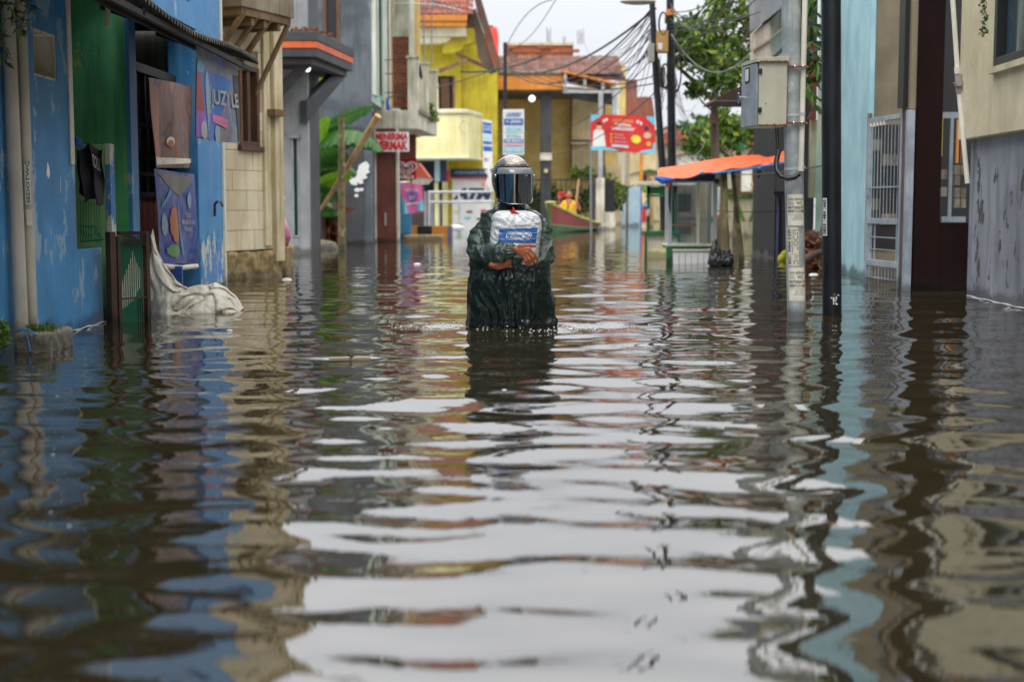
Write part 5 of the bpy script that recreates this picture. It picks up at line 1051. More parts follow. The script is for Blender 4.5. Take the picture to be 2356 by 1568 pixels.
# ================================================================= poles with boxes (mid right)
def pole(pts, r_, label, nm='utility_pole'):
    t = thing(nm, label, 'pole', (pts[0][0], pts[0][1], -.6)); MB().tube(pts, r_, 12).build('shaft', 'black_paint', t, smooth=True); return t
Yp = 23.0
pa = pole([(P(1533, 560, Yp).x, Yp, -.6), tuple(P(1524, 380, Yp)), tuple(P(1508, 150, Yp)), tuple(P(1500, 0, Yp)), tuple(P(1490, -200, Yp))], [.06, .058, .052, .045, .04], 'thinner black utility pole with a small grey box, left of the pair')
pb_ = pole([(P(1547, 560, Yp+.3).x, Yp+.3, -.6), tuple(P(1546, 380, Yp+.3)), tuple(P(1543, 100, Yp+.3)), tuple(P(1539, -250, Yp+.3))], [.072, .07, .062, .055], 'thicker black utility pole with a tan box and orange band, right of the pair')
b = MB(); pb(b, 1492, 100, 1506, 143, Yp-.2, .14); b.build('junction_box', 'box_grey', pa, bev=.008)
b = MB(); pb(b, 1510, 70, 1538, 120, Yp-.1, .22); o = b.build('equipment_box', 'box_tan', pb_, bev=.008); MB().box(P(1514, 114, Yp-.105), P(1524, 99, Yp-.101)).build('label_plate', 'white_print', o)
b = MB(); pb(b, 1519, 155, 1531, 200, Yp+.1, .15); b.build('junction_box', 'box_grey', pb_, bev=.008)
MB().tube([P(1543, 36, Yp+.3), P(1543, 22, Yp+.3)], .075, 14).build('band', 'orange_fascia', pb_)
lh = MB(); lh.ball(P(1468, 4, 22), (.28, .12, .05), 16, 8); lh.build('lamp_head', 'box_grey', pa, smooth=True)
def cable(a, b, sag, r_=.008, mt='cable', n=18, lab=None, cat='cable', grp='overhead cables strung across the street'):
    a, b = Vector(a), Vector(b); pts = [a.lerp(b, i/n)-Vector((0, 0, sag*4*(i/n)*(1-i/n))) for i in range(n+1)]
    return MB().tube(pts, r_, 5).build('cable', mt, None, smooth=True, label=lab, cat=cat, group=grp)
for (a, b, sag, r_) in ((P(845, 232, 31), P(1150, 155, 40), .1, .02), (P(1060, 165, 42), P(1250, 128, 40), .15, .035), (P(1150, 155, 40), P(1508, 20, 23), .5, .026), (P(1152, 142, 40), P(1506, 12, 23), .9, .018), (P(1165, 110, 37), P(1503, 60, 23), .9, .012), (P(1165, 112, 37), P(1520, 170, 23), .5, .012), (P(1160, 150, 40), P(1525, 188, 23), .35, .014),
                        (P(1300, 180, 50), P(1502, 80, 23), .5, .012), (P(1380, 170, 50), P(1504, 40, 23), .3, .012), (P(1340, 160, 52), P(1506, 25, 23), .2, .012), (P(1400, 165, 50), P(1502, 112, 23), .2, .010), (P(1410, 175, 50), P(1502, 90, 23), .4, .010),
                        (P(1140, 300, 44), P(1520, 200, 23), .9, .010), (P(1146, 260, 44), P(1506, 130, 23), .9, .010), (P(1270, 0, 28), P(1165, 108, 37), -.25, .012), (P(1300, -40, 24), P(1165, 112, 37), .3, .009),
                        (P(1450, 205, 50), P(1900, 380, 12), 1.0, .008), (P(1546, 90, 23), P(1760, 240, 20), .35, .009), (P(1546, 60, 23), P(1700, 190, 25), .2, .008)):
    cable(a, b, sag, r_*.8, lab='overhead black cable crossing the sky to the utility poles')
for k in range(16):     # fans of cables at the pole heads
    a = P(1503, 10+k*7, 23); b = P(random.uniform(1340, 1460), random.uniform(95, 200), random.uniform(44, 52)); cable(a, b, random.uniform(.1, .7), .006, lab='thin cable of the fan running from the twin utility poles to far roofs', grp='thin cables fanning from the twin poles')
for k in range(12):
    a = P(1543, -10+k*9, 23.2); b = P(random.uniform(1640, 1900), random.uniform(-120, 40), random.uniform(14, 20)); cable(a, b, random.uniform(-.1, .5), .008, lab='cable running from the twin utility poles over the tree toward the viewer', grp='cables over the tree')
for k in range(10):
    a = P(1546, 100+k*20, 23.2); b = P(random.uniform(1560, 1640), random.uniform(180, 330), random.uniform(25, 32)); cable(a, b, random.uniform(.1, .5), .005, mt='cable_grey', lab='thin slack grey wire hanging beside the thicker utility pole', grp='slack wires beside the pole')
cable(P(1545, 78, 22.8), P(1730, 118, 22), .45, .011, mt='cable_grey', lab='pale slack cable sagging from the thicker utility pole into the tree', grp='pale slack cable')
for (cx, cy, rx, rz) in ((1526, 55, .06, .17), (1530, 175, .05, .18), (1512, 165, .04, .2), (1556, 170, .07, .26)):
    c = P(cx, cy, 22.9); cl_ = MB()
    for k in range(3): cl_.tube([c+Vector((rx*(1+.1*k)*math.sin(a*.33), .02*k, rz*(1+.06*k)*math.cos(a*.33))) for a in range(20)], .008, 5)
    cl_.build('cable_coil', 'cable', None, smooth=True, kind='stuff', label='coil of spare black cable hung on the twin utility poles', cat='cable', group='coils of spare cable')
for k in range(26):
    x = 1500+random.random()*50; a = P(x, 120+random.random()*60, 22.85); b = P(x+random.uniform(-6, 10), 200+random.random()*60, 22.85)
    if k == 0: lo = MB()
    lo.tube([a, a.lerp(b, .5)+Vector((random.uniform(-.08, .08), 0, 0)), b], .004, 4)
lo.build('loose_wires', 'cable', None, kind='stuff', label='tangle of loose wires hanging under the boxes on the twin poles', cat='wires')

# ================================================================= RIGHT: dark house, purple gate and eave
eh = thing('house', 'dark gabled house part with a mouldy white balcony moulding above the meter box', 'house', tuple(W(1830, 600)))
qq('corner_post', 'black_wall', 1780, 292, 1812, 640, 21, .3, eh, .01); qq('wall', 'black_wall', 1812, -200, 1886, 640, 20, 3, eh)
qq('red_wall', 'hull_red', 1864, 95, 1882, 275, 19.5, .1, eh); qq('stained_wall', 'mossy_wall', 1862, 276, 1880, 455, 19.6, .1, eh)
for i, (pl_, mt) in enumerate((([(1772, 48), (1818, 2), (1818, 44), (1772, 88)], 'light_concrete'), ([(1770, 94), (1818, 58), (1818, 92), (1775, 132)], 'white_paint'), ([(1782, 136), (1818, 108), (1818, 160), (1782, 160)], 'white_paint'), ([(1770, -60), (1818, -90), (1818, -4), (1772, 40)], 'grey_wall'), ([(1774, 89), (1818, 47), (1818, 57), (1772, 92)], 'old_concrete'))):
    MB().prism([P(x, y, 18-.1*i) for x, y in pl_], (0, 1.5, 0)).build('moulding', mt, eh)
dg = thing('gate', 'dark metal gate with muted purple slats behind the galvanised pole', 'gate', tuple(W(1800, 575)))
for k in range(5): qq('slat', 'purple_slat', 1785+k*13, 452, 1793+k*13, 640, 20.5, .03, dg)
qq('rail', 'black', 1780, 440, 1856, 450, 20.4, .08, dg); qq('backing', 'black', 1780, 440, 1856, 640, 20.6, .03, dg)
er = thing('eave', 'small dark corrugated eave roof left of the meter box', 'roof', tuple(P(1680, 215, 20)))
MB().prism([P(1643, 233, 20), P(1650, 224, 20), P(1712, 195, 20), P(1770, 180, 20), P(1770, 233, 20)], (0, 1.2, 0)).build('roof_sheet', 'rust_dark', er); MB().tube([P(1645, 234, 19.9), P(1770, 234, 19.9)], .02, 6).build('edge_pipe', 'black', er)
dp = MB(); 
for (x, y) in ((1862, 60), (1868, 110), (1860, 170), (1872, 150), (1866, 215), (1872, 20), (1860, -30)): leaves(dp, tuple(P(x, y, 15)), (.07, .1, .18), 16, .10, droop=1.0, elong=4.5)
dp.build('hanging_fern', 'leaf_dark', None, kind='stuff', label='drooping fern fronds between the white conduit and the black pole', cat='fern')
cable(P(1650, 488-3, 20), P(1830, 483, 19), .02, .006, lab='thin dark line stretched across before the garden wall', grp='line before the garden wall')

# ================================================================= RIGHT: galvanised pole with meter box
A0 = W(1833, 741); gpt = Vector(P(1820, 0, A0.y)); gp = thing('utility_pole', 'galvanised steel pole plastered with handbills and carrying a beige meter box', 'pole', tuple(A0))
up = (gpt-A0); MB().tube([A0-up*.4, A0, gpt, gpt+up*1.4], .0635, 24).build('shaft', 'galvanised', gp, smooth=True)
def on_pole(y): k = (y-741)/(0-741); p_ = A0.lerp(gpt, k); return p_
mbx = thing('meter_box', 'beige steel meter box with rusty lid and bottom edge bracketed to the galvanised pole', 'box', tuple(P(1765, 210, A0.y)))
# box: side panel (towards us) and door (turned left)
YB_ = A0.y-.02; a = P(1745, 290, YB_-.06); b = P(1812, 143, YB_-.06); zb, zt_ = a.z, b.z
c1 = P(1712, 290, YB_+.22)
plan = [(a.x, YB_-.06), (b.x, YB_-.06), (b.x, YB_+.26), (c1.x, YB_+.26)]
MB().prism([(x, y, zb) for x, y in plan], (0, 0, zt_-zb)).build('case', 'box_paint', mbx, bev=.004)
d0, d1 = Vector((plan[0][0], plan[0][1], 0)), Vector((plan[3][0], plan[3][1], 0)); dn = Vector((-(d0-d1).normalized().y*-1, 0, 0)); dd = (d1-d0); nn = Vector((dd.y, -dd.x, 0)).normalized(); nn = nn if nn.x < 0 else -nn
door = MB().ob(d0+Vector((0, 0, zb+.005))+dd*.04+nn*.002, dd*.95, nn*.016, Vector((0, 0, zt_-zb-.012))).build('door', 'silver_paint', mbx, bev=.003)
MB().ob(d0+dd*.45+Vector((0, 0, zb+.30))+nn*.019, dd*.28, nn*.003, Vector((0, 0, .10))).build('sight_glass', 'black', door); MB().ob(d0+dd*.49+Vector((0, 0, zb+.31))+nn*.0225, dd*.2, nn*.002, Vector((0, 0, .08))).build('sight_pane', 'old_paper', door)
h0 = d0+dd*.86+Vector((0, 0, zb+.205)); MB().tube([h0+nn*.018, h0+nn*.05], .012, 12).build('handle', 'chrome', door, smooth=True); MB().tube([h0+nn*.05+Vector((0, 0, -.03)), h0+nn*.05+Vector((0, 0, .03))], .006, 8, sph=True).build('handle', 'chrome', door, smooth=True)
for zz in (.09, .345): MB().ob(d0+Vector((-.004, -.012, zb+zz)), Vector((.022, 0, 0)), Vector((0, .02, 0)), Vector((0, 0, .032))).build('hinge', 'black', mbx, bev=.002)
ov_ = .014; lidp = [(plan[0][0]-ov_*1.5, plan[0][1]-ov_, zt_), (plan[1][0]+ov_*.5, plan[1][1]-ov_, zt_), (plan[2][0]+ov_*.5, plan[2][1]+.01, zt_), (plan[3][0]-ov_*1.5, plan[3][1]+.01, zt_)]
lid = MB(); L0 = [Vector(p_) for p_ in lidp]; tops = [L0[0]+Vector((.0, 0, .028)), L0[1]+Vector((0, 0, .038)), L0[2]+Vector((0, 0, .038)), L0[3]+Vector((.0, 0, .02))]
lid.add(L0+tops, [(0, 3, 2, 1), (4, 5, 6, 7), (0, 1, 5, 4), (1, 2, 6, 5), (2, 3, 7, 6), (3, 0, 4, 7)]); lid.build('lid', 'box_paint', mbx, bev=.002)
rs = MB(); 
for i in range(26):
    x = a.x+(b.x-a.x)*i/26; rs.box((x, YB_-.0625, zb-.001), (x+.009, YB_-.0605, zb+.006+.008*random.random()))
    rs.box((x, YB_-.0765, zt_-.001), (x+.009, YB_-.0745, zt_+.004+.006*random.random()))
rs.build('rust', 'rust_edge', mbx); 
sp0 = P(1762, 238, YB_-.063); MB().ball(sp0, (.004, .002, .005), 8, 6).build('rust_spot', 'rust_edge', mbx)
for zz in (zt_-.03, zb+.02):
    MB().box((b.x, YB_-.05, zz-.006), (b.x+.14, YB_-.075, zz+.006)).build('bracket', 'rust_edge', mbx); MB().ball((b.x+.045, YB_-.078, zz), .011, 10, 8).build('bolt', 'chrome', mbx, smooth=True); MB().ball((b.x+.10, YB_-.078, zz), .011, 10, 8).build('bolt', 'chrome', mbx, smooth=True)
for k in (-.004, .006): MB().tube([P(1786+k*500, 292, YB_+.02), P(1788+k*600, 320, YB_+.02), P(1790, 352, YB_)], .0035, 6).build('wire', 'cable', mbx)
hp = [P(1792, 345, YB_), P(1786, 372, YB_-.02), P(1787, 392, YB_-.05), P(1797, 406, YB_-.08), P(1812, 411, YB_-.09), P(1828, 408, YB_-.09), P(1838, 400, YB_-.085)]
MB().tube(hp, .0175, 12).build('corrugated_hose', 'rubber', mbx, smooth=True)
pv = MB(); pt_, pbm = P(1852, 0, A0.y-.06), P(1843, 394, A0.y-.06); pvt = thing('conduit', 'white plastic conduit strapped beside the galvanised pole', 'pipe', tuple(pbm))
MB().tube([pbm, pt_, pt_+(pt_-pbm)*3], .0185, 16).build('tube', 'pvc', pvt, smooth=True); MB().tube([pbm+Vector((0, 0, 0)), pbm+Vector((0, 0, .05))], .0205, 16).build('coupler', 'pvc', pvt, smooth=True)
for y in (262, 385):
    p_ = on_pole(y); MB().tube([p_+Vector((0, 0, -.009)), p_+Vector((0, 0, .009))], .0655, 24).build('strap', 'aluminium', pvt, smooth=True); q_ = P(1846, y, A0.y-.06); MB().tube([q_+Vector((0, 0, -.009)), q_+Vector((0, 0, .009))], .0205, 16).build('strap', 'aluminium', pvt, smooth=True)
# handbills wrapped on the pole
def bill(y0, y1, w0, w1, mt, lines, label, rot=False):
    """paper on the pole between image heights y0 (top) and y1; w0..w1 angle range, 0 = facing the camera"""
    pt0, pb0 = on_pole(y0), on_pole(y1)
    def f(s, t_, k=0):
        ang = R(w0+(w1-w0)*s); c = pb0.lerp(pt0, t_); return tuple(c+Vector((math.sin(ang)*(.0644+.0005*k), -math.cos(ang)*(.0644+.0005*k), 0)))
    t = thing('handbill', label, 'poster', tuple(pb0)); MB().grid(f, 14, 4).build('paper', mt, t, smooth=True)
    for (s_, a0, a1, b0, b1, bd_) in lines:
        if rot: put_text(s_, None, None, None, 'black_print', t, bd_, fn=lambda i, j, a0=a0, a1=a1, b0=b0, b1=b1: f(a0+(a1-a0)*j, b1-(b1-b0)*i, 1.4))
        else: put_text(s_, None, None, None, 'black_print', t, bd_, fn=lambda i, j, a0=a0, a1=a1, b0=b0, b1=b1: f(a0+(a1-a0)*i, b0+(b1-b0)*j, 1.4))
L_ = [('ZARA BERKAH', .05, .97, .80, .88, .01), ('SEDOT\nMAMPET', .05, .42, .66, .77, .0), ('WC', .52, .88, .66, .77, .015), ('085793858197', .05, .98, .53, .62, .02), ('085871271498', .05, .98, .41, .50, .02), ('------------', .05, .9, .35, .36, 0), ('Melayani 24 jam\nSaluran mampet\nWestafel kamar mandi', .3, .92, .18, .32, .0)]
bill(443, 515, -60, 52, 'old_paper', L_, 'upper handbill reading WC with two phone numbers, on the galvanised pole')
bill(520, 608, -62, 8, 'old_paper', [('SEDOT WC', .58, .95, .04, .97, .0), ('PENUH & MAMPET', .40, .52, .3, .95, .0), ('0853 4484 1208', .05, .34, .04, .97, .02)], 'middle handbill reading SEDOTWC sideways on the galvanised pole', rot=True)
bill(612, 690, -60, 50, 'old_paper', L_, 'lowest handbill reading WC just above the water on the galvanised pole')
# black pole
A1 = W(1914, 729); q1 = Vector(P(1912, 0, A1.y)); bpz = thing('utility_pole', 'thick black painted steel pole in front of the turquoise wall', 'pole', tuple(A1))
u_ = q1-A1; MB().tube([A1-u_*.4, A1, q1, q1+u_*1.4], .068, 24).build('shaft', 'black_paint', bpz, smooth=True); MB().tube([A1+Vector((0, 0, -.1)), A1+Vector((0, 0, .02))], .070, 24).build('base_ring', 'rust_dark', bpz, smooth=True)
p_ = A1+Vector((0, -.07, .14)); sc_ = MB(); leaves(sc_, tuple(p_), (.02, .004, .045), 26, .02); sc_.build('paint_scuff', 'white_print', bpz)
k0 = (539-729)/(-729); pq = A1.lerp(q1, k0); k1 = (452-729)/(-729); pr = A1.lerp(q1, k1)
def ff(s, t_, k=0): ang = R(-78+38*s); c = pq.lerp(pr, t_); return tuple(c+Vector((math.sin(ang)*(.0692+.0006*k), -math.cos(ang)*(.0692+.0006*k), 0)))
t = thing('sticker', 'narrow white vertical sticker with phone digits 0853 1484 1665 on the black pole', 'sticker', tuple(pq)); MB().grid(ff, 6, 4).build('paper', 'white_print', t, smooth=True)
put_text('0853 1484 1665', None, None, None, 'black_print', t, .03, fn=lambda i, j: ff(.95-.72*j-.08, .04+.92*i, 1.5))

# ================================================================= RIGHT: turquoise house and silver gate
tq = thing('house', 'pale turquoise house front with beige porch wall behind the black pole', 'house', tuple(W(1960, 640)))
FQ = Fac(W(1888, 608)[:2], W(1990, 644)[:2], 1)
FQ.box(MB(), 0, FQ.L, -.6, 6.0, -.05, 0).build('wall', 'turquoise', tq); e_ = FQ.pt(0, 0); MB().box((e_.x, e_.y, -.6), (e_.x+.5, e_.y+.4, 6)).build('wall_edge', 'mint_paint', tq)
e1 = FQ.pt(FQ.L, 0)
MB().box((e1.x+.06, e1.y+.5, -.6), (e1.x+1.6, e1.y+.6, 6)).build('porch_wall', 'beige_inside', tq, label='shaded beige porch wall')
MB().box((e1.x-.01, e1.y-.04, .2), (e1.x+.03, e1.y+.02, 1.75)).build('worn_edge', 'old_concrete', tq)

# glimpse wall behind gate: dark with pale blocks
for k in range(9):
    for j in range(3):
        if (k*7+j*3) % 4: continue
        x = e1.x+.08+j*.2; MB().box((x, e1.y+.47, .1+k*.16), (x+.17, e1.y+.485, .22+k*.16)).build('screen_block', 'old_concrete', tq)
MB().box((e1.x+.07, e1.y+.487, .3), (e1.x+.6, e1.y+.499, 1.66)).build('dark_screen', 'dark_wood', tq)
sgt = thing('gate', 'open silver painted steel gate leaf with vertical bars in front of the turquoise house', 'gate', tuple(W(2045, 660)))
ga, gb = W(1992, 652), W(2070, 664); GS = Fac(ga[:2], gb[:2]); zt = .8+(470-270)/3272*14.0; L2 = GS.L
zm1 = .8-(515-470)/3272*14; zm2 = .8-(605-470)/3272*14; gwid = .045
for (u0, u1) in ((0, gwid), (L2-gwid, L2)): GS.box(MB(), u0, u1, -.6, zt, -.02, .02).build('stile', 'silver_paint', sgt, bev=.003)
for (z0_, z1_) in ((zt-.045, zt), (zm1, zm1+.055), (zm2-.03, zm2+.03)): GS.box(MB(), gwid, L2-gwid, z0_, z1_, -.018, .018).build('rail', 'silver_paint', sgt, bev=.003)
for k in range(9):
    u = gwid+.03+k*(L2-2*gwid-.02)/9
    MB().tube([GS.pt(u, zm1+.05, 0), GS.pt(u, zt-.045, 0)], .0048, 8).build('bar', 'silver_paint', sgt); MB().tube([GS.pt(u, -.3, 0), GS.pt(u, zm2-.03, 0)], .0048, 8).build('bar', 'silver_paint', sgt)
    if k < 5: GS.box(MB(), u-.006, u+.014, zt-.085, zt-.045, .0, .02).build('bar_cap', 'pvc', sgt)
GS.box(MB(), gwid, L2-gwid, .96+.0, .975, .0, .014).build('cross_rod', 'silver_paint', sgt); GS.box(MB(), gwid, L2-gwid, .01+.06, .022+.06, .0, .014).build('cross_rod', 'silver_paint', sgt)
for uu in (.09, L2-.10): GS.box(MB(), uu, uu+.02, zm2+.03, zm1, -.012, .012).build('lock_frame', 'silver_paint', sgt)
for zz in (zm2+.13, zm2+.25): GS.box(MB(), .11, L2-.10, zz, zz+.01, -.006, .006).build('cross_rod', 'silver_paint', sgt)
GS.box(MB(), .21, .22, zm2+.03, zm1, -.006, .006).build('cross_rod', 'silver_paint', sgt)
gpst = W(2082, 668); MB().box((gpst.x-.02, gpst.y-.03, -.6), (gpst.x+.045, gpst.y+.05, zt+.01)).build('gate_post', 'silver_paint', sgt, bev=.004)
# maroon building part
mo_ = thing('house', 'very dark maroon entrance pier and low wall between the silver gate and the grey wall', 'house', tuple(W(2150, 668)))
m0 = W(2098, 668); m1 = W(2158, 668); m2 = W(2235, 668); YM = m0.y; zl = .8-(512-470)/3272*YM
MB().box((m0.x, YM, -.6), (m1.x, YM+.5, 6)).build('pier', 'maroon_dark', mo_, bev=.006); MB().box((m0.x-.05, YM+.02, -.6), (m0.x-.002, YM+.3, 1.68)).build('pier_edge', 'maroon_edge', mo_, bev=.006)
MB().box((m0.x-.055, YM+.02, 1.68), (m0.x-.002, YM+.3, 6)).build('pier_edge', 'beige_inside', mo_, label='paler upper edge strip'); MB().box((m0.x-.10, YM+.10, 1.70), (m0.x-.056, YM+.3, 6)).build('pier_edge', 'black', mo_)
MB().box((m1.x, YM+.02, -.6), (m2.x+.3, YM+.4, zl)).build('low_wall', 'maroon_dark', mo_)
MB().box((4.55, YM+2.2, -.6), (m2.x+1.4, YM+2.3, 6)).build('back_wall', 'black', mo_)
fx = lambda x, y, Y_=14.2: P(x, y, Y_)
bwf = thing('window_grille', 'silver window frame with grey blocks glimpsed above the low maroon wall', 'window', tuple(fx(2190, 400)))
for (x0, y0, x1, y1) in ((2168, 258, 2222, 272), (2182, 272, 2195, 498), (2168, 498, 2222, 512)): qq('frame_bar', 'silver_paint', x0, y0, x1, y1, 14.2, .03, bwf)
for k, (x0, y0) in enumerate(((2196, 380), (2210, 380), (2196, 404), (2196, 432), (2210, 432), (2166, 390), (2166, 430), (2196, 456), (2210, 456))): qq('block', 'old_concrete', x0, y0, x0+13, y0+22, 14.4, .06, bwf)
qq('timber', 'orange_fascia', 2200, 275, 2208, 375, 14.5, .03, bwf); qq('timber', 'wood_brown', 2208, 275, 2220, 375, 14.5, .03, bwf); qq('timber', 'yellow_wall', 2166, 272, 2170, 360, 14.5, .03, bwf)
# ================================================================= RIGHT: cream and grey house, nearest
rh = thing('house', 'cream over grey rendered house with a black framed window at the right edge', 'house', tuple(W(2300, 700)))
FX = Fac((3.63, 1.2), (3.985, 12.45), -1)
LX = FX.L; FX.box(MB(), 0, LX, -.6, 1.36, -.3, 0).build('wall', 'right_grey', rh, label='grey lower wall with black mould')
def uzn(x, y, n=.10): return FX.uz(x, y, n)
ue, ze = uzn(2204, 318); uw, zw = uzn(2290, 156); 
zc = 1.36; FX.wall(MB(), uY(1.5) if 0 else 0, ue, zc, 6.0, .15, [(uw-3.2, uw, zw, 2.75)])
pn_ = MB()
for (p0_, p1_, q0_, q1_) in ((0, uw-3.2, zc, 6.), (uw-3.2, uw, zc, zw), (uw-3.2, uw, 2.75, 6.), (uw, ue, zc, 6.)): FX.box(pn_, p0_, p1_, q0_, q1_, -.02, .10)
pn_.build('upper_wall', 'right_cream', rh, label='overhanging cream upper wall')
wf = FX.frame(MB(), uw-3.2, uw, zw, 2.75, .07, .02, .12); FX.box(wf, uw-.75, uw-.68, zw+.07, 2.68, .02, .10); wo = wf.build('window', 'black', rh, bev=.004); FX.box(MB(), uw-3.15, uw-.05, zw+.05, 2.7, .03, .04).build('pane', 'glass_teal', wo)
FX.box(MB(), uw-3.25, uw+.05, zw-.05, zw-.002, .1, .15).build('sill', 'right_cream', wo)
rp_ = thing('drainpipe', 'cream plastic drainpipe with a grey coupling slanting down the cream wall corner', 'pipe', tuple(P(2210, 300, 12.1)))
MB().tube([P(2226, 422, 11.9), P(2206, 205, 11.95), P(2192, 0, 12.0), P(2175, -260, 12.1)], .020, 14).build('tube', 'pvc', rp_, smooth=True); MB().tube([P(2208, 212, 11.94), P(2205, 172, 11.94)], .030, 14).build('coupling', 'box_grey', rp_, smooth=True); MB().tube([P(2207, 198, 11.92), P(2206, 188, 11.92)], .036, 14).build('nut', 'box_grey', rp_, smooth=True); MB().ball(P(2196, 192, 11.9), .010, 8, 6).build('screw', 'rust_edge', rp_)
MB().tube([P(2203, 170, 11.945), P(2202, 155, 11.945)], .024, 14).build('socket', 'pvc', rp_, smooth=True)
vn = MB(); 
for k in range(13): c = P(2264+3*math.sin(k), -20+k*8, 11.2); leaves(vn, tuple(c), (.02, .02, .01), 7, .03, droop=.5)
vn.tube([P(2264, -40, 11.2), P(2266, 75, 11.2)], .002, 4); vn.build('vine', 'leaf_dark', None, label='short ivy tendril hanging beside the black framed window', cat='vine')
fl_ = MB(); fl_.tube([FX.pt(LX-.02-i*.16, .006+.004*math.sin(i*2.1), .004) for i in range(16)], [.0035+.0015*math.sin(i*2.9) for i in range(16)], 6); fl_.build('waterline_highlight', 'foam', kind='stuff', label='thin white highlight line modelled along the foot of the grey wall', cat='highlight line')  # white tube stands in for the bright water edge on the grey wall
fl_ = MB(); fl_.tube([FQ.pt(.3+i*.14, .006+.004*math.sin(i*2.1), .004) for i in range(11)], .0035, 6); fl_.build('waterline_highlight', 'foam', kind='stuff', label='thin white highlight line modelled at the foot of the turquoise wall', cat='highlight line')  # waterline highlight drawn as a white tube
# street behind the viewer (seen only in the reflecting visor and water)
for (x0, x1, y0, y1, h_, mt, lb) in ((-8, -2.9, -16, -1, 6.5, 'blue_wall', 'blue house further down the street behind the viewer on the left'), (3.4, 9, -18, .8, 6.5, 'maroon_dark', 'dark house behind the viewer on the right'), (-9, -3.2, -40, -17, 7, 'far_wall', 'beige house far behind the viewer on the left'), (3.6, 9, -42, -19, 6, 'charcoal', 'charcoal house far behind the viewer on the right')):
    t = thing('house', lb, 'house', (x0, y0, -.6)); MB().box((x0, y0, -.6), (x1, y1, h_)).build('wall', mt, t); MB().box((x0-.3, y0-.2, h_), (x1+.3, y1+.2, h_+.2)).build('roof', 'old_roof_tile', t)
# ================================================================= carts, tarpaulin, posts (mid right)
Yc = 19.4
c1_ = thing('food_cart', 'nearer glass food cart with grey aluminium posts, green trim and tiled base in the water', 'cart', tuple(W(1590, 606)))
xl, xr = P(1537, 500, Yc).x, P(1650, 500, Yc).x; zt, zs, zg = P(0, 420, Yc).z, P(0, 561, Yc).z, P(0, 566, Yc).z; D = .55
for nm_, x, y in (('post', xl, Yc), ('post', xr-.055, Yc), ('post', xl+.02, Yc+D), ('post', xr-.06, Yc+D)): MB().box((x, y, zs), (x+.055, y+.04, zt)).build(nm_, 'aluminium', c1_, bev=.003)
MB().box((xl+.03, Yc-.01, zt), (xr-.04, Yc+.03, zt+.05)).build('top_rail', 'cart_white', c1_, bev=.003); MB().box((xl+.03, Yc+D, zt), (xr-.04, Yc+D+.03, zt+.05)).build('top_rail', 'aluminium', c1_); 
for x in (xl, xr-.04): MB().box((x, Yc+.04, zt), (x+.03, Yc+D, zt+.05)).build('top_rail', 'aluminium', c1_)
xm = P(1609, 0, Yc).x; MB().box((xm, Yc-.01, zs), (xm+.04, Yc+.02, zt)).build('mullion', 'cart_white', c1_); MB().box((xl+.04, Yc+.005, P(0, 520, Yc).z), (xm-.002, Yc+.02, P(0, 516, Yc).z)).build('shelf_rail', 'raw_timber', c1_)
for (a, b) in ((xl+.04, xm), (xm+.03, xr-.04)): MB().box((a, Yc+.008, zs), (b, Yc+.012, zt)).build('pane', 'glass_clear', c1_)
MB().box((xl+.03, Yc+D+.01, zs), (xr-.06, Yc+D+.014, zt)).build('pane', 'glass_clear', c1_)
MB().box((xl-.02, Yc-.03, zg), (xr-.02, Yc+D+.05, zs)).build('counter', 'cart_white', c1_, bev=.004); MB().box((xl-.01, Yc-.02, zg-.03), (xr-.03, Yc+D+.04, zg-.001)).build('green_trim', 'cart_green', c1_)
MB().box((xl-.02, Yc-.035, -.6), (xl+.055, Yc+.03, zg+.0)).build('leg', 'cart_green', c1_, bev=.004); MB().box((xr-.08, Yc-.035, -.6), (xr-.03, Yc+.03, zg-.031)).build('leg', 'cart_green', c1_)
z2 = P(0, 578, Yc).z; MB().box((xl+.06, Yc-.045, z2), (xr-.085, Yc+.4, zg-.04)).build('base_shelf', 'cart_white', c1_, bev=.01)
n_ = 6; w_ = (xr-.09-xl-.07)/n_
for k in range(n_): MB().box((xl+.07+k*w_+.003, Yc-.02, -.2), (xl+.07+(k+1)*w_-.003, Yc, z2-.006)).build('tile', 'glaze', c1_, bev=.003)
MB().box((xl+.06, Yc+.001, -.6), (xr-.09, Yc+.4, z2-.001)).build('base', 'cart_white', c1_)
tb = MB(); tb.tube([P(1541, 418, Yc-.02), P(1540, 470, Yc-.03), P(1543, 488, Yc-.02)], [.02, .014, .006], 8); tb.build('tie_strap', 'black', c1_, smooth=True); MB().ball(P(1541, 412, Yc-.03), .045, 10, 8).build('tie_knot', 'black', c1_, smooth=True); MB().ball(P(1650, 417, Yc-.03), .035, 10, 8).build('tie_knot', 'black', c1_, smooth=True)
Y2 = 21.6
c2_ = thing('food_cart', 'farther green framed food cart with a pale roof edge, left of the nearer cart', 'cart', tuple(W(1510, 590)))
def r2(nm_, mt, x0, y0, x1, y1, Y=Y2, dep=.05, bev=0): return qq(nm_, mt, x0, y0, x1, y1, Y, dep, c2_, bev)
r2('roof', 'cart_white', 1472, 418, 1560, 427, Y2-.1, .9, .01); r2('header', 'cart_green', 1490, 430, 1556, 446, Y2, .03); r2('header_rail', 'cart_green', 1488, 447, 1558, 452, Y2-.02, .05); r2('post', 'cart_green', 1488, 428, 1496, 532, Y2, .06, .003); r2('post', 'cart_green', 1551, 428, 1558, 532, Y2, .06)
r2('counter', 'cart_green', 1483, 532, 1566, 541, Y2-.06, .7, .004); r2('leg', 'cart_green', 1483, 541, 1489, 640, Y2-.06, .06); r2('leg', 'cart_green', 1560, 541, 1566, 640, Y2-.06, .06); r2('panel', 'cart_white', 1490, 541, 1560, 572, Y2, .05); r2('panel_foot', 'pale_yellow', 1490, 573, 1560, 640, Y2-.02, .05)
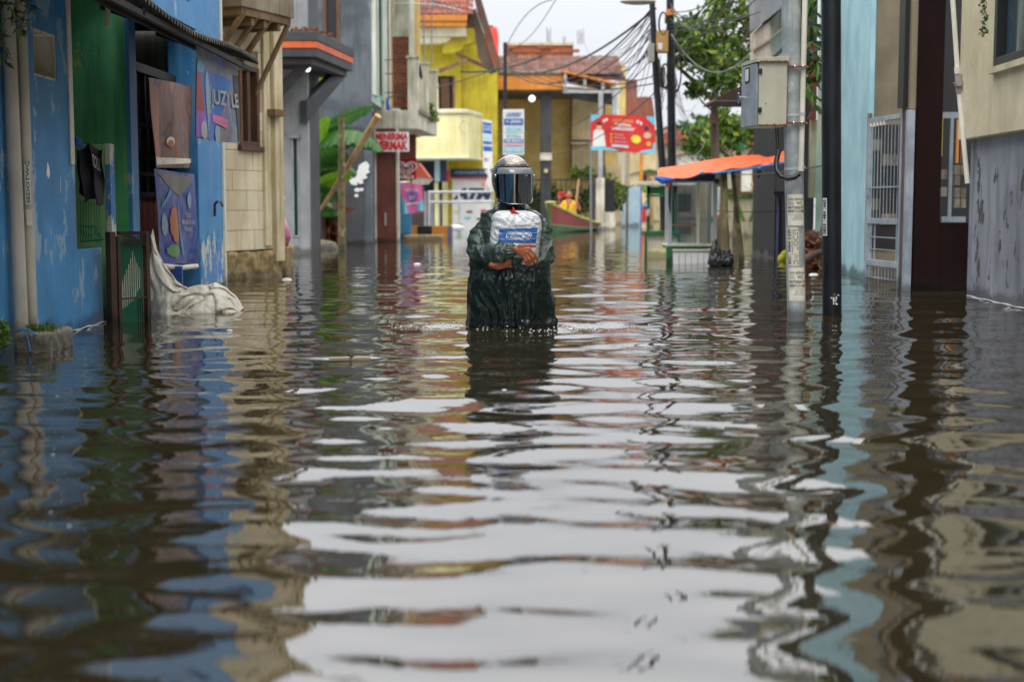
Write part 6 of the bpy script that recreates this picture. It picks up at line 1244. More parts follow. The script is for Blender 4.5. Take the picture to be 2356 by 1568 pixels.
r2('pane', 'glass_clear', 1496, 452, 1551, 532, Y2+.02, .005); r2('bottle', 'wood_brown', 1525, 500, 1534, 531, Y2+.3, .1); r2('bottle', 'pale_blue_print', 1531, 490, 1536, 531, Y2+.25, .08)
MB().ball(P(1491, 488, Y2-.08), (.035, .03, .07), 10, 8).build('hanging_pouch', 'cart_white', c2_, smooth=True); MB().ball(P(1484, 476, Y2-.1), (.06, .04, .03), 10, 8).build('blue_cup', 'rope_blue', c2_, smooth=True)
MB().tube([P(1485, 448, Y2-.08), P(1489, 458, Y2-.1), P(1483, 470, Y2-.1)], .008, 6).build('hook', 'cable_grey', c2_)
# orange tarpaulin awning
up_ = [(1513, 392), (1518, 386), (1560, 381), (1640, 366), (1700, 358), (1745, 356), (1765, 362), (1785, 358), (1808, 344), (1830, 338)]
lo_ = [(1513, 408), (1525, 411), (1570, 411), (1610, 400), (1650, 394), (1700, 386), (1745, 380), (1765, 378), (1808, 370), (1830, 366)]
def itp(L, s): k = min(int(s*(len(L)-1)), len(L)-2); f = s*(len(L)-1)-k; return L[k][0]+(L[k+1][0]-L[k][0])*f, L[k][1]+(L[k+1][1]-L[k][1])*f
def tf(s, t_):
    a = P(*itp(lo_, s), 18.75); b = P(*itp(up_, s), 19.7); p = a.lerp(b, t_); p.z += .025*math.sin(t_*math.pi)+.012*noise.noise(Vector((s*26, t_*5, 2)))*math.sin(t_*math.pi)+.008*math.sin(s*40)*(1-t_); return tuple(p)
ta = thing('tarpaulin', 'long orange tarpaulin awning with a blue underside stretched over the nearer food cart', 'tarpaulin', tuple(P(1660, 385, 19)))
MB().slab(tf, 90, 10, (0, 0, -.004)).build('sheet', 'tarp_orange', ta, smooth=True)
def tf2(s, t_): p = Vector(tf(s, 0)); q_ = Vector(tf(s, .98)); r_ = p.lerp(q_, t_); r_.z -= .02+.05*math.sin(t_*math.pi); return tuple(r_)
MB().slab(tf2, 60, 6, (0, 0, -.004)).build('underside', 'tarp_blue', ta, smooth=True)
MB().tube([P(1512, 410, 18.72), P(1525, 415, 18.72), P(1548, 413, 18.74)], [.03, .055, .02], 10, sph=True).build('rolled_end', 'tarp_blue', ta, smooth=True)
MB().tube([P(1640, 399, 18.73), P(1720, 389, 18.72), P(1830, 370, 18.7)], .016, 10).build('edge_pipe', 'rope_blue', ta, smooth=True)
MB().box(P(1548, 417, 19.05), P(1644, 400, 19.12)).build('underside_strip', 'black', ta)  # black strip drawn as the dark underside of the tarpaulin
hf = MB(); hf.prism([P(1527, 414, 18.76), P(1545, 414, 18.76), P(1539, 434, 18.76), P(1534, 430, 18.76)], (0, .01, 0)); hf.build('loose_corner', 'terracotta', ta)
for (x, y) in ((1615, 398), (1747, 387)): MB().ball(P(x, y, 18.7), .025, 8, 6).build('knot', 'rope_blue', ta, smooth=True)
for (x0, y0, x1, y1, r_, Y_, lb) in ((1669, 600, 1664, 392, .062, 18.95, 'thick bamboo post holding up the orange tarpaulin beside the cart'), (1706, 592, 1685, 388, .04, 19.6, 'slim crooked bamboo post holding up the orange tarpaulin, right of the thick one')):
    po = thing('post', lb, 'post', (P(x0, y0, Y_).x, Y_, -.6)); ptx = [(P(x0, y0, Y_).x, Y_, -.6)]+[tuple(P(x0+(x1-x0)*k/4+1*math.sin(k*2.3), y0+(y1-y0)*k/4, Y_)) for k in range(5)]
    MB().tube(ptx, [r_, r_, r_*.95, r_*.9, r_*.85, r_*.8], 10).build('cane', 'mottled', po, smooth=True)
    for k in range(2): MB().tube([P(x1+k*5-2, y1+2, Y_-.07), P(x1+k*6, y1+18, Y_-.08), P(x1+2+k*4, y1+38-k*14, Y_-.07)], [.012, .012, .004], 6).build('tie', 'black', po)
MB().prism([P(1742, 392, 18.8), P(1752, 392, 18.8), P(1750, 405, 18.8), P(1744, 412, 18.8)], (0, .02, 0)).build('tie_cloth', 'black', None, label='black rag knotted to the blue pipe at the right of the tarpaulin', cat='rag')
ws2 = banner([P(1646, 428, 20.4), P(1668, 432, 20.4), P(1674, 500, 20.4), P(1650, 503, 20.4)], .03, (0, -1, 0), 1); o = ws2.sheet('plastic_sheet', 'white_print', nu=10, nv=12, label='white plastic sheet with an orange foot hanging behind the glass cart', cat='sheet'); ws2.poly('foot', 'tarp_orange', o, [(0, 0), (1, 0), (1, .16), (0, .1)], k=2)
ws3 = banner([P(1700, 440, 21), P(1712, 470, 21), P(1716, 490, 21), P(1692, 440, 21)], .01, (0, -1, 0), 1)
# black rubbish bag
mb = MB(); mb.ball(P(1647, 596, 18.6), (.105, .10, .13), 16, 10); mb.ball(P(1670, 598, 18.6), (.105, .10, .115), 16, 10); mb.ball(P(1660, 602, 18.55), (.12, .10, .08), 16, 10); mb.tube([P(1648, 580, 18.6), P(1643, 562, 18.6), P(1646, 553, 18.6)], [.085, .04, .02], 10, sph=True)
mb.tube([P(1675, 585, 18.6), P(1676, 574, 18.6)], [.04, .015], 8, sph=True)
me = remesh(mb, .009, 2); c0, n0 = co_no(me)
for i, v in enumerate(me.vertices): v.co += Vector(n0[i])*(abs(noise.noise(Vector((v.co.x*22, v.co.y*22, v.co.z*7))))*.05-.012)
me.materials.append(MATS['plastic_black']); place('rubbish_bag', me, None, label='knotted black plastic bag floating against the right side of the nearer cart', cat='bag')
mb = MB(); mb.ball(P(1814, 596, 20.2), (.16, .12, .11), 14, 8); mb.tube([P(1797, 596, 20.1), P(1806, 582, 20.1), P(1822, 580, 20.1)], .05, 8, sph=True); me = remesh(mb, .014, 2); me.materials.append(MATS['plastic_yellow']); place('plastic_bag', me, None, label='bright yellow plastic bag in the water left of the galvanised pole', cat='bag')
br = MB(); a = P(1858, 605, 17.5); br.ball(P(1868, 570, 18), (.16, .2, .22), 14, 8); me = br.mesh('brush', 'rust_dark', True); place('brush_heap', me, None, label='brown dead brush heap between the galvanised and black poles', cat='debris')
leaves(MB(), tuple(P(1868, 575, 17.8)), (.2, .2, .26), 320, .10, droop=1, elong=3).build('dry_brush', 'leaf_dry', None, kind='stuff', label='dry brown fronds hanging behind the two near poles', cat='brush')
lg = MB(); lg.tube([P(1852, 598, 17.2), P(1872, 585, 17.2), P(1890, 580, 17.2)], [.05, .045, .04], 10, sph=True); lg.build('log', 'rust_dark', smooth=True, label='broken dark log sticking out between the galvanised and black poles', cat='log')

# ================================================================= small floating things
pk_ = thing('plank', 'short broken pinkish plank floating on the water left of the walker', 'plank', tuple(W(804, 830)))
a, b = W(757, 828), W(850, 827); MB().ob(a+Vector((0, 0, -.006)), b-a, (0, .055, 0), (0, 0, .018)).build('board', 'cream_plaster', pk_, bev=.003); MB().tube([W(812, 827)+Vector((0, .02, .01)), W(810, 820)+Vector((0, -.2, .03)), W(806, 822)+Vector((0, -.15, .035))], .005, 6).build('splinter', 'rust_dark', pk_)
fl = [((528, 760), .012, 'small white litter scrap below the white tarpaulin'), ((960, 608), .03, 'white and orange cup floating below the pink poster'), ((1160, 897), .007, 'tiny white foam fleck floating in front of the walker reflection'), ((660, 643), .03, 'pale scrap floating before the cream wall footing'), ((1872, 632), .03, 'small tan scrap floating right of the yellow bag'), ((1830, 590), .03, 'pale foam patch right of the carts')]
for ((x, y), r_, lb) in fl: MB().ball(W(x, y), (r_*1.8, r_, r_*.6), 10, 6).build('litter', 'white_print', smooth=True, label=lb, cat='litter')
fk = MB()
for k in range(22):
    x, y = random.gauss(140, 26), random.uniform(880, 1300); p_ = W(x, y); fk.ball(p_, (random.uniform(.002, .006), random.uniform(.002, .004), .001), 6, 4)
fk.build('foam_flecks', 'foam', None, kind='stuff', label='tiny foam flecks drifting on the calm water at the left', cat='foam')

# ================================================================= boat and boatman
bt = thing('boat', 'red and green wooden boat with a yellow rim coming out from behind the walker', 'boat', tuple(P(1300, 531, 41)))
bw0 = Vector((P(1268, 0, 39.6).x, 39.6, 0)); st_ = Vector((P(1352, 0, 45).x, 45.0, 0)); bd = (st_-bw0); bL = bd.length; bd.normalize(); bn = Vector((bd.y, -bd.x, 0))
def hull(s, t_):      # t -1..1: port gunwale - keel - starboard gunwale
    w = .52*min(1, (s*1.9))**.62*(1 if s < .75 else 1-.5*(s-.75)); zs_ = .62*(1-s)**2.1+.20+.03*s; a = abs(t_)
    if a > .45: k = (a-.45)/.55; ww = w*(.72+.28*k); z = .02+(zs_-.02)*k
    else: k = a/.45; ww = w*.72*k; z = -.14+.16*k
    rake = -.28*(max(z, 0)/.8)*(1-s)**3
    return bw0+bd*(s*bL+rake)+bn*(ww*(1 if t_ > 0 else -1))+Vector((0, 0, z))
for sg_n, nm_ in ((-1, 'side'), (1, 'side')):
    MB().slab(lambda s, t_: hull(s, sg_n*(.60+.40*t_)), 26, 5, bn*(-.02*sg_n)).build('side_planking', 'hull_red', bt, smooth=True); MB().slab(lambda s, t_: hull(s, sg_n*(.60*t_)), 26, 6, (0, 0, .02)).build('bottom_planking', 'hull_green', bt, smooth=True)
    MB().tube([hull(i/26, sg_n)+Vector((0, 0, .01)) for i in range(27)], .035, 8).build('gunwale', 'hull_rim', bt, smooth=True)
    MB().tube([hull(i/26, sg_n*.60)+bn*.012*sg_n for i in range(27)], .018, 6).build('rubbing_strake', 'leaf_lime', bt, smooth=True)
MB().tube([hull(0, 0)+Vector((0, 0, -.1)), hull(0, .5), hull(0, 1)+Vector((0, 0, .03))], .045, 8).build('stem', 'hull_green', bt, smooth=True); MB().ball(hull(.0, 1)+Vector((.06, .05, .03)), (.17, .12, .045), 12, 8).build('bow_cap', 'hull_rim', bt, smooth=True)
for s in (.42, .72): a, b = hull(s, -.85), hull(s, .85); MB().ob(a, b-a, bd*.22, (0, 0, .03)).build('thwart', 'raw_timber', bt)
YM_ = 41.6; p = lambda x, y, d=0: tuple(P(x, y, YM_+d))
bm_ = thing('person', 'boatman in a yellow polo shirt raising one hand and gripping the upright paddle', 'person', (P(1309, 500, YM_).x, YM_, P(0, 500, YM_).z))
mb = MB(); mb.ball(p(1309, 449), (.088, .10, .125), 18, 14); mb.tube([p(1309, 456), p(1309, 466)], [.055, .06], 12); mb.tube([p(1309, 466), p(1309, 480), p(1309, 505)], [.12, .155, .15], 14, sph=True)
mb.ball(p(1309, 451, -.10), (.016, .02, .026), 8, 6); mb.ball(p(1301.8, 450), (.018, .02, .032), 8, 6); mb.ball(p(1316.5, 450), (.018, .02, .032), 8, 6)
for pts_ in ([(1296, 466, 0), (1285, 484, -.08), (1286, 462, -.16)], [(1322, 466, 0), (1334, 482, -.1), (1326, 458, -.2)]): mb.tube([p(x, y, d) for x, y, d in pts_], [.055, .045, .032], 10, sph=True)
for (hx, hy, dd_, up_d) in ((1286, 455, -.18, 1), (1326, 453, -.22, .4)):
    mb.ball(p(hx, hy, dd_), (.038, .022, .045), 10, 8)
    for k in range(4): mb.tube([p(hx-3+k*2, hy-2, dd_), p(hx-3.6+k*2.3, hy-2-6*up_d, dd_-.01), p(hx-3.6+k*2.2+(0 if up_d == 1 else 1), hy-2-8.5*up_d, dd_-.025)], [.0105, .0095, .008], 6, sph=True)
    mb.tube([p(hx+3, hy+2, dd_), p(hx+6, hy-2, dd_-.02)], [.012, .009], 6, sph=True)
for sx_ in (-.19, -.03): mb.tube([(p(1309, 500)[0]+sx_*.7, YM_, .18), (p(1309, 500)[0]+sx_, YM_-.3, .30), (p(1309, 500)[0]+sx_, YM_-.36, .05)], [.08, .065, .045], 10, sph=True)
me = remesh(mb, .009, 2); me.materials.append(MATS['skin']); place('body', me, bm_)
mb = MB(); mb.tube([p(1309, 464), p(1309, 470), p(1309, 484), p(1309, 500)], [.07, .155, .185, .17], 18, sph=False); mb.tube([p(1300, 467), p(1290, 477, -.04)], [.085, .075], 12, sph=True); mb.tube([p(1318, 467), p(1329, 476, -.04)], [.085, .075], 12, sph=True)
me = remesh(mb, .012, 2); c0, n0 = co_no(me)
for i, v in enumerate(me.vertices): v.co += Vector(n0[i])*(noise.noise(v.co*8)*.018)
me.materials.append(MATS['shirt_yellow']); place('shirt', me, bm_)
MB().prism([p(1305, 462, -.14), p(1313, 462, -.14), p(1309, 476, -.19)], (0, .02, 0)).build('open_collar', 'skin', bm_); mb = MB(); mb.ball(p(1309, 447, .012), (.094, .10, .118), 18, 12)
hm = mb.mesh('hair', 'hair', True); import bmesh; bmm = bmesh.new(); bmm.from_mesh(hm); zc_ = p(1309, 446)[2]; bmesh.ops.delete(bmm, geom=[v for v in bmm.verts if v.co.z < zc_-.02 or (v.co.y < YM_-.055 and v.co.z < zc_+.075)], context='VERTS'); bmm.to_mesh(hm); bmm.free(); place('hair', hm, bm_)
for x in (1306.3, 1311.7): MB().ball(p(x, 448.3, -.088), (.013, .008, .006), 8, 6).build('eye', 'hair', bm_)
MB().ball(p(1309, 455, -.09), (.026, .01, .006), 8, 6).build('mouth', 'deep_red', bm_)
MB().prism([p(1304, 478, -.2), p(1306, 464, -.15), p(1308, 478, -.2), p(1307, 492, -.2)], (0, .01, 0)).build('shirt_stripe', 'hull_green', bm_)
pdl = thing('paddle', 'upright wooden paddle held by the boatman', 'paddle', p(1327, 495, -.25)); MB().tube([p(1332, 412, -.24), p(1325, 470, -.24), p(1322, 498, -.26)], .03, 10).build('shaft', 'bamboo', pdl, smooth=True); MB().box(p(1315, 506, .1), p(1328, 486, .13)).build('blade', 'weathered_board', pdl, bev=.01)
MB().box(p(1283, 455, .8), p(1300, 441, .84)).build('red_bundle', 'deep_red', None, label='dark red patch in the hedge behind the boatman', cat='cloth', bev=.02)

# ================================================================= the walker
YW = 9.2; M = lambda x, y, d=0: P(x, y, YW+d)
pw = thing('person', 'person in bronze helmet and wet green rain jacket wading and hugging a white bag', 'person', (M(1175, 755).x, YW, -.6))
# body: one continuous skin (head, neck, trunk, arms, hands, legs)
mb = MB(); hc = M(1177, 420)
mb.ball(hc, (.078, .095, .115), 20, 16); mb.ball(hc+Vector((.012, -.098, -.01)), (.014, .02, .024), 10, 8); mb.ball(hc+Vector((-.078, 0, -.01)), (.012, .02, .03), 8, 6); mb.ball(hc+Vector((.078, 0, -.01)), (.012, .02, .03), 8, 6); mb.ball(hc+Vector((.01, -.08, -.055)), (.028, .02, .012), 10, 6)
mb.tube([M(1177, 445), M(1176, 485)], [.055, .065], 16); mb.tube([M(1175, 490, .02), M(1175, 520, .02), M(1175, 600, .02), M(1175, 680, .02), M(1175, 720, .02)], [.06, .11, .12, .13, .14], 18, sph=True)
for sx_ in (-.085, .085): x0 = M(1175, 700).x; mb.tube([(x0+sx_, YW+.02, .12), (x0+sx_*1.05, YW, -.2), (x0+sx_*1.1, YW+.01, -.52)], [.085, .06, .045], 14, sph=True); mb.tube([(x0+sx_*1.1, YW+.02, -.57), (x0+sx_*1.15, YW-.14, -.58)], [.035, .028], 10, sph=True)
mb.tube([M(1130, 514, .02), M(1108, 548), M(1107, 590, -.06), M(1140, 584, -.22), M(1180, 574, -.288)], [.038, .042, .04, .036, .026], 14, sph=True)
mb.tube([M(1226, 514, .02), M(1243, 548), M(1245, 590, -.05), M(1215, 600, -.18), M(1183, 599, -.235)], [.038, .042, .04, .034, .026], 14, sph=True)
def hand(wrist, fingers, thumb, pr=.0155):
    for f in fingers: mb.tube([wrist, wrist.lerp(f[0], .55), f[0]], [.022, pr+.002, pr-.002], 10, sph=True); mb.tube(f, [.0112, .0102, .0088][:len(f)], 10, sph=True)
    mb.tube(thumb, [.0145, .0105, .0085], 10, sph=True)
dH = -.312
hand(M(1186, 573, -.30), [[M(1218, 573, dH-.012), M(1230, 585, dH-.016), M(1238, 600, dH-.004)], [M(1215, 580, dH-.014), M(1226, 592, dH-.022), M(1229, 605, dH-.010)], [M(1210, 585, dH-.012), M(1218, 597, dH-.022), M(1220, 608, dH-.010)], [M(1204, 588, dH-.008), M(1210, 600, dH-.018), M(1212, 609, dH-.008)]],
     [M(1196, 566, dH), M(1216, 564, dH-.008), M(1232, 566, dH-.004)])
d2 = -.262
hand(M(1180, 600, -.245), [[M(1159, 601, d2-.006), M(1143, 604, d2-.012), M(1128, 606, d2-.004)], [M(1157, 606, d2-.010), M(1141, 610, d2-.016), M(1127, 611, d2-.006)], [M(1157, 610, d2-.008), M(1144, 614, d2-.012), M(1134, 615, d2-.004)], [M(1160, 613, d2-.002), M(1150, 617, d2-.006), M(1143, 618, d2)]],
     [M(1172, 596, d2), M(1160, 594, d2-.004), M(1148, 597, d2)])
me = remesh(mb, .0042, 2, .5); me.materials.append(MATS['skin_dark']); place('body', me, pw)
# trousers
tr_ = MB(); x0 = M(1175, 700).x
for sx_ in (-.09, .085): tr_.tube([(x0+sx_*.9, YW+.02, .25), (x0+sx_, YW+.02, .05), (x0+sx_*1.05, YW, -.25), (x0+sx_*1.1, YW+.01, -.52)], [.115, .10, .08, .065], 14, sph=True)
me = remesh(tr_, .015, 2); me.materials.append(MATS['dark_cloth']); place('trousers', me, pw)
# jacket
rings = [(480, 1142, 1214, .085, .02), (487, 1122, 1234, .10, .02), (497, 1108, 1247, .115, .02), (520, 1104, 1249, .13, .0), (560, 1103, 1250, .135, -.01), (600, 1083, 1266, .15, -.04), (640, 1080, 1265, .165, -.05), (690, 1079, 1268, .175, -.03), (730, 1079, 1270, .175, 0), (746, 1077, 1273, .178, 0)]
jb = MB(); n = 48; vs = []
for (y, a, b, dd_, oy) in rings:
    pa_, pb2 = M(a, y), M(b, y); cx, rx = (pa_.x+pb2.x)/2, (pb2.x-pa_.x)/2
    for k in range(n): w = 2*math.pi*k/n; c_, s_ = math.cos(w), math.sin(w); vs.append((cx+rx*math.copysign(abs(c_)**.8, c_), YW+oy+dd_*math.copysign(abs(s_)**.8, s_), pa_.z))
mr_ = len(rings); jb.add(vs, [(i*n+k, (i+1)*n+k, (i+1)*n+(k+1) % n, i*n+(k+1) % n) for i in range(mr_-1) for k in range(n)]+[tuple(range(n)), tuple((mr_-1)*n+k for k in range(n))[::-1]])
jb.tube([M(1129, 506, .02), M(1109, 540), M(1104, 572, -.03), M(1105, 592, -.08), M(1128, 588, -.19), M(1152, 581, -.245), M(1170, 577, -.275), M(1181, 575, -.288)], [.058, .072, .078, .077, .072, .066, .050, .036], 22, sph=True)
jb.tube([M(1226, 506, .02), M(1243, 540), M(1249, 572, -.03), M(1247, 594, -.07), M(1226, 600, -.15), M(1208, 600, -.19), M(1194, 599, -.218), M(1184, 598, -.23)], [.058, .071, .074, .070, .062, .056, .042, .034], 22, sph=True)
me = remesh(jb, .0075, 3, .5); c0, n0 = co_no(me)
zsh = M(0, 500).z
def rid(q): return 1-2*abs(noise.noise(q))
aL, aR = M(1104, 585, -.07), M(1248, 590, -.07); wL, wR = M(1181, 575, -.288), M(1184, 598, -.23)
out_c = []
for i, v in enumerate(me.vertices):
    p_ = v.co; z = p_.z; nn_ = Vector(n0[i]); x = p_.x-M(1175, 600).x
    front = p_.y < YW-.165 or abs(x) > .19 and z > .36
    w1 = Vector((noise.noise(p_*5), noise.noise(p_*5+Vector((9, 0, 0))), noise.noise(p_*5+Vector((0, 9, 0)))))*.05
    if z > .40 and front or z > .62:      # sleeves and shoulders: folds converging to elbow and cuff
        q_ = p_+w1; sgn = -1 if x < 0 else 1
        f = max(0, rid(Vector((q_.x*7-sgn*q_.z*7, q_.y*4, q_.z*10+sgn*q_.x*8))))**3*.018 + max(0, rid(Vector((q_.x*12+3, q_.y*8, q_.z*13+q_.x*sgn*9))))**2*.006 + max(0, rid(Vector((q_.x*20+sgn*q_.z*14, q_.y*9, q_.z*19-sgn*q_.x*16))))**2*.0045
        dc = min((p_-wL).length, (p_-wR).length)
        if dc < .10: ang = math.atan2(p_.z-(wL if (p_-wL).length < (p_-wR).length else wR).z, p_.y-(wL if (p_-wL).length < (p_-wR).length else wR).y); f += .006*math.sin(ang*9)*(1-dc/.10)
        if z > .62: f += .006*rid(Vector((q_.x*22, q_.y*10, q_.z*7)))
    else:                                  # skirt: hanging folds fanning to the hem
        th_ = math.atan2(p_.y-YW, x); lo2 = min(1, max(0, (.55-z)/.5))
        q_ = Vector((th_*1.5+w1.x*10, z*1.6+w1.z*6, 1.7)); f = (max(0, rid(q_))**2*.030+max(0, rid(Vector((th_*3.2+z*2+w1.y*10, z*3.5, 4))))**3*.012)*(.45+lo2*.6)
        f += max(0, rid(p_*9+w1*20))**2*.004
    v.co = p_+nn_*(f-.006)
# open hem: flatten the bottom edge unevenly
for v in me.vertices:
    if v.co.z < .03: v.co.z = .014+.012*noise.noise(Vector((v.co.x*9, v.co.y*9, 0)))
m, t, b = newmat('rain_jacket'); b.inputs['Base Color'].default_value = (.016, .034, .028, 1)
cc = mixc(t, ramp(t, noi(t, 3, 5), .35, .7), (.034, .056, .043), (.016, .027, .021)); g = nd(t, 'ShaderNodeNewGeometry'); s_ = nd(t, 'ShaderNodeSeparateXYZ'); t.links.new(g.outputs['Position'], s_.inputs[0])
zr = nd(t, 'ShaderNodeMath', operation='MULTIPLY_ADD'); t.links.new(noi(t, 6, 4), zr.inputs[0]); zr.inputs[1].default_value = -.22; t.links.new(s_.outputs['Z'], zr.inputs[2])
wet = ramp(t, zr.outputs[0], .22, .36, 1, 0)                      # soaked lower part of the cloth
cc = mixc(t, wet, cc, (.006, .013, .011)); t.links.new(cc, b.inputs['Base Color'])
rr_ = nd(t, 'ShaderNodeMath', operation='MULTIPLY_ADD'); t.links.new(wet, rr_.inputs[0]); rr_.inputs[1].default_value = -.20; t.links.new(ramp(t, noi(t, 9, 5), .3, .7, .32, .55), rr_.inputs[2]); t.links.new(rr_.outputs[0], b.inputs['Roughness']); b.inputs['Coat Weight'].default_value = .08; b.inputs['Coat Roughness'].default_value = .2
bq_ = nd(t, 'ShaderNodeBump'); bq_.inputs['Strength'].default_value = .32; bq_.inputs['Distance'].default_value = .012; t.links.new(crease(t, 11, (1.2, 1, .8), .10), bq_.inputs['Height']); bp = nd(t, 'ShaderNodeBump'); t.links.new(bq_.outputs[0], bp.inputs['Normal']); bp.inputs['Strength'].default_value = .5; bp.inputs['Distance'].default_value = .010; ad = nd(t, 'ShaderNodeMath', operation='MULTIPLY_ADD'); t.links.new(noi(t, 60, 4), ad.inputs[0]); ad.inputs[1].default_value = .25; t.links.new(noi(t, 16, 5, (1.4, 1, .6)), ad.inputs[2])
t.links.new(ad.outputs[0], bp.inputs['Height']); t.links.new(bp.outputs[0], b.inputs['Normal'])
me.materials.append(m); place('rain_jacket', me, pw)
for wv, r_, ax_ in ((wL, .034, Vector((1, -.25, .08))), (wR, .032, Vector((-1, -.3, 0)))):   # elastic cuffs
    ax_.normalize(); e1_ = ax_.cross(Vector((0, 0, 1))).normalized(); e2_ = ax_.cross(e1_)
    MB().tube([wv-ax_*.016, wv+ax_*.006], r_, 20).build('cuff', m.name, pw, smooth=True) if m.name in MATS else None
    for k in range(14):
        w = 2*math.pi*k/14; d_ = e1_*math.cos(w)+e2_*math.sin(w)
        MB().tube([wv-ax_*.03+d_*(r_+.006), wv-ax_*.008+d_*(r_+.001), wv+ax_*.007+d_*(r_-.002)], [.008, .006, .004], 6, sph=True).build('cuff_gather', m.name, pw, smooth=True)
cb = MB(); cb.tube([M(1148, 478, .05), M(1142, 484, .0), M(1150, 490, -.06), M(1166, 494, -.10)], [.03, .028, .024, .012], 10, sph=True); cb.tube([M(1206, 478, .05), M(1213, 484, .0), M(1206, 490, -.06), M(1192, 494, -.10)], [.03, .028, .024, .012], 10, sph=True); cb.tube([M(1148, 478, .05), M(1177, 474, .09), M(1206, 478, .05)], .034, 10, sph=True)
me = remesh(cb, .008, 2); me.materials.append(m); place('collar', me, pw)
sf = MB(); sf.tube([M(1176, 462), M(1176, 480, -.01), M(1176, 494, -.03)], [.068, .078, .085], 20); sf.build('neck_scarf', 'black', pw, smooth=True)
MB().ball(M(1176, 476, -.078), (.022, .012, .022), 12, 8).build('neck_patch', 'skin_dark', pw, smooth=True)
# helmet
hcn = M(1177, 412); RZ = Matrix.Rotation(R(19), 3, 'Z')
def shell(az, el, k=1.): a, e_ = R(az), R(el); q_ = Vector((.128*math.sin(a)*math.cos(e_), -.150*math.cos(a)*math.cos(e_), (.155 if el > 0 else .165)*math.sin(e_)))*k; q_.x *= 1-.10*max(0, -math.sin(e_)); return hcn+RZ @ q_
azs = [-180+6*i for i in range(60)]; els = [-56, -48, -40, -32, -24, -16, -8, 0, 8, 16, 24, 29, 36, 44, 52, 60, 68, 76, 84]
hb = MB(); hb.add([shell(a, e_) for e_ in els for a in azs]+[shell(0, 90)], [(j*60+i, j*60+(i+1) % 60, (j+1)*60+(i+1) % 60, (j+1)*60+i) for j in range(len(els)-1) for i in range(60) if not (abs(azs[i]+3) < 73 and els[j+1] <= 29)]+[((len(els)-1)*60+i, (len(els)-1)*60+(i+1) % 60, len(els)*60) for i in range(60)])
m2_, t2_, b2_ = newmat('helmet_paint'); c_ = mixc(t2_, ramp(t2_, noi(t2_, 160, 2), .45, .7), (.20, .165, .13), (.36, .31, .26)); t2_.links.new(c_, b2_.inputs['Base Color']); b2_.inputs['Metallic'].default_value = .5; t2_.links.new(ramp(t2_, noi(t2_, 12, 5), .4, .7, .2, .36), b2_.inputs['Roughness']); b2_.inputs['Coat Weight'].default_value = .8; b2_.inputs['Coat Roughness'].default_value = .06
ho_ = hb.build('helmet', 'helmet_paint', pw, smooth=True); so = ho_.modifiers.new('solid', 'SOLIDIFY'); so.thickness = .014; so.offset = -1
rim = [shell(-73, e_, 1.004) for e_ in (-54, -40, -24, -8, 8, 20)]+[shell(a, 29, 1.006) for a in (-66, -52, -36, -18, 0, 18, 36, 52, 66)]+[shell(73, e_, 1.004) for e_ in (20, 8, -8, -24, -40, -54)]
MB().tube(rim, .0065, 8, sph=True).build('trim', 'rubber', ho_, smooth=True)
MB().slab(lambda s, t_: tuple(shell(-62+124*s, 27+8*t_, 1.012)), 24, 3, (0, 0, .001)).build('brow_band', 'rubber', ho_, smooth=True)
for a in (-40, 2, 42): MB().ball(shell(a, 31, 1.03), (.0085, .006, .0085), 12, 8).build('snap_button', 'brown_print', ho_, smooth=True)
lgf = lambda s, t_, k=1.006: shell(-18+28*s, 41+14*t_, k)
MB().add([lgf(.5, .5)]+[lgf(.5+.5*math.cos(a*.2618), .5+.5*math.sin(a*.2618)) for a in range(24)], [(0, 1+i, 1+(i+1) % 24) for i in range(24)]).build('badge', 'white_print', ho_)
put_text('J  P', None, None, None, 'black_print', ho_, .05, name='badge_lettering', fn=lambda i, j: lgf(.2+.42*i, .25+.5*j, 1.010)); MB().add([lgf(.52, .58, 1.012)]+[lgf(.52+.08*math.cos(a*.785), .58+.16*math.sin(a*.785), 1.012) for a in range(8)], [(0, 1+i, 1+(i+1) % 8) for i in range(8)]).build('badge_dot', 'red_print', ho_); put_text('X', None, None, None, 'black_print', ho_, .05, name='badge_lettering', fn=lambda i, j: lgf(.68+.14*i, .25+.5*j, 1.010))
vz = lambda y: (P(0, y, YW).z-hcn.z)
def vis(s, t_):
    az = R(-72+144*s); z = vz(401)+(vz(469)-vz(401))*(1-t_); r_ = 1.0-.05*(1-t_)**2
    cut = (.055*abs(math.sin(az))**5)*(1-t_)
    return tuple(hcn+RZ @ Vector((.1385*math.sin(az)*r_, -.172*math.cos(az)*r_-.0, z+cut)))
m3_, t3_, b3_ = newmat('mirror_visor'); b3_.inputs['Base Color'].default_value = (.34, .32, .29, 1); b3_.inputs['Metallic'].default_value = 1; t3_.links.new(ramp(t3_, noi(t3_, 20, 5), .35, .7, .02, .10), b3_.inputs['Roughness'])
MB().slab(vis, 40, 12, (0, .002, 0)).build('visor', 'mirror_visor', ho_, smooth=True)
MB().tube([vis(i/30, 0) for i in range(31)], .0025, 6).build('visor_edge', 'chrome', ho_, smooth=True)
flat('smoke_lens', (.16, .18, .20), .12, var=.1)
def pkf(s, t_): a = Vector(vis(.04+.92*s, 1)); b_ = shell(-66+132*s, 27, 1.02); p_ = b_.lerp(a, t_); return tuple(p_+Vector((0, 0, .010*math.sin(t_*math.pi))))
MB().slab(pkf, 30, 5, (0, 0, -.002)).build('visor_peak', 'smoke_lens', ho_, smooth=True)
put_text('ryda', None, None, None, 'white_print', ho_, .02, fn=lambda i, j: Vector(vis(.60+.06*i, .93+.04*j))+Vector((0, -.0025, 0)))
for s in (.02, .98): MB().ball(Vector(vis(s, .93)), .010, 10, 8).build('pivot', 'chrome', ho_, smooth=True)
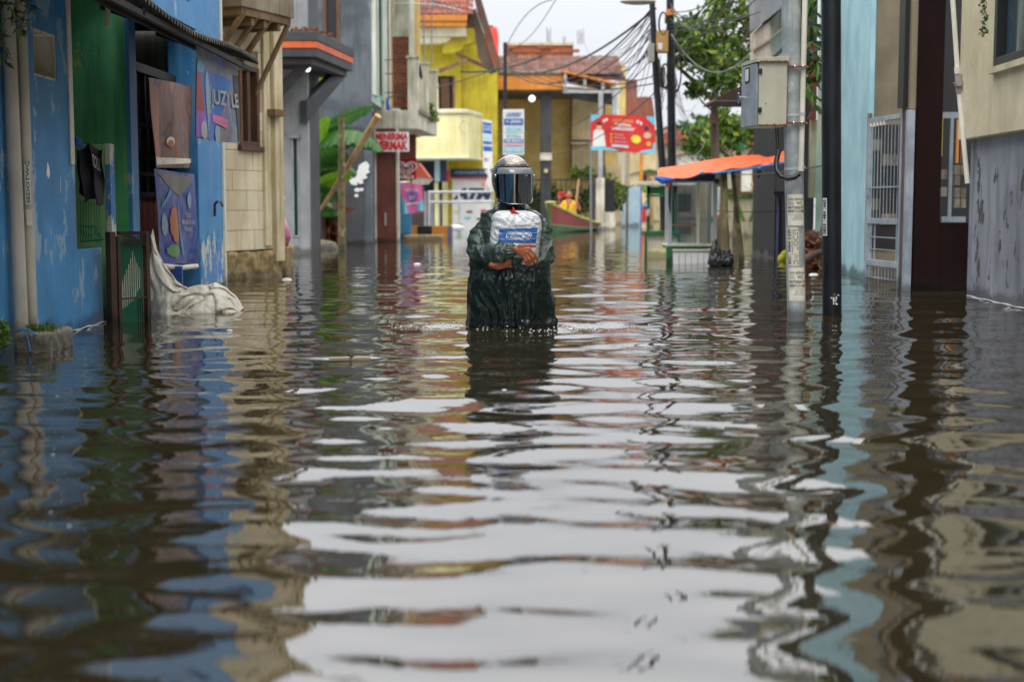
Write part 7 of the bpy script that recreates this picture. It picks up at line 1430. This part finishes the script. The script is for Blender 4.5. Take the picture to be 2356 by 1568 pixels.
# shopping bag
bgt = thing('shopping_bag', 'knotted white plastic shopping bag with a blue printed band hugged by the walker', 'bag', tuple(M(1185, 615, -.2)))
by0 = -.185
def bagpt(u, v, side):      # u,v in 0..1 over the face
    out_ = [(484, 1150, 1212), (488, 1140, 1226), (496, 1133, 1240), (510, 1131, 1246), (530, 1129, 1246), (552, 1127, 1243), (575, 1127, 1240), (600, 1130, 1238), (616, 1136, 1228)]
    y = 616-132*v
    for (ya, a0_, a1_), (yb, b0_, b1_) in zip(out_, out_[1:]):
        if ya <= y <= yb: k = (y-ya)/(yb-ya); xl_, xr_ = a0_+(b0_-a0_)*k, a1_+(b1_-a1_)*k; break
    else: xl_, xr_ = out_[-1][1:] if y > 616 else out_[0][1:]
    x = xl_+(xr_-xl_)*u; e_ = (1-abs(2*u-1)**3.2)*(1-abs(2*v-1)**4.5); d_ = .078*max(e_, 0)**.5
    p_ = M(x, y, by0); cr_ = .0
    if side: d_ += .005*rid(Vector((u*5+v*2, v*6-u*3, 5)))**2+.004*rid(Vector((u*3, v*13+u*6, 1)))*min(1, 4*e_)+.006*rid(Vector((u*16+v*7, v*3, 7)))*(abs(2*u-1)**2)
    return p_+Vector((0, -d_ if side else d_, 0))
bb_ = MB(); bb_.grid(lambda u, v: bagpt(u, v, 1), 70, 80); bb_.grid(lambda u, v: bagpt(1-u, v, 0), 30, 30)
m4_, t4_, b4_ = newmat('bag_plastic'); t4_.links.new(mixc(t4_, ramp(t4_, noi(t4_, 7, 5, (1, 1, 2)), .35, .7), (.62, .64, .66), (.42, .44, .47)), b4_.inputs['Base Color']); b4_.inputs['Roughness'].default_value = .28; b4_.inputs['Coat Weight'].default_value = .4
bp = nd(t4_, 'ShaderNodeBump'); bp.inputs['Strength'].default_value = .5; bp.inputs['Distance'].default_value = .008; t4_.links.new(crease(t4_, 15, (.5, 1, 1.6), .14), bp.inputs['Height']); t4_.links.new(bp.outputs[0], b4_.inputs['Normal'])
bo_ = bb_.build('bag_body', 'bag_plastic', bgt, smooth=True)
bpf = lambda u, v, k=1: Vector(bagpt(u, v, 1))+Vector((0, -.0012*k, 0))
MB().grid(lambda u, v: bpf(.17+.745*u, .435+.245*v+.018*u*(1 if v > .5 else .2), 1), 50, 14).build('blue_band', 'blue_print', bgt, smooth=True)
def oval(ru, rv, w_, mt, k, nm_):
    vs = []
    for i in range(61):
        a = 2*math.pi*i/60; c_, s_ = math.cos(a), math.sin(a); e_ = 1/max(abs(c_)**4+abs(s_)**4, 1e-6)**.25
        for q_ in (1, 1-w_): vs.append(bpf(.56+ru*c_*e_*q_, .565+rv*s_*e_*(q_ if w_ < 1 else q_*1.)+.006*c_, k))
    if w_ >= 1: return MB().add(vs[::2]+[bpf(.56, .565, k)], [(i, i+1, 61) for i in range(60)]).build(nm_, mt, bgt)
    return MB().add(vs, [(2*i, 2*i+1, 2*i+3, 2*i+2) for i in range(60)]).build(nm_, mt, bgt)
oval(.25, .075, .07, 'white_print', 2, 'oval_ring'); oval(.215, .056, .30, 'white_print', 2, 'oval_field')
MB().grid(lambda u, v: bpf(.39+.34*u, .525+.078*v, 2.2), 30, 8).build('oval_field', 'white_print', bgt, smooth=True)
put_text('Indomaret', None, None, None, 'blue_print', bgt, .02, fn=lambda i, j: bpf(.365+.37*(i+.10*j), .522+.085*j+.006*i, 3))
for (a, b_) in ((.17, .30), (.82, .91)):
    for v_ in (.50, .60): MB().grid(lambda u, v: bpf(a+(b_-a)*u, v_+.006*v+.01*a, 2), 8, 1).build('thin_line', 'white_print', bgt)
kn = MB(); kn.tube([M(1170, 488, -.21), M(1180, 484, -.235), M(1186, 488, -.24)], .006, 8, sph=True); kn.tube([M(1178, 490, -.235), M(1183, 482, -.24), M(1180, 478, -.23)], [.008, .006, .004], 8, sph=True); kn.tube([M(1184, 487, -.24), M(1192, 491, -.24), M(1200, 492, -.235)], [.007, .004, .002], 8, sph=True)
kn.build('red_tie', 'red_print', bgt, smooth=True)
# spray and drops round the walker
sp = MB(); rr = random.Random(3)
for k in range(700):
    a = rr.uniform(0, 2*math.pi); r_ = .2+abs(rr.gauss(0, .16)); x = -.01+r_*1.5*math.cos(a); y = YW+r_*.62*math.sin(a); z = .004+abs(rr.gauss(0, .008)); s_ = rr.uniform(.0015, .0042)
    sp.ball((x, y, z), (s_*1.6, s_, s_), 6, 4)
sp.build('splash_drops', 'foam', None, kind='stuff', label='spray of small drops where the walker pushes through the water', cat='splash')

fl2 = MB(); rr = random.Random(9)
for k in range(90):
    y = 7+20*rr.random() if k % 3 else 2.6+5*rr.random(); x = rr.uniform(-.30, .26)*y; s_ = rr.uniform(.006, .022); a = rr.uniform(0, 3.14); d_ = Vector((math.cos(a), math.sin(a), 0))*s_; e_ = Vector((-d_.y, d_.x, 0))*.45; c = Vector((x, y, .012))
    if abs(x) < .4 and 8.5 < y < 9.8: continue
    fl2.add([c-d_, c+e_, c+d_, c-e_], [(0, 3, 2, 1)])
fl2.build('floating_leaves', 'leaf_dry', None, kind='stuff', label='small brown leaves and scraps scattered over the flood water', cat='leaves')
